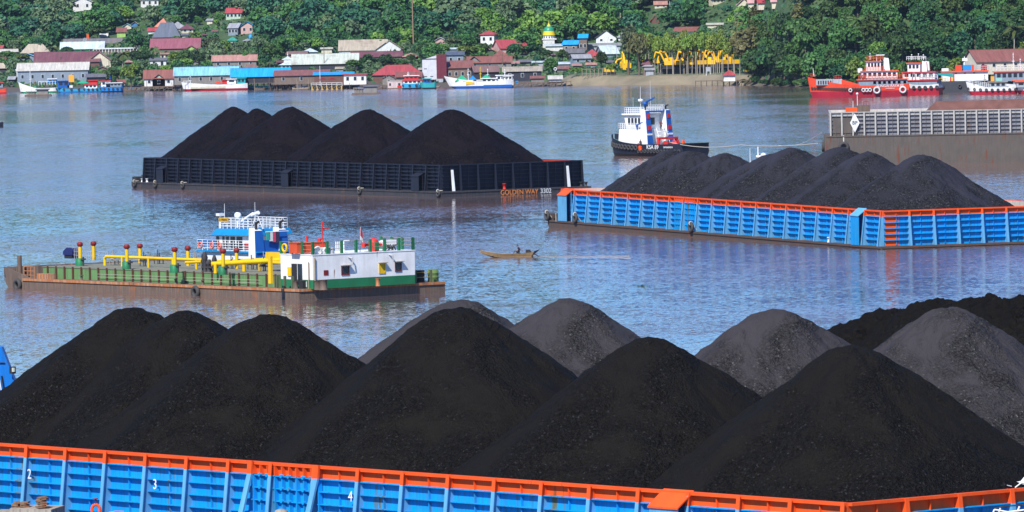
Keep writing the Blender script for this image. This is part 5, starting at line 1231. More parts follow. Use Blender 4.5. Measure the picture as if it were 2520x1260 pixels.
# middle
house(716, 884, 172, 158, 133, 'side', 'palegreen', 'dark', 'big pale green roofed barn behind the wood hall', dep=14)
house(724, 758, 172, 156, 136, 'gable', 'palegreen', 'wood', 'wooden gable end of the pale green barn', dep=5)
house(788, 820, 133, 121, 117, 'flat', 'pale', 'cream', 'cream block rising behind the pale green barn', dep=6)
house(744, 786, 134, 128, 119, 'hip', 'bluewhite', 'bluegrey', 'low bluish roof left of the cream block', dep=6)
house(700, 760, 140, 134, 127, 'side', 'brown', 'wood', 'low brown roofs above the small white prayer house', dep=6)
house(832, 955, 130, 126, 100, 'side', 'tan', 'white', 'wide tan warehouse roof in the centre of the village', dep=16)
house(924, 992, 131, 122, 99, 'gable', 'tan', 'white', 'mouldy white gable end of the tan warehouse', dep=8, nw=0)
house(862, 992, 146, 141, 128, 'side', 'plum', 'wood', 'long low plum roof in front of the tan warehouse', dep=9)
house(986, 1030, 146, 139, 130, 'hip', 'pinkbrown', 'wood', 'small pinkish roofs at the foot of the tall brown pole', dep=7)
house(770, 872, 207, 184, 178, 'shed', 'blue', 'brown', 'open riverside restaurant with a flat blue roof and red posts', dep=8, stilts=1)
house(843, 905, 208, 184, 181, 'flat', 'red', 'whitew', 'white box building with two dark windows on the restaurant pier', dep=6, nw=3, stilts=1)
house(915, 1044, 203, 184, 160, 'hip', 'red', 'brown', 'big crimson hip roof left of the white and maroon tower', dep=13, nw=2)
house(938, 975, 208, 193, 183, 'gable', 'rust', 'greywood', 'small weathered gable in front of the crimson roof', dep=5, nw=1, stilts=1)
house(972, 1040, 206, 190, 178, 'shed', 'rust', 'wood', 'rusty lean-to between the crimson roof and the tower', dep=5)
house(1096, 1144, 162, 136, 127, 'shed', 'slate', 'bluegrey', 'unpainted grey house with a dark blue roof behind the maroon tower', dep=8, nw=2)
house(1094, 1132, 127, 123, 119, 'flat', 'bluewhite', 'tin', 'small flat tin canopy above the dark blue roof', dep=5)
house(1174, 1225, 111, 85, 75, 'hip', 'red', 'whitew', 'white cube house with a small crimson hip roof in mid village', dep=7, nw=2)
house(1218, 1312, 132, 120, 98, 'side', 'red', 'pink', 'long pinkish red roof right of the white cube house', dep=12)
house(1215, 1255, 148, 138, 122, 'hip', 'rust', 'wood', 'rust red roof in front of the pinkish red one', dep=8)
house(1067, 1101, 108, 101, 92, 'gable', 'white', 'pink', 'small white gabled hut among the central trees', dep=6, nw=1)
house(1148, 1262, 168, 155, 139, 'side', 'rust', 'greywood', 'long rust brown roof with grey walls in the right village', dep=10, nw=3)
house(1146, 1188, 170, 156, 139, 'gable', 'brown', 'greywood', 'grey gable with one window at the left end of the rust brown roof', dep=4, nw=1)
house(1222, 1280, 165, 157, 151, 'shed', 'pinkbrown', 'tin', 'pinkish shed roof right of the rust brown roof', dep=6)
house(1096, 1166, 200, 168, 150, 'shed', 'rust', 'wood', 'open rust roofed shelter with white posts behind the green awnings', dep=8, nw=4)
house(1160, 1238, 200, 178, 162, 'side', 'brown', 'dark', 'brown roofed dark shed behind the big white wooden ship', dep=8)
house(1236, 1336, 200, 176, 165, 'shed', 'tan', 'dark', 'dark walled shed with pale rusty roof right of the wooden ship', dep=9, nw=3)
house(1276, 1310, 164, 153, 147, 'shed', 'darkgrey', 'dark', 'small black tin shed under the round trees', dep=5)
house(1308, 1340, 165, 154, 150, 'flat', 'bluewhite', 'tin', 'small tin box house right of the black shed', dep=5)
house(1374, 1408, 166, 158, 153, 'shed', 'bluewhite', 'wood', 'low tin roofed hut beside the round trees', dep=5)
house(1366, 1404, 180, 170, 162, 'side', 'brown', 'greywood', 'low brown roof behind the white speaker pole', dep=6)
house(1376, 1430, 133, 110, 100, 'side', 'blue', 'greywood', 'wooden house with a bright blue roof near the mosque', dep=7, nw=2)
house(1420, 1450, 133, 94, 84, 'side', 'blue', 'wood', 'tall narrow plank house with a blue roof right of its neighbour', dep=6, nw=2)
house(1392, 1440, 140, 131, 120, 'side', 'darkgrey', 'wood', 'dark plank sheds below the blue roofed houses', dep=7)
house(1464, 1520, 106, 94, 74, 'gable', 'darkgrey', 'whitew', 'big white gable facing the river on the upper right village', dep=12, nw=2)
house(1512, 1545, 100, 92, 80, 'hip', 'grey', 'white', 'grey roofed house half hidden right of the white gable', dep=8)
house(1445, 1530, 130, 113, 106, 'flat', 'grey', 'tin', 'flat grey hall roof below the white gable', dep=9)
house(1472, 1536, 142, 133, 112, 'side', 'bluewhite', 'bluegrey', 'shiny pale blue sheet roof below the flat grey hall', dep=12)
house(1430, 1482, 146, 139, 121, 'hip', 'red', 'brown', 'wine red hip roof left of the pale blue sheet roof', dep=9)
house(1445, 1474, 124, 118, 109, 'side', 'red', 'white', 'small red roof above the wine red hip roof', dep=6)
house(1404, 1462, 158, 144, 134, 'side', 'grey', 'bluegrey', 'grey sheet roofed house with a red window right of the round trees', dep=7, nw=2)
house(1340, 1390, 126, 114, 109, 'shed', 'bluewhite', 'white', 'white low roof under the mosque dome', dep=7)
# upper right far hill
house(1600, 1626, 58, 55, 38, 'gable', 'red', 'brown', 'steep red triangular roof alone on the hazy slope', dep=7)
house(1650, 1722, 84, 80, 69, 'side', 'rust', 'white', 'long rust roof behind the light green riverside trees', dep=9)
house(1738, 1782, 68, 62, 57, 'flat', 'pale', 'cream', 'pale flat roofed house above the riverside trees', dep=7)
house(1744, 1800, 9, 0, -8, 'side', 'brown', 'cream', 'cream house with tall white windows at the top edge', dep=9, nw=4)
house(1812, 1850, 23, 14, -3, 'gable', 'pink', 'cream', 'first of the pink roofed row houses, yellowish gable, at the top edge', dep=9)
house(1838, 1872, 16, 9, -8, 'side', 'pink', 'cream', 'second pink roofed row house at the top edge', dep=9)
house(1862, 1900, 15, 8, -9, 'side', 'red', 'cream', 'third row house with a redder roof at the top edge', dep=9)
house(1893, 1926, 13, 6, -10, 'side', 'pink', 'cream', 'last pink roofed row house before the big tree', dep=9)
house(1608, 1644, 20, 12, 3, 'side', 'pinkbrown', 'cream', 'pinkish house among trees at the top edge', dep=7, nw=2)
# waterfront right
house(1586, 1612, 186, 174, 168, 'flat', 'tin' if False else 'grey', 'tin', 'bare tin walled shed on top of the river bank', dep=5)
house(1578, 1610, 187, 165, 158, 'hip', 'grey', 'wood', 'small grey hip roofed hut behind the tin shed on the bank', dep=5)
house(1574, 1606, 184, 158, 142, 'hip', 'plum', 'brown', 'tall narrow brown roofed hut among the yellow machines', dep=5)
house(1778, 1813, 200, 185, 172, 'hip', 'red', 'whitew', 'white stilt hut with a wine red roof standing over the water', dep=6, stilts=1, Y=1968)
house(1304, 1342, 204, 193, 187, 'shed', 'rust', 'greywood', 'little grey shack on the jetty left of the earth bank', dep=4, stilts=1)
house(1348, 1386, 203, 195, 186, 'shed', 'cream' if False else 'pale', 'tin', 'jetty hut with a tilted cream sheet roof', dep=4, stilts=1)
house(2386, 2560, 172, 152, 122, 'side', 'rust', 'cream', 'old rust roofed house on the right bank behind the red boats', dep=14, nw=5, Y=1842, yaw=14)
fr_ = random.Random(9)
for x, y, w, h in ((6, 146, 30, 12), (70, 170, 30, 10), (28, 205, 22, 16), (252, 176, 26, 12), (318, 160, 22, 12), (340, 120, 22, 10), (500, 188, 30, 10), (436, 150, 20, 10), (540, 175, 34, 8), (644, 178, 30, 8), (664, 120, 22, 9), (700, 178, 26, 8), (820, 150, 28, 9), (836, 176, 24, 10), (900, 152, 30, 8), (960, 160, 30, 9), (1010, 168, 26, 10),
                   (1040, 178, 22, 10), (1120, 174, 26, 9), (1138, 146, 24, 10), (1200, 160, 30, 9), (1205, 128, 20, 9), (1290, 138, 24, 9), (1330, 175, 24, 12), (1395, 176, 22, 12), (1420, 168, 26, 11), (1455, 166, 30, 11), (1500, 160, 26, 11), (1440, 110, 22, 10), (1400, 122, 20, 9), (1360, 142, 24, 8), (180, 152, 28, 10), (128, 178, 24, 9), (300, 212, 26, 16), (480, 160, 24, 10), (566, 128, 22, 9), (620, 118, 20, 8), (690, 160, 24, 9), (780, 150, 30, 8), (850, 150, 24, 8), (1060, 165, 24, 10), (1130, 185, 26, 9), (1170, 175, 24, 9), (1250, 176, 24, 9), (1350, 156, 22, 9), (1412, 150, 22, 10), (1468, 152, 26, 10), (410, 108, 20, 9), (352, 104, 18, 8), (456, 92, 18, 8), (528, 84, 16, 8), (500, 92, 18, 8), (330, 82, 18, 8)):
    house(x-w/2, x+w/2, y, y-h*.55, y-h, fr_.choice(['side', 'shed', 'hip', 'gable']), fr_.choice(['rust', 'brown', 'grey', 'darkgrey', 'pinkbrown', 'tan', 'plum']), fr_.choice(['wood', 'greywood', 'brown', 'tin', 'dark', 'cream']), 'small weathered shack squeezed between the village roofs', dep=5, name='shack', cat='shack')
    KS = [o for o in C.objects if o.name.startswith('shack')]; KS[-1]['group'] = 'small shacks of the village'
for o in C.objects:
    if o.name.startswith('shack'): o['group'] = 'small shacks of the village'
# white/maroon tower
P = TG(1068, 203); s = F/P.y; e = thing('tower_building', 'tall windowless tower, half white and half maroon, on stilts at the waterfront', 'building', P)
w = 35/s; mb = MB(); mb.add([(-w*.8, 0, .9), (w*.2, 0, .9), (w*.2, 5, .9), (-w*.8, 5, .9), (-w*.8, 0, 56/s), (w*.2, 0, 66/s), (w*.2, 5, 66/s), (-w*.8, 5, 56/s)], [(3, 2, 1, 0), (4, 5, 6, 7), (0, 1, 5, 4), (1, 2, 6, 5), (2, 3, 7, 6), (3, 0, 4, 7)]); mb.build('white_half', paint('tower_white', (.62, .63, .66), .6, .3), e)
mb = MB(); mb.box(w*.2, w*.9, -.15, 5.2, 1.2, 68/s); mb.build('maroon_half', WM('maroon'), e)
mb = MB(); mb.box(-w*.82, w*.2, -.2, 5.2, 57.5/s, 58.5/s, 0, Matrix.Shear('XY', 4, (0, 0)) if False else None); mb.build('dark_trim', WM('dark'), e)
mb = MB(); mb.box(w*.5, w*.6, -.2, -.1, 61/s, 63/s); mb.build('vent_hole', black, e)
for zz in (14, 33):
    for xx in (-.68, -.25):
        if zz == 33 and xx > -.5: continue
        mb = MB(); mb.box(w*xx, w*xx+.9, -.08, 0, zz/s, zz/s+.18); mb.build('vent_slot', glass, e)
me = MB().tube((0, 0, -P.z-1), (0, 0, 1.2), .12, n=5).mesh('stilt', wood)
for k in range(7): link('stilt', me, e, (-w*.7+k*w*.25, .3, 0)); 
mb = MB(); mb.box(w*.15, w*.65, -.4, 1.5, -.8, 1.1); mb.build('grey_box', WM('tin'), e)
# prayer house with tiered roof
P = TG(708, 172); s = F/P.y; e = thing('prayer_house', 'small white prayer house with a two tiered pyramid roof and spire', 'mosque', P)
mb = MB(); mb.box(-17/s, 17/s, 0, 5, -1, 12/s); mb.box(-9/s, 9/s, .6, 4.2, 17/s, 26/s); mb.build('wall', WM('white'), e)
mb = MB()
for r0, r1, za_, zb_ in ((22, 9, 12, 18), (15, .3, 25, 33)):
    a, b = r0/s, r1/s; cy = 2.5; mb.hexa([(-a, cy-a, za_/s), (a, cy-a, za_/s), (a, cy+a, za_/s), (-a, cy+a, za_/s)], [(-b, cy-b, zb_/s), (b, cy-b, zb_/s), (b, cy+b, zb_/s), (-b, cy+b, zb_/s)])
mb.build('roof', RM('bluewhite'), e)
mb = MB(); mb.tube((0, 2.5, 33/s), (0, 2.5, 43/s), .08); mb.lathe((0, 2.5, 35/s), [(.05, 0), (.25, .2), (.05, .4)], 8); mb.build('spire', WM('whitew'), e)
for k in (-1, 0, 1):
    mb = MB(); mb.box(k*9/s-.4, k*9/s+.4, -.06, 0, .3, 1.3); mb.build('window', glass, e)
# mosque dome
P = TG(1352, 118); s = F/P.y; e = thing('mosque', 'mosque tower with a green and yellow onion dome rising above the village trees', 'mosque', P)
mb = MB(); mb.box(-16/s, 13/s, 0, 4, -1, 20/s); mb.box(-18/s, 18/s, -.2, 4.2, 20/s, 23/s); mb.lathe((0, 2, 23/s), [(15/s, 0), (14/s, 8/s)], 16); mb.build('wall', WM('white'), e)
mb = MB(); mb.lathe((0, 2, 31/s), [(16/s, 0), (14.5/s, 5/s), (13.5/s, 10/s)], 16, mat=0); mb.build('dome_base', flat('mosque_yellow', (.75, .55, .02)), e)
mb = MB(); mb.lathe((0, 2, 41/s), [(13.5/s, 0), (13/s, 4/s), (10/s, 9/s), (5/s, 12/s)], 16); mb.build('dome', flat('mosque_green', (.02, .28, .16), .4), e)
mb = MB(); mb.lathe((0, 2, 53/s), [(5/s, 0), (3/s, 4/s), (.8/s, 8/s), (.3/s, 14/s)], 10); mb.build('finial', flat('mosque_yellow', (.75, .55, .02)), e)
for k in range(5):
    a = R(-90+(k-2)*26); mb = MB(); mb.box(14.6/s*math.cos(a)-.15, 14.6/s*math.cos(a)+.15, 2+14.4/s*math.sin(a)-.2, 2+14.4/s*math.sin(a), 24.5/s, 28.5/s); mb.build('window', glass, e)
HRECT += [(1330, 1374, 52, 118, TG(1352, 118).y), (1036, 1102, 134, 203, TG(1068, 203).y), (686, 732, 128, 172, TG(708, 172).y), (198, 226, 84, 130, TG(211, 130).y)]
# poles and masts
def pole(nm, lb, cat, pts, r, m, Y=None, base=None):
    (x0, y0), (x1, y1) = pts; P = TG(*(base or (x1, y1))) if Y is None else D(x1, y1, Y)
    top = D(x0, y0, P.y); e = thing(nm, lb, cat, P); mb = MB(); mb.tube((0, 0, -.5), top-P, r, r*.8, n=6); mb.build('shaft', m, e); return e, top-P
pole('radio_mast', 'tall brown mast rising to the top edge in the village centre', 'mast', ((1013, -60), (1018, 128)), .28, paint('mast_brown', (.30, .19, .12), .7, .3))
pole('flagpole', 'thin white pole in the hazy trees at the upper right', 'pole', ((1648, 3), (1650, 66)), .10, WM('white'))
pole('power_pole', 'dark power pole standing before the pale green barn', 'pole', ((797, 114), (798, 172)), .13, wood)
pole('power_pole', 'thin grey pole right of the pale green barn wall before the vivid blue roof', 'pole', ((746, 138), (747, 172)), .07, steel)
pole('flagpole', 'thin pale pole left of the riverside trees', 'pole', ((1517, 112), (1519, 176)), .08, steel)
e, t = pole('speaker_pole', 'white pole carrying a round white horn on the jetty shore', 'pole', ((1366, 170), (1367, 192)), .07, WM('white'))
mb = MB(); mb.torus((0, -.1, t.z), .45, .12, 'y'); mb.build('horn', WM('whitew'), e)
for k, x in enumerate((1568, 1574)): pole('concrete_post', 'one of two upright white posts side by side above the riverside trees', 'post', ((x, 40), (x, 66)), .22, WM('white'))[0]['group'] = 'pair of white posts'
pole('floodlight_mast', 'white pole with a lamp at the front of the riverside restaurant', 'pole', ((787, 162), (788, 210)), .10, WM('whitew'), Y=2062)
# lattice derrick
P = TG(211, 130); s = F/P.y; e = thing('lattice_tower', 'steel lattice tower with an orange cage on its top behind the boat hall', 'tower', P)
mb = MB(); q = [(-11, -1), (11, -1), (11, 1), (-11, 1)]
for i, (x, y) in enumerate(q): mb.tube((x/s, y, 0), (x*.3/s, y*.4, 36/s), .10, n=5)
for k in range(8):
    a, b = k/8, (k+1)/8; f = lambda v: (1-.7*v)*11/s
    mb.tube((-f(a), -1, 36/s*a), (f(b), -1, 36/s*b), .07, n=4); mb.tube((f(a), -1, 36/s*a), (-f(b), -1, 36/s*b), .07, n=4); mb.tube((-f(b), -1, 36/s*b), (f(b), -1, 36/s*b), .07, n=4)
mb.build('lattice', steel, e); mb = MB(); mb.box(3/s, 9/s, -.4, .5, 35/s, 45/s); mb.build('orange_cage', orange, e)
# water tank, billboard, jetties
P = TG(617, 96); e = thing('water_tank', 'round bright blue water tank on the slope below the blue gabled house', 'tank', P); mb = MB(); mb.lathe((0, 0, 0), [(.7, 0), (.7, 1.3), (.3, 1.6)], 12); mb.build('tank_body', flat('tank_blue', (.01, .30, .70)), e)
P = TG(1743, 184); s = F/P.y; e = thing('billboard', 'blank white billboard on two white legs on the river bank', 'billboard', P)
mb = MB(); mb.box(-6/s, 6/s, -.05, .05, 8/s, 19/s); mb.build('panel', WM('tin'), e)
for k in (-5, 4.5): mb = MB(); mb.box(k/s-.08, k/s+.12, -.05, .1, -.3, 8/s); mb.build('leg', WM('white'), e)
def jetty(x0, x1, y, Y, lb, dz=1.6, n=None, dep=3, broken=False):
    a = D(x0, y, Y); b = D(x1, y, Y); L_ = b.x-a.x; zt_ = max(.8, a.z); e = thing('jetty', lb, 'jetty', (a.x, Y, 0)); mb = MB(); mb.box(0, L_, 0, dep, zt_-.2, zt_); mb.build('planks', wood, e)
    n = n or max(4, int(L_/1.3)); me = MB().tube((0, 0, -1), (0, 0, zt_+.1), .10, n=5).mesh('pile', wood)
    for i in range(n):
        for yy in (0, dep*.7): link('pile', me, e, (L_*i/(n-1), yy, 0))
    mb = MB()
    for i in range(n-1): mb.tube((L_*i/(n-1), -.1, .1+.5*(i % 2)), (L_*(i+1)/(n-1), -.1, zt_-.2-.4*(i % 2)), .06, n=4)
    mb.build('bracing', woodl, e)
jetty(1712, 1780, 199, 1977, 'tumbledown wooden jetty with crossed bracing left of the white stilt hut')
jetty(1813, 1848, 197, 1958, 'short row of thin jetty piles right of the white stilt hut', dep=1.5)
jetty(1265, 1405, 203, 2030, 'long dark wooden jetty between the wooden ship and the earth bank')
jetty(312, 436, 215, 2125, 'rough log staging under the stilt houses on the left shore')
jetty(905, 1000, 211, 2055, 'low staging under the small huts left of the tower')
# restaurant pontoon
P = D(818, 213, 2062); e = thing('pontoon', 'yellow walled pontoon with black tyres under the riverside restaurant', 'pontoon', (P.x, 2062, 0)); s = F/2062
mb = MB(); mb.box(-52/s, 24/s, 0, 4, -.5, 1.1); mb.build('pontoon_body', paint('ochre_wall', (.55, .36, .10), .7, .4), e)
for k in range(6): mb = MB(); mb.torus((-44/s+k*12/s, -.15, .8), .4, .2, 'y'); mb.build('tyre_fender', tyrem, e)
mb = MB(); rail(mb, [(-52/s, 0, 1.1), (24/s, 0, 1.1)], 1.1, 2, .10, 1.6); mb.build('fence', WM('whitew'), e)
for k, x in enumerate((793, 817)):
    P = D(x, 203, 2063); e = thing('parasol', ('left' if k == 0 else 'right')+' dark red parasol on the riverside restaurant terrace', 'parasol', P); mb = MB(); mb.lathe((0, 0, .9), [(1.6, 0), (.9, .35), (.05, .6)], 10); mb.build('canopy', darkred, e); mb = MB(); mb.tube((0, 0, -.2), (0, 0, 1.4), .05); mb.build('pole', wood, e)
# floating huts
def fhut(x0, x1, yb, yt, lb, Y=None):
    P = G((x0+x1)/2, yb); s = F/P.y; w = (x1-x0)/s; h = (yb-yt)/s; e = thing('floating_hut', lb, 'floating hut', P); e.location.z = 0
    mb = MB(); mb.box(-w/2, w/2, 0, 4, -.3, .45); 
    for k in range(9): mb.tube((-w/2+w*k/8, -.2, .1), (-w/2+w*k/8, 4.2, .1), .25, n=6)
    mb.build('raft', wood, e)
    mb = MB(); mb.box(-w*.05, w*.40, .6, 3.4, .45, h*.85); mb.box(-w*.42, -w*.1, .8, 3.0, .45, h*.55); mb.build('wall', WM('greywood'), e)
    mb = MB(); mb.hexa([(-w*.1, .2, h*.84), (w*.46, .2, h*.84), (w*.46, 3.8, h*.95), (-w*.1, 3.8, h*.95)], [(-w*.1, .2, h*.88), (w*.46, .2, h*.88), (w*.46, 3.8, h), (-w*.1, 3.8, h)]); mb.build('roof', RM('darkgrey'), e)
    for k in range(4): mb = MB(); mb.tube((-w*.45+k*w*.1, .5, .4), (-w*.45+k*w*.1, .5, h*.7), .07, n=5); mb.build('post', woodl, e)
    mb = MB(); mb.box(-w*.47, -w*.08, .3, 3.2, h*.68, h*.73); mb.build('awning', RM('tan'), e)
fhut(62, 124, 236, 219, 'dark low floating hut on a raft in front of the white boat at the left')
fhut(867, 934, 232, 210, 'grey floating hut on a log raft in front of the riverside restaurant')
# pale floating house and small waterfront boxes
P = D(972, 217, 2050); e = thing('houseboat', 'pinkish white floating box house left of the small blue tug', 'houseboat', (P.x, 2050, 0)); s = F/2050
mb = MB(); mb.box(-20/s, 20/s, 0, 4, -.2, .3); mb.build('raft', wood, e); mb = MB(); mb.box(-18/s, 18/s, .2, 4, .3, 19/s); mb.build('wall', paint('wall_palepink', (.62, .50, .48), .7, .5), e)
mb = MB(); mb.box(-19/s, 19/s, .1, 4.1, 19/s, 20/s); mb.build('roof', RM('pale'), e)
for x0, x1, c in ((-14, -10, glass), (8, 13, glass)): mb = MB(); mb.box(x0/s, x1/s, .12, .2, 8/s, 14/s); mb.build('window', c, e)
mb = MB(); mb.box(6/s, 16/s, -.05, .2, .4, 8/s); mb.build('red_door', redp, e)
# yellow excavators parked behind the riverside trees
ym = paint('machine_yellow', (.90, .52, .015), .5, .2)
def excavator():
    e = thing('excavator', 'x', 'excavator', (0, 0, 0))
    mb = MB(); mb.box(-1.9, 1.9, -1.3, -.7, 0, .8); mb.box(-1.9, 1.9, .7, 1.3, 0, .8); mb.build('tracks', black, e)
    c = MB(); c.box(-1.6, 1.3, -1.2, 1.2, .9, 2.2); c.build('engine_housing', ym, e)
    c = MB(); c.box(.2, 1.4, -1.2, -.2, 2.2, 3.1); k = c.build('cab', ym, e); c = MB(); c.box(.4, 1.42, -1.24, -1.19, 2.3, 3.0); c.box(1.39, 1.43, -1.1, -.3, 2.3, 3.0); c.build('cab_window', glass, k)
    c = MB(); c.path([(1.2, 0, 1.6), (2.6, 0, 4.6), (4.0, 0, 5.0)], .30, 5); bo = c.build('boom', ym, e)
    c = MB(); c.path([(4.1, 0, 5.3), (4.9, 0, 2.4)], .24, 5); c.build('dipper', ym, bo)
    c = MB(); c.hexa([(4.4, -.6, 1.5), (5.4, -.6, 1.4), (5.4, .6, 1.4), (4.4, .6, 1.5)], [(4.6, -.6, 2.5), (5.0, -.6, 2.6), (5.0, .6, 2.6), (4.6, .6, 2.5)]); c.build('bucket', ym, bo)
    return e
ex0 = excavator()
exs = [(1500, 188, 1, 10, 'yellow excavator leftmost, low on the bank beside the fence posts'), (1540, 176, 1.2, 100, 'yellow excavator with its boom raised beside the tin shed, left side'), (1590, 165, 1.3, 60, 'yellow excavator arm rising above the tall narrow hut'),
       (1632, 164, 1.25, 170, 'yellow machine just right of the tin shed'), (1660, 163, 1.2, 30, 'yellow machine second right of the tin shed'), (1684, 162, 1.25, 150, 'yellow machine third right of the tin shed, dark cab'), (1706, 161, 1.35, 20, 'yellow machine behind the trunks, left of the billboard'),
       (1728, 161, 1.35, 160, 'yellow machine directly behind the billboard'), (1750, 160, 1.35, 40, 'yellow machine right of the billboard'), (1779, 160, 1.3, 200, 'yellow machine above the white stilt hut'), (1842, 186, .8, 10, 'small yellow machine rightmost, beside the dark shore bush')]
for i, (x, y, sc, rz, lb) in enumerate(exs):
    o = ex0 if i == 0 else copy_tree(ex0); o.location = TG(x, y, 20); o['label'] = lb; o['group'] = 'yellow machines parked behind the riverside trees'; o.rotation_euler = (0, 0, R(rz)); o.scale = (sc,)*3
a = pg = Vector((0, 0, 0)); Yp = 2030.0
xa, xb = D(1628, 175, Yp).x, D(1832, 175, Yp).x; zg = world_ground((xa+xb)/2, Yp)
e = thing('shade_platform', 'added low dark platform standing for shade behind the slender trees, under yellow machines', 'platform', ((xa+xb)/2, Yp, zg))  # added platform: lifts the machines, its dark colour stands in for shade
mb = MB(); mb.box(-(xb-xa)/2, (xb-xa)/2, -3, 5, 1.3, 1.6); mb.build('deck', flat('shade_deck', (.03, .03, .035)), e)
mb = MB(); mb.box(-(xb-xa)/2+.3, (xb-xa)/2-.3, -1.5, 4.8, -1.5, 1.3); mb.build('shade_wall', flat('shade_base', (.035, .035, .045)), e)  # near-black wall where the bank is only shaded
for k, o in enumerate([o for o in C.objects if o.name.startswith('excavator') and o.parent is None][3:10]):
    o.location = (xa+2.4+(xb-xa-4.5)*k/6.4, Yp+.5, zg+1.6); o.scale = (1.0,)*3
for k in range(6):
    o = copy_tree(ex0); o.location = (xa+4.0+(xb-xa-4.5)*k/6.0, Yp+2.6, zg+1.6); o['label'] = 'yellow machine in the back row, half hidden behind the thin riverside trunks'; o['group'] = 'yellow machines parked behind the riverside trees'; o.rotation_euler = (0, 0, YR.uniform(0, 6)); o.scale = (1.05,)*3
# white picket frames left of the bank trees
P = TG(1475, 190); s = F/P.y; e = thing('hut_skeleton', 'bare pale timber framing of an unfinished hut on the bank', 'frame', P); mb = MB()
for i in range(9):
    for y in (0, 3): mb.tube((-42/s+i*10/s, y, 0), (-42/s+i*10/s, y, 20/s), .09, n=4)
for z in (8, 19): mb.tube((-42/s, 0, z/s), (38/s, 0, z/s), .07, n=4)
mb.build('studs', woodl, e)

mpr = random.Random(17)
for i in range(26):
    x = mpr.uniform(20, 1300); Y = float(shoreY(x))-mpr.uniform(4, 14); e = thing('mooring_pole', 'thin wooden mooring pole standing in the water along the village shore', 'pole', D(x, 215, Y), 0, 'mooring poles along the village shore'); e.location.z = 0
    mb = MB(); mb.tube((0, 0, -.8), (mpr.uniform(-.2, .2), 0, mpr.uniform(1.8, 4.2)), .10, .07, n=5); mb.build('shaft', wood if i % 2 else woodl, e)
for i in range(12):
    x = 316+i*83+mpr.uniform(-20, 20); Y = float(shoreY(x))-mpr.uniform(7, 12); e = thing('canoe', 'small open wooden canoe moored by the stilt houses', 'canoe', D(x, 215, Y), mpr.uniform(-.3, .3), 'canoes along the village shore'); e.location.z = 0
    hull, dk, at = loft(mpr.uniform(3.5, 6), 1.1, .45, .4, .3, band=.2, bul=.25, stern=.3); hull.build('hull', [[wood, woodl, green, royal][i % 4], wood], e); dk.build('floor', woodl, e)
    if i % 3 == 0: mb = MB(); mb.box(-1, .8, -.5, .5, .9, 1.0); [mb.tube((a, b, .2), (a, b, .95), .04, n=4) for a in (-.9, .7) for b in (-.4, .4)]; mb.build('canopy', RM(['blue', 'rust', 'pale', 'teal'][i % 4]), e)
for x, yt, yb in ((332, 178, 212), (598, 152, 186), (664, 150, 190), (905, 150, 190), (1090, 165, 200), (1318, 150, 186), (1236, 130, 168), (552, 118, 150), (268, 128, 172), (148, 130, 168)):
    e, t = pole('power_pole', 'thin utility pole with a crossarm between the village roofs', 'pole', ((x, yt), (x, yb)), .10, wood); e['group'] = 'utility poles of the village'
    mb = MB(); mb.box(-.7, .7, -.05, .05, t.z-.5, t.z-.4); mb.build('crossarm', wood, e)
# ---------------------------------------------------------------- far bank: vessels
crimson = paint('crimson_boot', (.42, .02, .04), .5, .35, .1)
tugred = paint('tug_orange_red', (.80, .075, .03), .45, .25, .05)
deckor = paint('deck_edge_orange', (.80, .12, .03), .5, .2)
def vessel(name, label, x0, x1, yw, Y, fb, rise, hm, lm, tiers=(), bow='left', Bm=None, band=.4, yaw=0., group=None, cat='boat', fend=0, fz=.9, fr=.4, bul=.5, stern=.7, bowp=2.2, full=.55, rake=1.2, srise=.3, extra=None):
    """vessel described by its image columns; tiers: (x0, x1, ytop, ybot, halfwidth fraction, material, roof material, windows)"""
    s = F/Y; L = (x1-x0)/s; pc = (x0+x1)/2; P = D(pc, yw, Y)
    sg = 1 if bow == 'left' else -1
    e = thing(name, label, cat, (P.x, Y, 0), (math.pi if bow == 'left' else 0)-yaw*sg, group); Bm = Bm or max(1.8, L*.26)
    Z0 = P.z
    HRECT.append((x0, x1, yw-fb*s-10, yw, Y))
    hull, dk, at = loft(L, Bm, fb, rise, srise, band=band, bul=bul, stern=stern, bowp=bowp, full=full, rake=rake); hull.build('hull', [hm, lm], e); dk.build('deck', deckgrey, e)
    X = lambda px: -(px-pc)/s*sg
    Z = lambda py: (yw-py)/s
    for t in tiers:
        a, b, yt, ybm, hf, m, rm, nw = t
        xa, xb = sorted((X(a), X(b))); hw = Bm/2*hf
        mb = MB(); mb.box(xa, xb, -hw, hw, Z(ybm), Z(yt)); k = mb.build('cabin', m, e)
        if rm:
            mb = MB(); mb.box(xa-.35, xb+.35, -hw-.35, hw+.35, Z(yt), Z(yt)+.22); mb.build('roof', rm, k)
        if nw: windows(k, xa+.2, xb-.2, hw, Z(ybm)+(Z(yt)-Z(ybm))*.42, Z(yt)-(Z(yt)-Z(ybm))*.15, nw)
    if fend: fenders(e, at, .04, .98, fend, fr, fz, follow=.25)
    if extra: extra(e, X, Z, at, Bm, s)
    return e
def bm(mb, name, m, e): return mb.build(name, m, e)
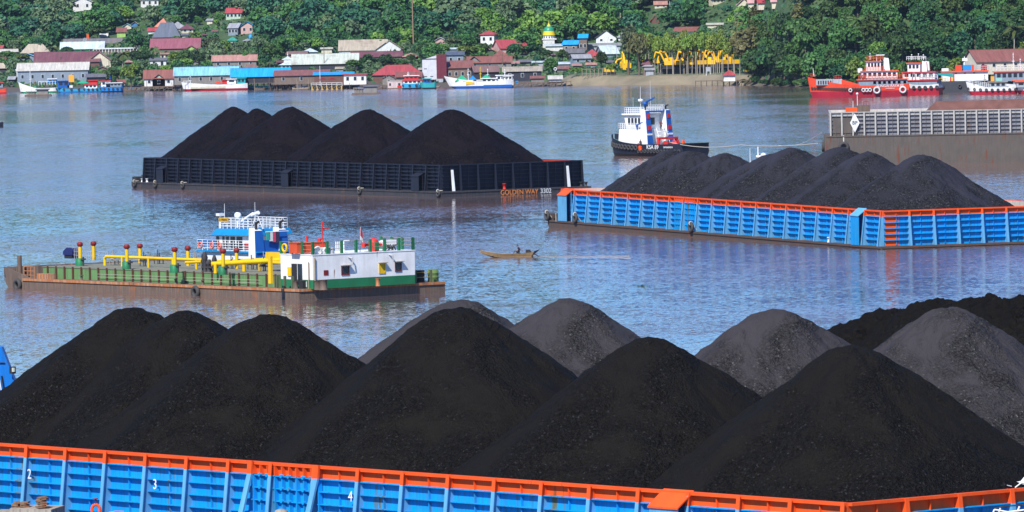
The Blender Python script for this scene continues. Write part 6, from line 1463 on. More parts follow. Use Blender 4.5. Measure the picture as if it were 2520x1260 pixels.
def ex_red(e, X, Z, at, Bm, s):
    mb = MB(); rail(mb, [(X(2128), 3.0, Z(174)), (X(2175), 3.0, Z(174))], 1.0, 3, .07, .7); rail(mb, [(X(2112), Bm*.48, Z(194)), (X(2230), Bm*.48, Z(194))], 1.0, 3, .07, .9); rail(mb, [(X(2134), 2.2, Z(147)), (X(2172), 2.2, Z(147))], 1.0, 3, .07, .6); bm(mb, 'railing', deckor, e)
    mast(e, (X(2143), 0, Z(147)), 1.7, wpaint, True, 'mast', .1); mb = MB(); mb.box(X(2178), X(2157), -1, 1, Z(137), Z(135)); 
    for k in (2159, 2168, 2176): mb.tube((X(k), 0, Z(150)), (X(k), 0, Z(135)), .08)
    bm(mb, 'gantry', wpaint, e)
    funnel(e, X(2190), 1.8, Z(176), Z(142), 1.2, 1.7, wpaint, navy, .3); funnel(e, X(2190), -1.8, Z(176), Z(142), 1.2, 1.7, wpaint, navy, .3)
    mb = MB(); mb.tube((X(2004), 0, Z(185)), (X(2002), 0, Z(165)), .12, .06); bm(mb, 'foremast', wpaint, e)
    mb = MB(); mb.box(X(2048), X(2008), -1.8, Bm*.40, Z(207), Z(193)); bm(mb, 'container_rack', WM('tin'), e)
    mb = MB(); 
    for k in range(6): mb.box(X(2012+k*6+3), X(2012+k*6), Bm*.40, Bm*.40+.08, Z(205), Z(196))
    bm(mb, 'rack_openings', glass, e)
    mb = MB(); mb.box(X(2072), X(2049), -1.8, Bm*.42, Z(207), Z(193)); bm(mb, 'storage_tank', WM('tin'), e)
    mb = MB(); mb.prism([(X(2070), Z(195)), (X(2074), Z(195)), (X(2112), Z(206)), (X(2112), Z(210)), (X(2070), Z(210))], -Bm*.46, Bm*.46, 'y'); bm(mb, 'ramp_bulwark', tugred, e)
    mb = MB(); rail(mb, [(X(2070), 2, Z(193)), (X(2052), 2, Z(193))], .9, 2, .07, .7); rail(mb, [(X(2006), 1.5, Z(187)), (X(1994), 1.0, Z(187))], .9, 2, .07, .6); bm(mb, 'railing', redp, e)
    mb = MB(); mb.torus((X(2124), Bm*.45, Z(189)), .5, .16, 'y'); bm(mb, 'red_reel', redp, e)
    text_obj('painted_name', 'SUNGAI RAYA 05', .62*1.5, wpaint, e, wallM((X(2189), at(.19)[1]+.12, Z(212)), (0, 1, 0)))
    text_obj('painted_port', 'SAMARINDA', .42, wpaint, e, wallM((X(2189), at(.19)[1]+.12, Z(218)), (0, 1, 0)))
    mb = MB(); mb.torus((0, 0, 0), .75, .25, 'y')
    me = mb.mesh('tyre_fender', flat('white_tyre', (.6, .6, .58))); 
    for px in (2156, 2220): x = X(px); sv = (x+13.2)/26.4; link('tyre_fender', me, e, (x, at(max(.02, sv))[1]+.2, Z(222)))
    me = MB().torus((0, 0, 0), .4, .15, 'y').mesh('tyre_fender', flat('white_tyre', (.6, .6, .58)))
    for px in (2091, 2123, 2131, 2139): x = X(px); link('tyre_fender', me, e, (x, at(max(.02, (x+13.2)/26.4))[1]+.25, Z(221)))
    for px in (2148, 2160, 2172, 2184, 2196, 2208, 2222): mb = MB(); mb.box(X(px+7), X(px), Bm*.40+.01, Bm*.42, Z(207), Z(200)); bm(mb, 'window', glass, e)
vessel('tugboat', 'orange red tugboat with tall white wheelhouse and many tyres, leftmost of the red boats', 1991, 2236, 237, 1702, 2.9, 2.6, tugred, crimson,
       [(2112, 2232, 197, 210, .84, WM('bluegrey'), deckor, 0), (2120, 2208, 176, 196, .76, WM('whitew'), deckor, 7), (2133, 2168, 152, 175, .5, wpaint, deckor, 4), (2112, 2122, 168, 178, .5, wpaint, None, 0)], Bm=7.6, band=1.5, fend=0, cat='tugboat', stern=.9, extra=lambda e, X, Z, at, Bm, s: (ex_red(e, X, Z, at, Bm, s), fenders(e, at, .30, .97, 26, .38, 1.75, side=1, follow=.2)))
def ex_red2(e, X, Z, at, Bm, s):
    mb = MB(); rail(mb, [(X(2268), Bm*.45, Z(195)), (X(2314), Bm*.45, Z(195))], 1.1, 2, .08, .9); rail(mb, [(X(2236), 2.2, Z(147)), (X(2284), 2.2, Z(147))], .9, 2, .08, .6); bm(mb, 'railing', wpaint, e)
    funnel(e, X(2288), 1.9, Z(195), Z(150), 1.2, 1.6, wpaint, deckor, .3); funnel(e, X(2288), -1.9, Z(195), Z(150), 1.2, 1.6, wpaint, deckor, .3)
    mast(e, (X(2245), 0, Z(147)), 1.4, wpaint, True, 'mast', .1); mast(e, (X(2262), 0, Z(147)), 1.6, wpaint, True, 'mast', .1); mast(e, (X(2275), 0.5, Z(147)), 1.3, wpaint, True, 'mast', .1)
    mb = MB(); mb.tube((X(2249), Bm*.40, Z(195)), (X(2254), Bm*.40, Z(176)), .12); mb.tube((X(2258), Bm*.40, Z(195)), (X(2256), Bm*.40, Z(176)), .12); bm(mb, 'stairs', steel, e)
vessel('tugboat', 'white and crimson tugboat with orange roof, second from left among the red boats', 2224, 2316, 233, 1712, 2.6, .8, wpaint, crimson,
       [(2226, 2312, 198, 211, .84, WM('bluegrey'), redp, 0), (2226, 2306, 178, 196, .74, WM('whitew'), redp, 5), (2237, 2268, 156, 177, .5, wpaint, deckor, 3)], Bm=7, band=1.8, yaw=.25, cat='tugboat', extra=ex_red2, fend=7, fr=.5, fz=1.7, stern=.9)
def ex_pont(e, X, Z, at, Bm, s):
    pass
P = D(2350, 228, 1735); e = thing('pontoon', 'dark grey steel pontoon with two big tyres between the red boats', 'pontoon', (P.x, 1735, 0)); s = F/1735
mb = MB(); mb.prism([(-40/s, 27/s), (-36/s, -.8), (36/s, -.8), (40/s, 27/s)], 0, 6, 'y'); mb.build('pontoon_body', paint('pontoon_steel', (.06, .065, .075), .6, .4), e)
for x in (-31, 12): mb = MB(); mb.torus((x/s, -.25, 16/s), .38*1.1, .18, 'y'); mb.build('tyre_fender', tyrem, e)
mb = MB(); rail(mb, [(-38/s, .3, 27/s), (-16/s, .3, 27/s)], 1.0, 2, .08, .8); mb.build('railing', yellow, e)
mb = MB(); mb.hexa([(-40/s, 0, 44/s), (-4/s, 0, 38/s), (-4/s, 4, 38/s), (-40/s, 4, 46/s)], [(-40/s, 0, 45/s), (-4/s, 0, 44/s), (-4/s, 4, 48/s), (-40/s, 4, 48/s)]); mb.build('teal_awning', flat('teal_tarp', (.02, .30, .26)), e)
P = D(2380, 212, 1770); e = thing('houseboat', 'white long two deck houseboat with an orange upper deck full of gear', 'houseboat', (P.x, 1770, 0)); s = F/1770; z0 = P.z
Zz = lambda y: z0+(212-y)/s
mb = MB(); mb.box(-62/s, 60/s, 0, 6, -.6, Zz(199)); mb.build('hull', navy, e); mb = MB(); mb.box(-60/s, 52/s, .2, 5.8, Zz(199), Zz(177)); k = mb.build('wall', wpaint, e)
for a, b, c in ((-42, -39, redp), (-39, -35, yellow), (-34, -31, redp)): mb = MB(); mb.box(a/s, b/s, .1, .2, Zz(199), Zz(182)); mb.build('painted_stripe', c, k)
for a in (-27, -5, 18): mb = MB(); mb.box(a/s-.3, a/s+.3, .1, .2, Zz(181), Zz(179)); mb.build('porthole', glass, k)
mb = MB(); mb.box(-62/s, 54/s, -.3, 6, Zz(177), Zz(174)); mb.build('upper_deck', deckor, e)
mb = MB(); mb.box(-62/s, -45/s, 0, .1, Zz(174), Zz(167)); mb.build('white_sign_board', wpaint, e)
for a, b, t_, c, nm in ((-27, -12, 160, tugred, 'orange_locker'), (-9, 12, 160, flat('blue_tarp', (.01, .25, .62)), 'blue_tarpaulin'), (12, 18, 160, tugred, 'orange_locker'), (37, 50, 161, redp, 'red_locker')):
    mb = MB(); mb.box(a/s, b/s, .6, 3, Zz(174), Zz(t_)); mb.build(nm, c, e)
mb = MB(); mb.tube((-5/s, 2, Zz(174)), (-4/s, 2, Zz(139)), .22, .12); mb.box(-10/s, 3/s, 1.6, 2.4, Zz(150), Zz(143)); mb.build('mast', wpaint, e)
mb = MB(); rail(mb, [(19/s, .3, Zz(174)), (54/s, .3, Zz(174))], 1.1, 2, .08, .8); mb.build('railing', steel, e)
def ex_w(e, X, Z, at, Bm, s):
    mb = MB(); rail(mb, [(X(2432), Bm*.42, Z(211)), (X(2396), Bm*.36, Z(205)), (X(2382), 0.3, Z(202))], 1.1, 3, .07, .6); bm(mb, 'railing', wpaint, e)
    mb = MB(); mb.box(X(2420), X(2399), -1, 1.6, Z(209), Z(203)); bm(mb, 'teal_tarpaulin', flat('teal_tarp', (.02, .30, .26)), e)
    mast(e, (X(2424), 0, Z(205)), 2.8, woodl, True, 'mast', .12); mb = MB(); mb.box(X(2446), X(2438), .5, 1.8, Z(196), Z(184)); bm(mb, 'yellow_drum', flat('amber_drum', (.7, .35, .05)), e)
    mb = MB(); mb.box(X(2466), X(2450), -1, 1, Z(196), Z(188)); bm(mb, 'teal_tank', flat('teal_tank', (.25, .50, .45)), e)
vessel('work_boat', 'white and crimson work boat with railed bow and tan cabin roof', 2380, 2502, 229, 1690, 1.9, 1.7, wpaint, crimson, [(2434, 2476, 199, 214, .7, WM('tin'), woodl, 3)], Bm=5.4, band=1.0, extra=ex_w, fend=9, fr=.4, fz=1.0)
def ex_r(e, X, Z, at, Bm, s):
    mb = MB(); rail(mb, [(X(2452), 2.6, Z(171)), (X(2560), 2.6, Z(171))], 1.2, 2, .09, 1.0); bm(mb, 'railing', wpaint, e); mast(e, (X(2512), 0, Z(171)), 3.0, wpaint, True, 'mast', .14); mast(e, (X(2495), 0, Z(171)), 4.6, wpaint, True, 'mast', .14)
vessel('tugboat', 'white tugboat with two orange decks, cut by the right edge', 2444, 2600, 226, 1722, 2.0, .8, wpaint, crimson, [(2492, 2560, 198, 210, .8, WM('bluegrey'), deckor, 4), (2448, 2560, 176, 198, .8, WM('bluegrey'), deckor, 8)], Bm=7, band=1.2, cat='tugboat', extra=ex_r, fend=6)
vessel('work_boat', 'white boat hull with orange deck nearest the lower part of the right edge', 2498, 2640, 231, 1688, 1.9, .8, wpaint, crimson, [(2500, 2560, 201, 214, .8, WM('tin'), deckor, 3)], Bm=6, band=1.0, fend=6)
# small craft along the left and middle shore
def awn(x0, x1, yt, yb, c, nm='awning'):
    return lambda e, X, Z, Bm: MB().prism([(min(X(x0), X(x1)), Z(yb)), (max(X(x0), X(x1)), Z(yb)), ((X(x0)+X(x1))/2, Z(yt))], -Bm*.4, Bm*.4, 'y').build(nm, c, e)
gtarp = flat('green_tarp', (.03, .42, .22), .7); btarp = flat('blue_tarp', (.01, .25, .62))
def wextra(mastsx=(), awns=(), railx=None, stripes=()):
    def f(e, X, Z, at, Bm, s):
        for m_ in mastsx: mast(e, (X(m_[0]), 0, Z(m_[1])), (m_[1]-m_[2])/s, m_[3] if len(m_) > 3 else wpaint, True, 'mast', .12)
        for a in awns: awn(*a)(e, X, Z, Bm)
        if railx: mb = MB(); rail(mb, [(X(railx[0]), Bm*.4, Z(railx[2])), (X(railx[1]), Bm*.4, Z(railx[2]))], railx[3]/s, 1, .1, 1.0); mb.build('railing', wpaint, e)
        for (xa, xb, ya, yb2, c) in stripes: mb = MB(); k0, k1 = sorted((X(xa), X(xb))); mb.box(k0, k1, Bm*.3, Bm*.49+.06, Z(yb2), Z(ya)); mb.build('painted_panel', c, e)
    return f
tq = paint('turquoise_hull', (.03, .36, .38), .5, .3); bluehull = paint('bright_blue_hull', (.02, .22, .60), .5, .3); cyanh = paint('cyan_hull', (.04, .34, .58), .5, .3); creamh = paint('cream_hull', (.60, .58, .42), .5, .4); greenh = paint('green_boot', (.01, .30, .14), .5, .3)
vessel('boat', 'small bright red boat cut by the left edge', -30, 16, 225, 2130, 1.5, .5, tugred, crimson, [(-25, 8, 199, 210, .7, WM('bluegrey'), redp, 2)])
vessel('fishing_boat', 'white wooden fishing boat with a raised curved bow and green awning at the left', 48, 142, 225, 2128, 1.5, 2.2, wpaint, greenh, [(120, 140, 192, 203, .7, btarp, wpaint, 2)], extra=wextra([(75, 214, 168)], [(80, 94, 208, 216, gtarp)], (96, 138, 206, 9)), Bm=4.6, band=.5)
mb = MB(); mb.box(-.9, .9, -.6, .6, 0, 2.4); P = D(176, 202, 2120); o = mb.build('orange_float', flat('amber_float', (.75, .38, .03)), None, P); tag(o, 'big amber inflated bundle hanging between the two leftmost blue boats', 'float')
vessel('fishing_boat', 'low light blue boat with green awning left of the red and blue tugs', 138, 236, 225, 2122, 1.2, .6, cyanh, bluehull, [(143, 172, 197, 213, .8, royal, royal, 2), (167, 180, 207, 213, .8, WM('white'), None, 0)], extra=wextra([], [(188, 220, 196, 203, gtarp)]), Bm=4.4, fend=6)
vessel('tugboat', 'small blue hulled tug with white cabin and dark red roof at the left shore', 206, 262, 224, 2116, 1.3, .9, cyanh, bluehull, [(209, 240, 205, 216, .7, wpaint, redp, 3), (220, 240, 196, 204, .6, redp, redp, 0)], bow='right', Bm=4.2, cat='tugboat', fend=6, extra=wextra([(250, 214, 196, redp)]))
vessel('tugboat', 'small royal blue tug with red wheelhouse roof beside the round shore trees', 246, 303, 225, 2110, 1.6, .8, bluehull, navy, [(250, 272, 198, 212, .7, wpaint, redp, 2), (262, 300, 203, 212, .7, WM('bluegrey'), wpaint, 4)], Bm=4.4, cat='tugboat', fend=6, extra=wextra([(272, 198, 185, royal)]))
vessel('cargo_boat', 'long wooden cargo boat with cream and green stripes before the light blue warehouse', 449, 610, 225, 2095, 2.0, 1.0, wpaint, crimson, [(560, 582, 198, 209, .8, wpaint, sky_ if False else wpaint, 1), (584, 605, 196, 210, .8, tq, tq, 2), (548, 560, 200, 210, .7, redp, redp, 0)],
       extra=wextra([(469, 210, 188)], [(526, 548, 202, 208, tugred)], (452, 470, 210, 10), [(470, 556, 214, 219, creamh)]), Bm=5.4, band=.7, fend=0)
vessel('fishing_boat', 'pale green small boat moored under the vivid blue roof', 606, 672, 223, 2100, 1.2, .5, tq, navy, [], extra=wextra([(624, 214, 192)], [], (612, 668, 214, 9)), Bm=3.4)
vessel('rowing_boat', 'tiny green and white boat between the wooden stilts of the plank hall', 728, 764, 220, 2085, .8, .7, wpaint, greenh, [], Bm=2.0)
vessel('tugboat', 'small blue tug with red and white stacked cabins left of the tower', 990, 1042, 217, 2038, 1.7, .4, cyanh, navy, [(993, 1038, 196, 206, .8, wpaint, redp, 4), (996, 1030, 185, 195, .6, redp, wpaint, 3)], bow='right', Bm=4.2, cat='tugboat', extra=wextra([(1005, 185, 176), (1024, 185, 176, redp)]), fend=4)
vessel('fishing_boat', 'bright turquoise boat with a small blue cabin at the foot of the tower', 1034, 1074, 217, 2034, 1.9, .3, tq, navy, [(1042, 1060, 193, 204, .7, royal, tq, 2)], Bm=3.8)
vessel('wooden_ship', 'big white and blue wooden ship with long curved bow and green awnings', 1099, 1264, 218, 2022, 2.2, 1.9, wpaint, royal, [(1143, 1170, 199, 208, .86, WM('cream'), wpaint, 0), (1168, 1186, 199, 206, .86, royal, wpaint, 3), (1186, 1222, 195, 208, .8, wpaint, wpaint, 3), (1222, 1262, 188, 202, .7, wpaint, wpaint, 4)],
       extra=wextra([(1153, 200, 168), (1183, 200, 165, yellow), (1201, 200, 170), (1243, 188, 172)], [(1120, 1154, 184, 199, gtarp), (1154, 1174, 186, 197, btarp), (1180, 1214, 184, 197, gtarp)], (1238, 1260, 196, 6), [(1147, 1168, 201, 208, yellow), (1190, 1260, 210, 217, royal)]), Bm=5.6, band=.8, srise=.6, stern=.6, rake=3.2)
P = D(1273, 206, 2030); mb = MB(); mb.box(-.5, .3, 0, .8, 0, .9); o = mb.build('blue_barrel', flat('blue_tarp', (.01, .25, .62)), None, P); tag(o, 'blue barrel on the jetty right of the wooden ship', 'barrel')
P = D(-3, 313, 1445); e = thing('boat', 'stern of a dark boat just entering at the left edge in mid river', 'boat', (G(-3, 313).x-3, G(-3, 313).y, 0), math.pi)
hull, dk, at = loft(8, 2.4, 1.0, .4); hull.build('hull', [navy, navy], e); block(-3, 1, .9, .8, 2.2).build('cabin', wpaint, e)
# ---------------------------------------------------------------- vegetation
def crown_np(n, rx, ry, rz, nl, leaf, seed, flatb=.25):
    g = np.random.default_rng(seed)
    lc = g.normal(size=(nl, 3)); lc /= np.linalg.norm(lc, axis=1)[:, None]; lc *= (g.random(nl)**.45)[:, None]*.72
    lc[:, 2] = np.abs(lc[:, 2])*1.25-.35
    lr = .24+.26*g.random(nl)
    li = g.integers(0, nl, n); d = g.normal(size=(n, 3)); d /= np.linalg.norm(d, axis=1)[:, None]; d[:, 2] = np.where(d[:, 2] < -.3, -d[:, 2], d[:, 2])
    r = lr[li]*(.72+.33*g.random(n)); c = lc[li]+d*r[:, None]
    c *= np.array([rx, ry, rz])
    nm = d*.55+g.normal(size=(n, 3))*.55+np.array([0, 0, .35]); nm /= np.linalg.norm(nm, axis=1)[:, None]
    up = g.normal(size=(n, 3)); t = np.cross(nm, up); t /= np.linalg.norm(t, axis=1)[:, None]; b = np.cross(nm, t)
    sz = leaf*(.55+.8*g.random(n))[:, None]
    V = np.stack([c-t*sz-b*sz*.6, c+t*sz*.9-b*sz*.7, c+t*sz+b*sz*.6, c-t*sz*.8+b*sz*.75], 1).reshape(-1, 3)
    return V
def quads(n): return np.arange(n*4).reshape(-1, 4)
LM = {'dark': leafm('leaf_dark', ((.030, .085, .025), (.075, .16, .035), (.02, .06, .03))), 'mid': leafm('leaf_mid', ((.055, .13, .028), (.12, .21, .045), (.035, .09, .035))),
      'lime': leafm('leaf_lime', ((.11, .20, .03), (.24, .32, .055), (.07, .13, .03))), 'olive': leafm('leaf_olive', ((.12, .13, .04), (.22, .20, .07), (.08, .095, .045))), 'grey': leafm('leaf_greygreen', ((.09, .135, .06), (.16, .20, .09), (.06, .10, .05))),
      'teak': leafm('leaf_teak', ((.17, .27, .04), (.32, .40, .07), (.12, .19, .035)), .2),
      'palm': leafm('leaf_palm', ((.07, .11, .03), (.15, .19, .045), (.05, .08, .03))), 'jungle': leafm('leaf_jungle', ((.025, .095, .042), (.06, .18, .055), (.018, .065, .04)))}
barkm = paint('bark', (.13, .10, .075), .85, .5); barkp = paint('pale_bark', (.42, .38, .32), .8, .4)
CR = {}
def crown_mesh(kind, var, n=2100):
    k = (kind, var, n)
    if k not in CR:
        sh = {0: (1, 1, .85), 1: (.9, .9, 1.0), 2: (1.1, 1.1, .7), 3: (.8, .85, 1.15)}[var % 4]
        V = crown_np(n, *sh, 15+var*3, .084 if n > 1000 else .14, 100+var*7)
        CR[k] = np_mesh('crown', V, quads(n), LM[kind])
    return CR[k]
TR = {}
def trunk_mesh(pale, var):
    k = (pale, var)
    if k not in TR:
        mb = MB(); g = random.Random(var); p = Vector((0, 0, -.06)); r = .035
        pts = [p]
        for i in range(4): p = p+Vector((g.uniform(-.02, .02), g.uniform(-.02, .02), .18)); pts.append(p)
        for a, b in zip(pts, pts[1:]): mb.tube(a, b, r, r*.82, n=6, caps=False); r *= .82
        for i in range(5):
            a = pts[2+i % 3]; t_ = g.uniform(0, 6.3); mb.tube(a, a+Vector((math.cos(t_)*.18, math.sin(t_)*.18, .26)), .014, .005, n=4, caps=False)
        TR[k] = mb.mesh('trunk', barkp if pale else barkm)
    return TR[k]
def tree(P, h, w, kind, var, label, group=None, name='tree', pale=False, crownf=.72, n=2100):
    e = thing(name, label, 'tree', P, random.uniform(0, 6.28), group)
    c = link('crown', crown_mesh(kind, var, n), e, (0, 0, h*(1-crownf*.42))); c.scale = (w/2, w/2, h*crownf*.62)
    t = link('trunk', trunk_mesh(pale, var % 3), e); t.scale = (h, h, h)
    return e
def palm(P, h, label, group=None, spread=2.6, n=15, lean=.1):
    e = thing('palm_tree', label, 'palm tree', P, random.uniform(0, 6.28), group)
    mb = MB(); pts = [Vector((lean*h*(k/6)**2, 0, h*k/6-.3)) for k in range(7)]
    for a, b in zip(pts, pts[1:]): mb.tube(a, b, .16, .14, n=6, caps=False)
    mb.build('trunk', barkp, e)
    g = random.Random(int(P[0]*7)); top = pts[-1]; mb = MB()
    for i in range(n):
        a = 2*math.pi*i/n+g.uniform(-.2, .2); el = g.uniform(-.2, 1.1); L_ = spread*g.uniform(.8, 1.1); prev = top; d0 = Vector((math.cos(a), math.sin(a), 0)); sd_ = Vector((-math.sin(a), math.cos(a), 0))
        for k in range(7):
            u = (k+1)/7; p = top+d0*(L_*u*math.cos(el*.6))+Vector((0, 0, L_*(math.sin(el)*u-.75*u*u)))
            for s_ in (1, -1):
                w_ = .55*math.sin(math.pi*min(.97, u*.85+.12)); q = s_*sd_*w_+Vector((0, 0, -w_*.75))
                mb.add([prev, p, p+q, prev+q*.9], [(0, 1, 2, 3)])
            prev = p
    mb.build('crown', LM['palm'], e); return e
def px_tree(x, yb, hp, wp, kind, label, group=None, pale=False, cf=.8, dmin=0, n=2100):
    P = TG(x, yb, dmin); s = F/P.y; return tree(P-Vector((0, 0, .2)), hp/s, wp/s, kind, int(x) % 7, label, group, pale=pale, crownf=cf, n=n)
VT = [
 (18, 152, 30, 44, 'mid', 'round bush tree above the grey hip roof at the left edge'), (58, 154, 24, 40, 'lime', 'light green bushy tree beside the small blue gable'), (168, 148, 36, 46, 'dark', 'dark tree left of the plum brown roof'),
 (275, 220, 60, 50, 'mid', 'shore tree left of the biggest waterfront coconut palm'), (322, 218, 66, 62, 'lime', 'broad light green shore tree under the big coconut palm'), (345, 178, 62, 52, 'dark', 'dark tree behind the shore palm, left of the white shed'),
 (334, 142, 66, 62, 'dark', 'large dark broadleaf tree left of the long magenta roof'), (428, 172, 44, 50, 'lime', 'leftmost light tree of the clump below the magenta roof'), (458, 172, 50, 54, 'mid', 'middle tree of the clump below the magenta roof'), (490, 173, 52, 46, 'dark', 'dark right hand tree of the clump below the magenta roof'),
 (522, 142, 54, 52, 'grey', 'grey green tree right of the magenta roof'), (556, 142, 42, 54, 'lime', 'yellowish tree above the pinkish brown roof'), (592, 140, 40, 52, 'grey', 'pale tree below the teal green roof'), (636, 142, 56, 60, 'grey', 'tall pale tree right of the pinkish brown roof'), (664, 168, 66, 56, 'mid', 'green tree left of the small prayer house'), (686, 140, 50, 52, 'mid', 'tree behind the small prayer house'),
 (872, 180, 36, 52, 'mid', 'left tree of the dark clump behind the crimson roof'), (906, 181, 46, 62, 'dark', 'tallest tree of the dark clump behind the crimson roof'), (948, 181, 46, 62, 'dark', 'right tree of the dark clump behind the crimson roof'), (984, 176, 34, 46, 'mid', 'small tree where the dark clump meets the crimson roof'),
 (1052, 148, 46, 54, 'mid', 'green tree right of the tall brown mast'), (1086, 150, 42, 56, 'lime', 'bright tree under the small white gabled hut'), (1122, 124, 36, 50, 'grey', 'greyish tree left of the white cube house'), (1150, 158, 52, 62, 'lime', 'light green tree behind the dark blue roof'), (1186, 146, 38, 56, 'mid', 'round tree below the white cube house'), (1012, 160, 30, 26, 'mid', 'slim bush at the foot of the tall brown mast'),
 (1268, 150, 42, 54, 'dark', 'leftmost of the round dark trees under the mosque'), (1302, 150, 44, 58, 'dark', 'second of the round dark trees under the mosque'), (1336, 152, 34, 50, 'dark', 'third of the round dark trees under the mosque'), (1384, 152, 30, 40, 'mid', 'small tree right of the round dark trees'), (1352, 188, 44, 50, 'mid', 'green tree behind the jetty huts'), (1420, 186, 22, 40, 'lime', 'yellow green banana bush on the bank edge'),
 (1480, 172, 46, 40, 'mid', 'bush tree left of the tall riverside trees'), (1505, 186, 34, 34, 'lime', 'small light shrub by the leftmost yellow excavator'), (1402, 92, 46, 56, 'lime', 'broad light green tree right of the mosque dome'), (1304, 104, 40, 48, 'mid', 'wide tree left of the mosque dome'), (1280, 88, 40, 56, 'olive', 'brownish tree above the pinkish red roof'),
 (1250, 92, 46, 60, 'dark', 'dark tree right of the white cube house'), (1450, 92, 48, 56, 'mid', 'palm like dark tree left of the big white gable'), (240, 100, 36, 46, 'mid', 'tree right of the lattice tower'), (212, 226, 0, 0, '', '')]
for x, yb, hp, wp, k, lb in VT:
    if hp: px_tree(x, yb, hp, wp, k, lb)
palm(TG(128, 152), 5.2, 'coconut palm between the tan hip roof and the plum roof', spread=3.0)
palm(TG(302, 180), 6.8, 'large coconut palm on the left waterfront above the small blue tugs', spread=4.0, n=20)
palm(TG(376, 152), 5.0, 'coconut palm at the left end of the magenta roof', spread=3.0)
palm(TG(478, 112), 4.6, 'coconut palm right of the plum roofed cream house', spread=2.8)
palm(TG(1440, 104), 4.4, 'palm between the mosque and the big white gable', spread=3.0)
palm(TG(868, 96), 3.6, 'palm on the wooded slope above the tan warehouse', spread=2.6)
palm(TG(2104, 118), 8.5, 'dark coconut palm on the right hand wooded hill', spread=4.4, n=20)
palm(TG(2496, 168, 14), 11.0, 'tall coconut palm in front of the old rust roofed house at the right edge', spread=4.6, n=20, lean=.03)
for x, yb, hp, lb in ((1325, 46, 60, 'bare pale forked trunk, left of three at the top edge'), (1436, 46, 60, 'bare pale forked trunk, middle of three at the top edge'), (1527, 46, 56, 'single pale bare trunk, right of three at the top edge'), (60, 62, 50, 'bare forked pale trunk on the dark slope at the top left')):
    P = TG(x, yb); s = F/P.y; e = thing('bare_tree', lb, 'tree', P); mb = MB(); hh = hp/s
    for k in (-.16, .0, .15):
        mb.path([(0, 0, 0), (k*.3*hh*.5, 0, hh*.35), (k*hh*.9, .1, hh*.8), (k*hh*1.0, .1, hh)], .13, 5)
    mb.build('trunk', barkp, e); c = link('crown', crown_mesh('grey', 2, 500), e, (0, 0, hh*1.02)); c.scale = (1.6, 1.6, .9)
# slender riverside trees on the bank
rb_ = random.Random(11)
for i in range(26):
    x = 1590+i*9.6+rb_.uniform(-3, 3); P = TG(x, 183-rb_.uniform(0, 3.5), 8); s = F/P.y; hh = rb_.uniform(98, 118)*(1-.15*(i > 20))/s
    e = thing('riverside_tree', 'slender light green tree in the row with thin bare trunks on the river bank', 'tree', P, rb_.uniform(0, 6), 'row of slender trees on the river bank')
    mb = MB(); top = Vector((rb_.uniform(-.4, .4), 0, hh*.8)); mb.tube((0, 0, -.2), top, .15, .07, n=6, caps=False); mb.build('trunk', barkp, e)
    c = link('crown', crown_mesh('teak' if i % 6 else 'olive', i % 7), e, (top.x, 0, hh*.67)); c.scale = (rb_.uniform(2.3, 3.1), 2.4, hh*.31)
for i in range(16):
    x = 1596+i*15+rb_.uniform(-4, 4); P = TG(x, 184.5, 6); s = F/P.y; e = thing('bank_post', 'thin bare trunk like post in the fence line under the slender trees', 'post', P, 0, 'thin posts under the slender trees'); mb = MB(); mb.tube((0, 0, -.2), (rb_.uniform(-.2, .2), 0, rb_.uniform(26, 44)/s), .09, .07, n=5); mb.build('shaft', barkp, e)
for x, hp, wp, k, lb in ((1548, 118, 66, 'grey', 'tall grey green tree at the left end of the riverside row'), (1572, 112, 54, 'olive', 'brownish tall tree second in the riverside row')):
    px_tree(x, 185, hp, wp, k, lb, cf=.78, dmin=6)
# scattered trees : right hill, slopes, village gaps
def rect(P, h, w): x, y = proj(P); s = F/P.y; return x-w*s/2, x+w*s/2, y-h*s, y
def blocked(P, h, w, tol=.18):
    a, b, t_, bt = rect(P, h, w); cw = b-a; 
    for x0, x1, yt, yb, Y in HRECT:
        if Y >= P[1]-3:
            ox = min(b, x1)-max(a, x0); oy = min(bt, yb)-max(t_+3, yt)
            if ox > cw*tol and oy > (yb-yt)*.22: return True
        if abs(P[1]-Y) < 5 and a < x1 and b > x0: return True
    return False
cand = []
g = np.random.default_rng(3)
def pt(u, d): Y = float(shoreY(u))+d; return Vector(((u-1260)/F*Y, Y, gz(u, d)))
pts_used = []
def far_enough(P, r):
    for q in pts_used:
        if abs(q[0]-P[0]) < r and abs(q[1]-P[1]) < r*1.4: return False
    return True
tries = 0
while len(cand) < 980 and tries < 26000:
    tries += 1
    if g.random() < .30: u = g.uniform(1860, 2620); d = 3+g.random()**1.2*150
    else:
        u = g.uniform(-60, 1960); d = g.uniform(30, 520)
        if 1385 < u < 1850 and d < 62: continue
    P = pt(u, d); right = u > 1850
    h = g.uniform(6.5, 10.5) if right else g.uniform(4.5, 7.5) if d < 230 else g.uniform(6.5, 10.5)
    if g.random() < .14: h *= 1.35
    w = h*g.uniform(.75, 1.2)
    if d > 230 and not right: w *= 1.15
    x, y = proj(P); 
    if y-h*F/P.y > 215 or y < -20: continue
    if not far_enough(P, w*.40) or blocked(P, h, w): continue
    pts_used.append(P); cand.append((P, h, w, u, d, right))
cand.sort(key=lambda c: c[0].y)
nind = 215; forest = []; fm = []
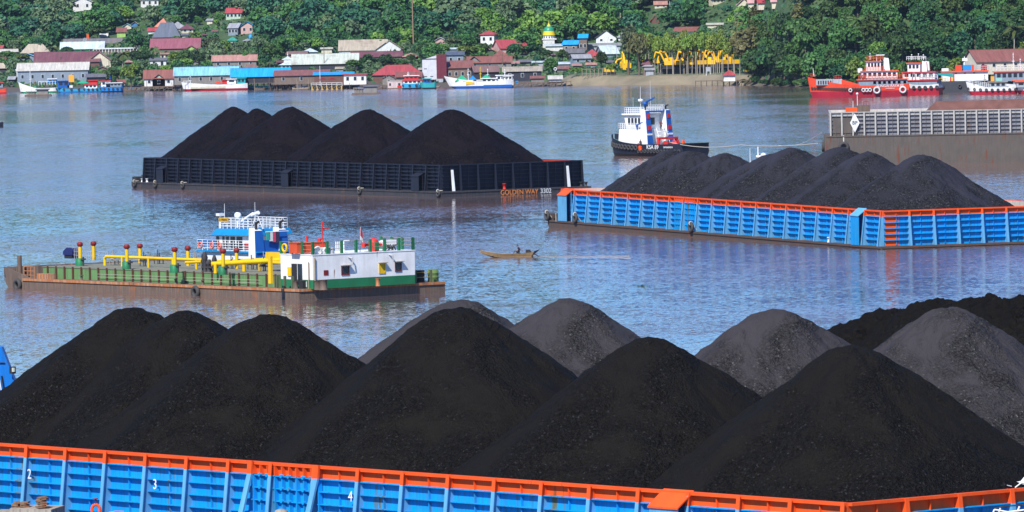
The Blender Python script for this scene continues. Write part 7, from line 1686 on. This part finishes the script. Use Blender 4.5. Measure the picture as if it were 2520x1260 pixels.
for i, (P, h, w, u, d, right) in enumerate(cand):
    r_ = min(.999, max(0, .5+1.5*float(fbm(np.array(P.x/38.), np.array(P.y/30.), 3, 77))+random.uniform(-.22, .22)))
    if right:
        kind = 'lime' if (2110 < u < 2180 and r_ < .5) or r_ < .08 else 'olive' if (u < 2000 and d > 30 and r_ < .55) else 'dark' if r_ < .62 else 'jungle' if r_ < .68 else 'mid'
        lb, gp_ = 'dense green broadleaf tree on the steep wooded hill at the right', 'trees on the steep right hand hill'
    elif d > 230: kind = 'dark' if r_ < .22 else 'jungle' if r_ < .52 else 'grey' if r_ < .68 else 'mid' if r_ < .86 else 'lime'; lb, gp_ = 'bluish green tree on the wooded slope above the village', 'trees on the slope above the village'
    else: kind = 'grey' if r_ < .35 else 'mid' if r_ < .7 else 'lime' if r_ < .82 else 'dark'; lb, gp_ = 'green tree growing among the village roofs', 'trees among the village roofs'
    if i < nind: tree(P-Vector((0, 0, .3)), h, w, kind, i % 7, lb, gp_, crownf=.92)
    else: forest.append((P, h, w, kind, i))
k2 = 0; tries = 0
while k2 < 520 and tries < 9000:
    tries += 1; u = g.uniform(-40, 1960); d = g.uniform(40, 420); P = pt(u, d); h = g.uniform(2.6, 4.6); w = h*g.uniform(.9, 1.3)
    if (1385 < u < 1850 and d < 60) or blocked(P, h, w, .3) or not far_enough(P, 1.6): continue
    pts_used.append(P); forest.append((P, h, w, ['grey', 'mid', 'jungle', 'dark', 'lime'][int(g.integers(0, 5))], int(g.integers(0, 500)))); k2 += 1
VS, FS, MI = [], [], []; kl = list(LM)
protos = [crown_np(850, 1, 1, .85, 14+v*3, .112, 300+v) for v in range(6)]
for P, h, w, kind, i in forest:
    V = protos[i % 6]*np.array([w/2, w/2, h*.58]); a = i*1.7; c_, s_ = math.cos(a), math.sin(a)
    V = np.stack([V[:, 0]*c_-V[:, 1]*s_, V[:, 0]*s_+V[:, 1]*c_, V[:, 2]], 1)+np.array([P.x, P.y, P.z+h*.58]); VS.append(V); MI.append(np.full(len(V)//4, kl.index(kind)))
VS = np.concatenate(VS); o = link('forest', np_mesh('forest', VS, quads(len(VS)//4), [LM[k] for k in kl], np.concatenate(MI)))
tag(o, 'far wooded hillside of bluish green trees above the village', 'forest', kind='stuff')
# undergrowth over the ground
n = 52000; u = g.uniform(-100, 2640, n); d = g.uniform(0, 1, n)**1.3*430+6
keep = ~((u > 1380) & (u < 1850) & (d < 34)) & ~((d < 14) & (u < 1850)); u, d = u[keep], d[keep]; n = len(u)
Y = shoreY(u)+d; X = (u-1260)/F*Y; Z = terr(u, d)
ok = np.ones(n, bool)
for x0, x1, yt, yb, hy in HRECT: ok &= ~((u > x0-4) & (u < x1+4) & (Y > hy-7) & (Y < hy+9))
X, Y, Z = X[ok], Y[ok], Z[ok]; n = len(X)
hgt = (.2+1.5*np.clip(fbm(X/7, Y/7, 3, 8)+.45, 0, 1))*g.random(n); c = np.stack([X, Y, Z+hgt], -1)
nm = g.normal(size=(n, 3))+np.array([0, -.5, .6]); nm /= np.linalg.norm(nm, axis=1)[:, None]; t_ = np.cross(nm, g.normal(size=(n, 3))); t_ /= np.linalg.norm(t_, axis=1)[:, None]; b = np.cross(nm, t_); sz = (.35+.5*g.random(n))[:, None]
V = np.stack([c-t_*sz-b*sz*.6, c+t_*sz*.9-b*sz*.7, c+t_*sz+b*sz*.6, c-t_*sz*.8+b*sz*.75], 1).reshape(-1, 3)
o = link('undergrowth', np_mesh('undergrowth', V, quads(n), [LM['mid'], LM['jungle'], LM['grey']], g.integers(0, 3, n))); tag(o, 'low green shrubs covering the far bank', 'undergrowth', kind='stuff')
# shrubs overhanging the water at the foot of the right hill
rs = random.Random(4)
for i in range(26):
    u_ = 1846+i*22+rs.uniform(-6, 6); P = pt(u_, rs.uniform(0, 4)); P.z = max(P.z, .1)
    e = thing('shore_bush', 'dense green bush overhanging the water at the foot of the right hand hill', 'bush', P, rs.uniform(0, 6), 'bushes along the water under the right hand hill')
    c = link('foliage', crown_mesh('dark' if i % 3 else 'mid', i % 7), e, (0, 0, 1.1)); c.scale = (rs.uniform(1.8, 2.8), 2.0, rs.uniform(1.3, 2.4))
# ---------------------------------------------------------------- air
HZ = .000022
mb = MB(); mb.box(-2600, 2600, -60, 3600, -3.6, 95)
m = bpy.data.materials.new('haze_air'); m.use_nodes = True; nt = m.node_tree; nt.nodes.clear()
out = nt.nodes.new('ShaderNodeOutputMaterial'); vp = nt.nodes.new('ShaderNodeVolumePrincipled')
vp.inputs['Color'].default_value = (.62, .76, 1, 1); vp.inputs['Density'].default_value = HZ; vp.inputs['Anisotropy'].default_value = .2
nt.links.new(vp.outputs[0], out.inputs['Volume'])
tag(mb.build('haze', m), kind='stuff')
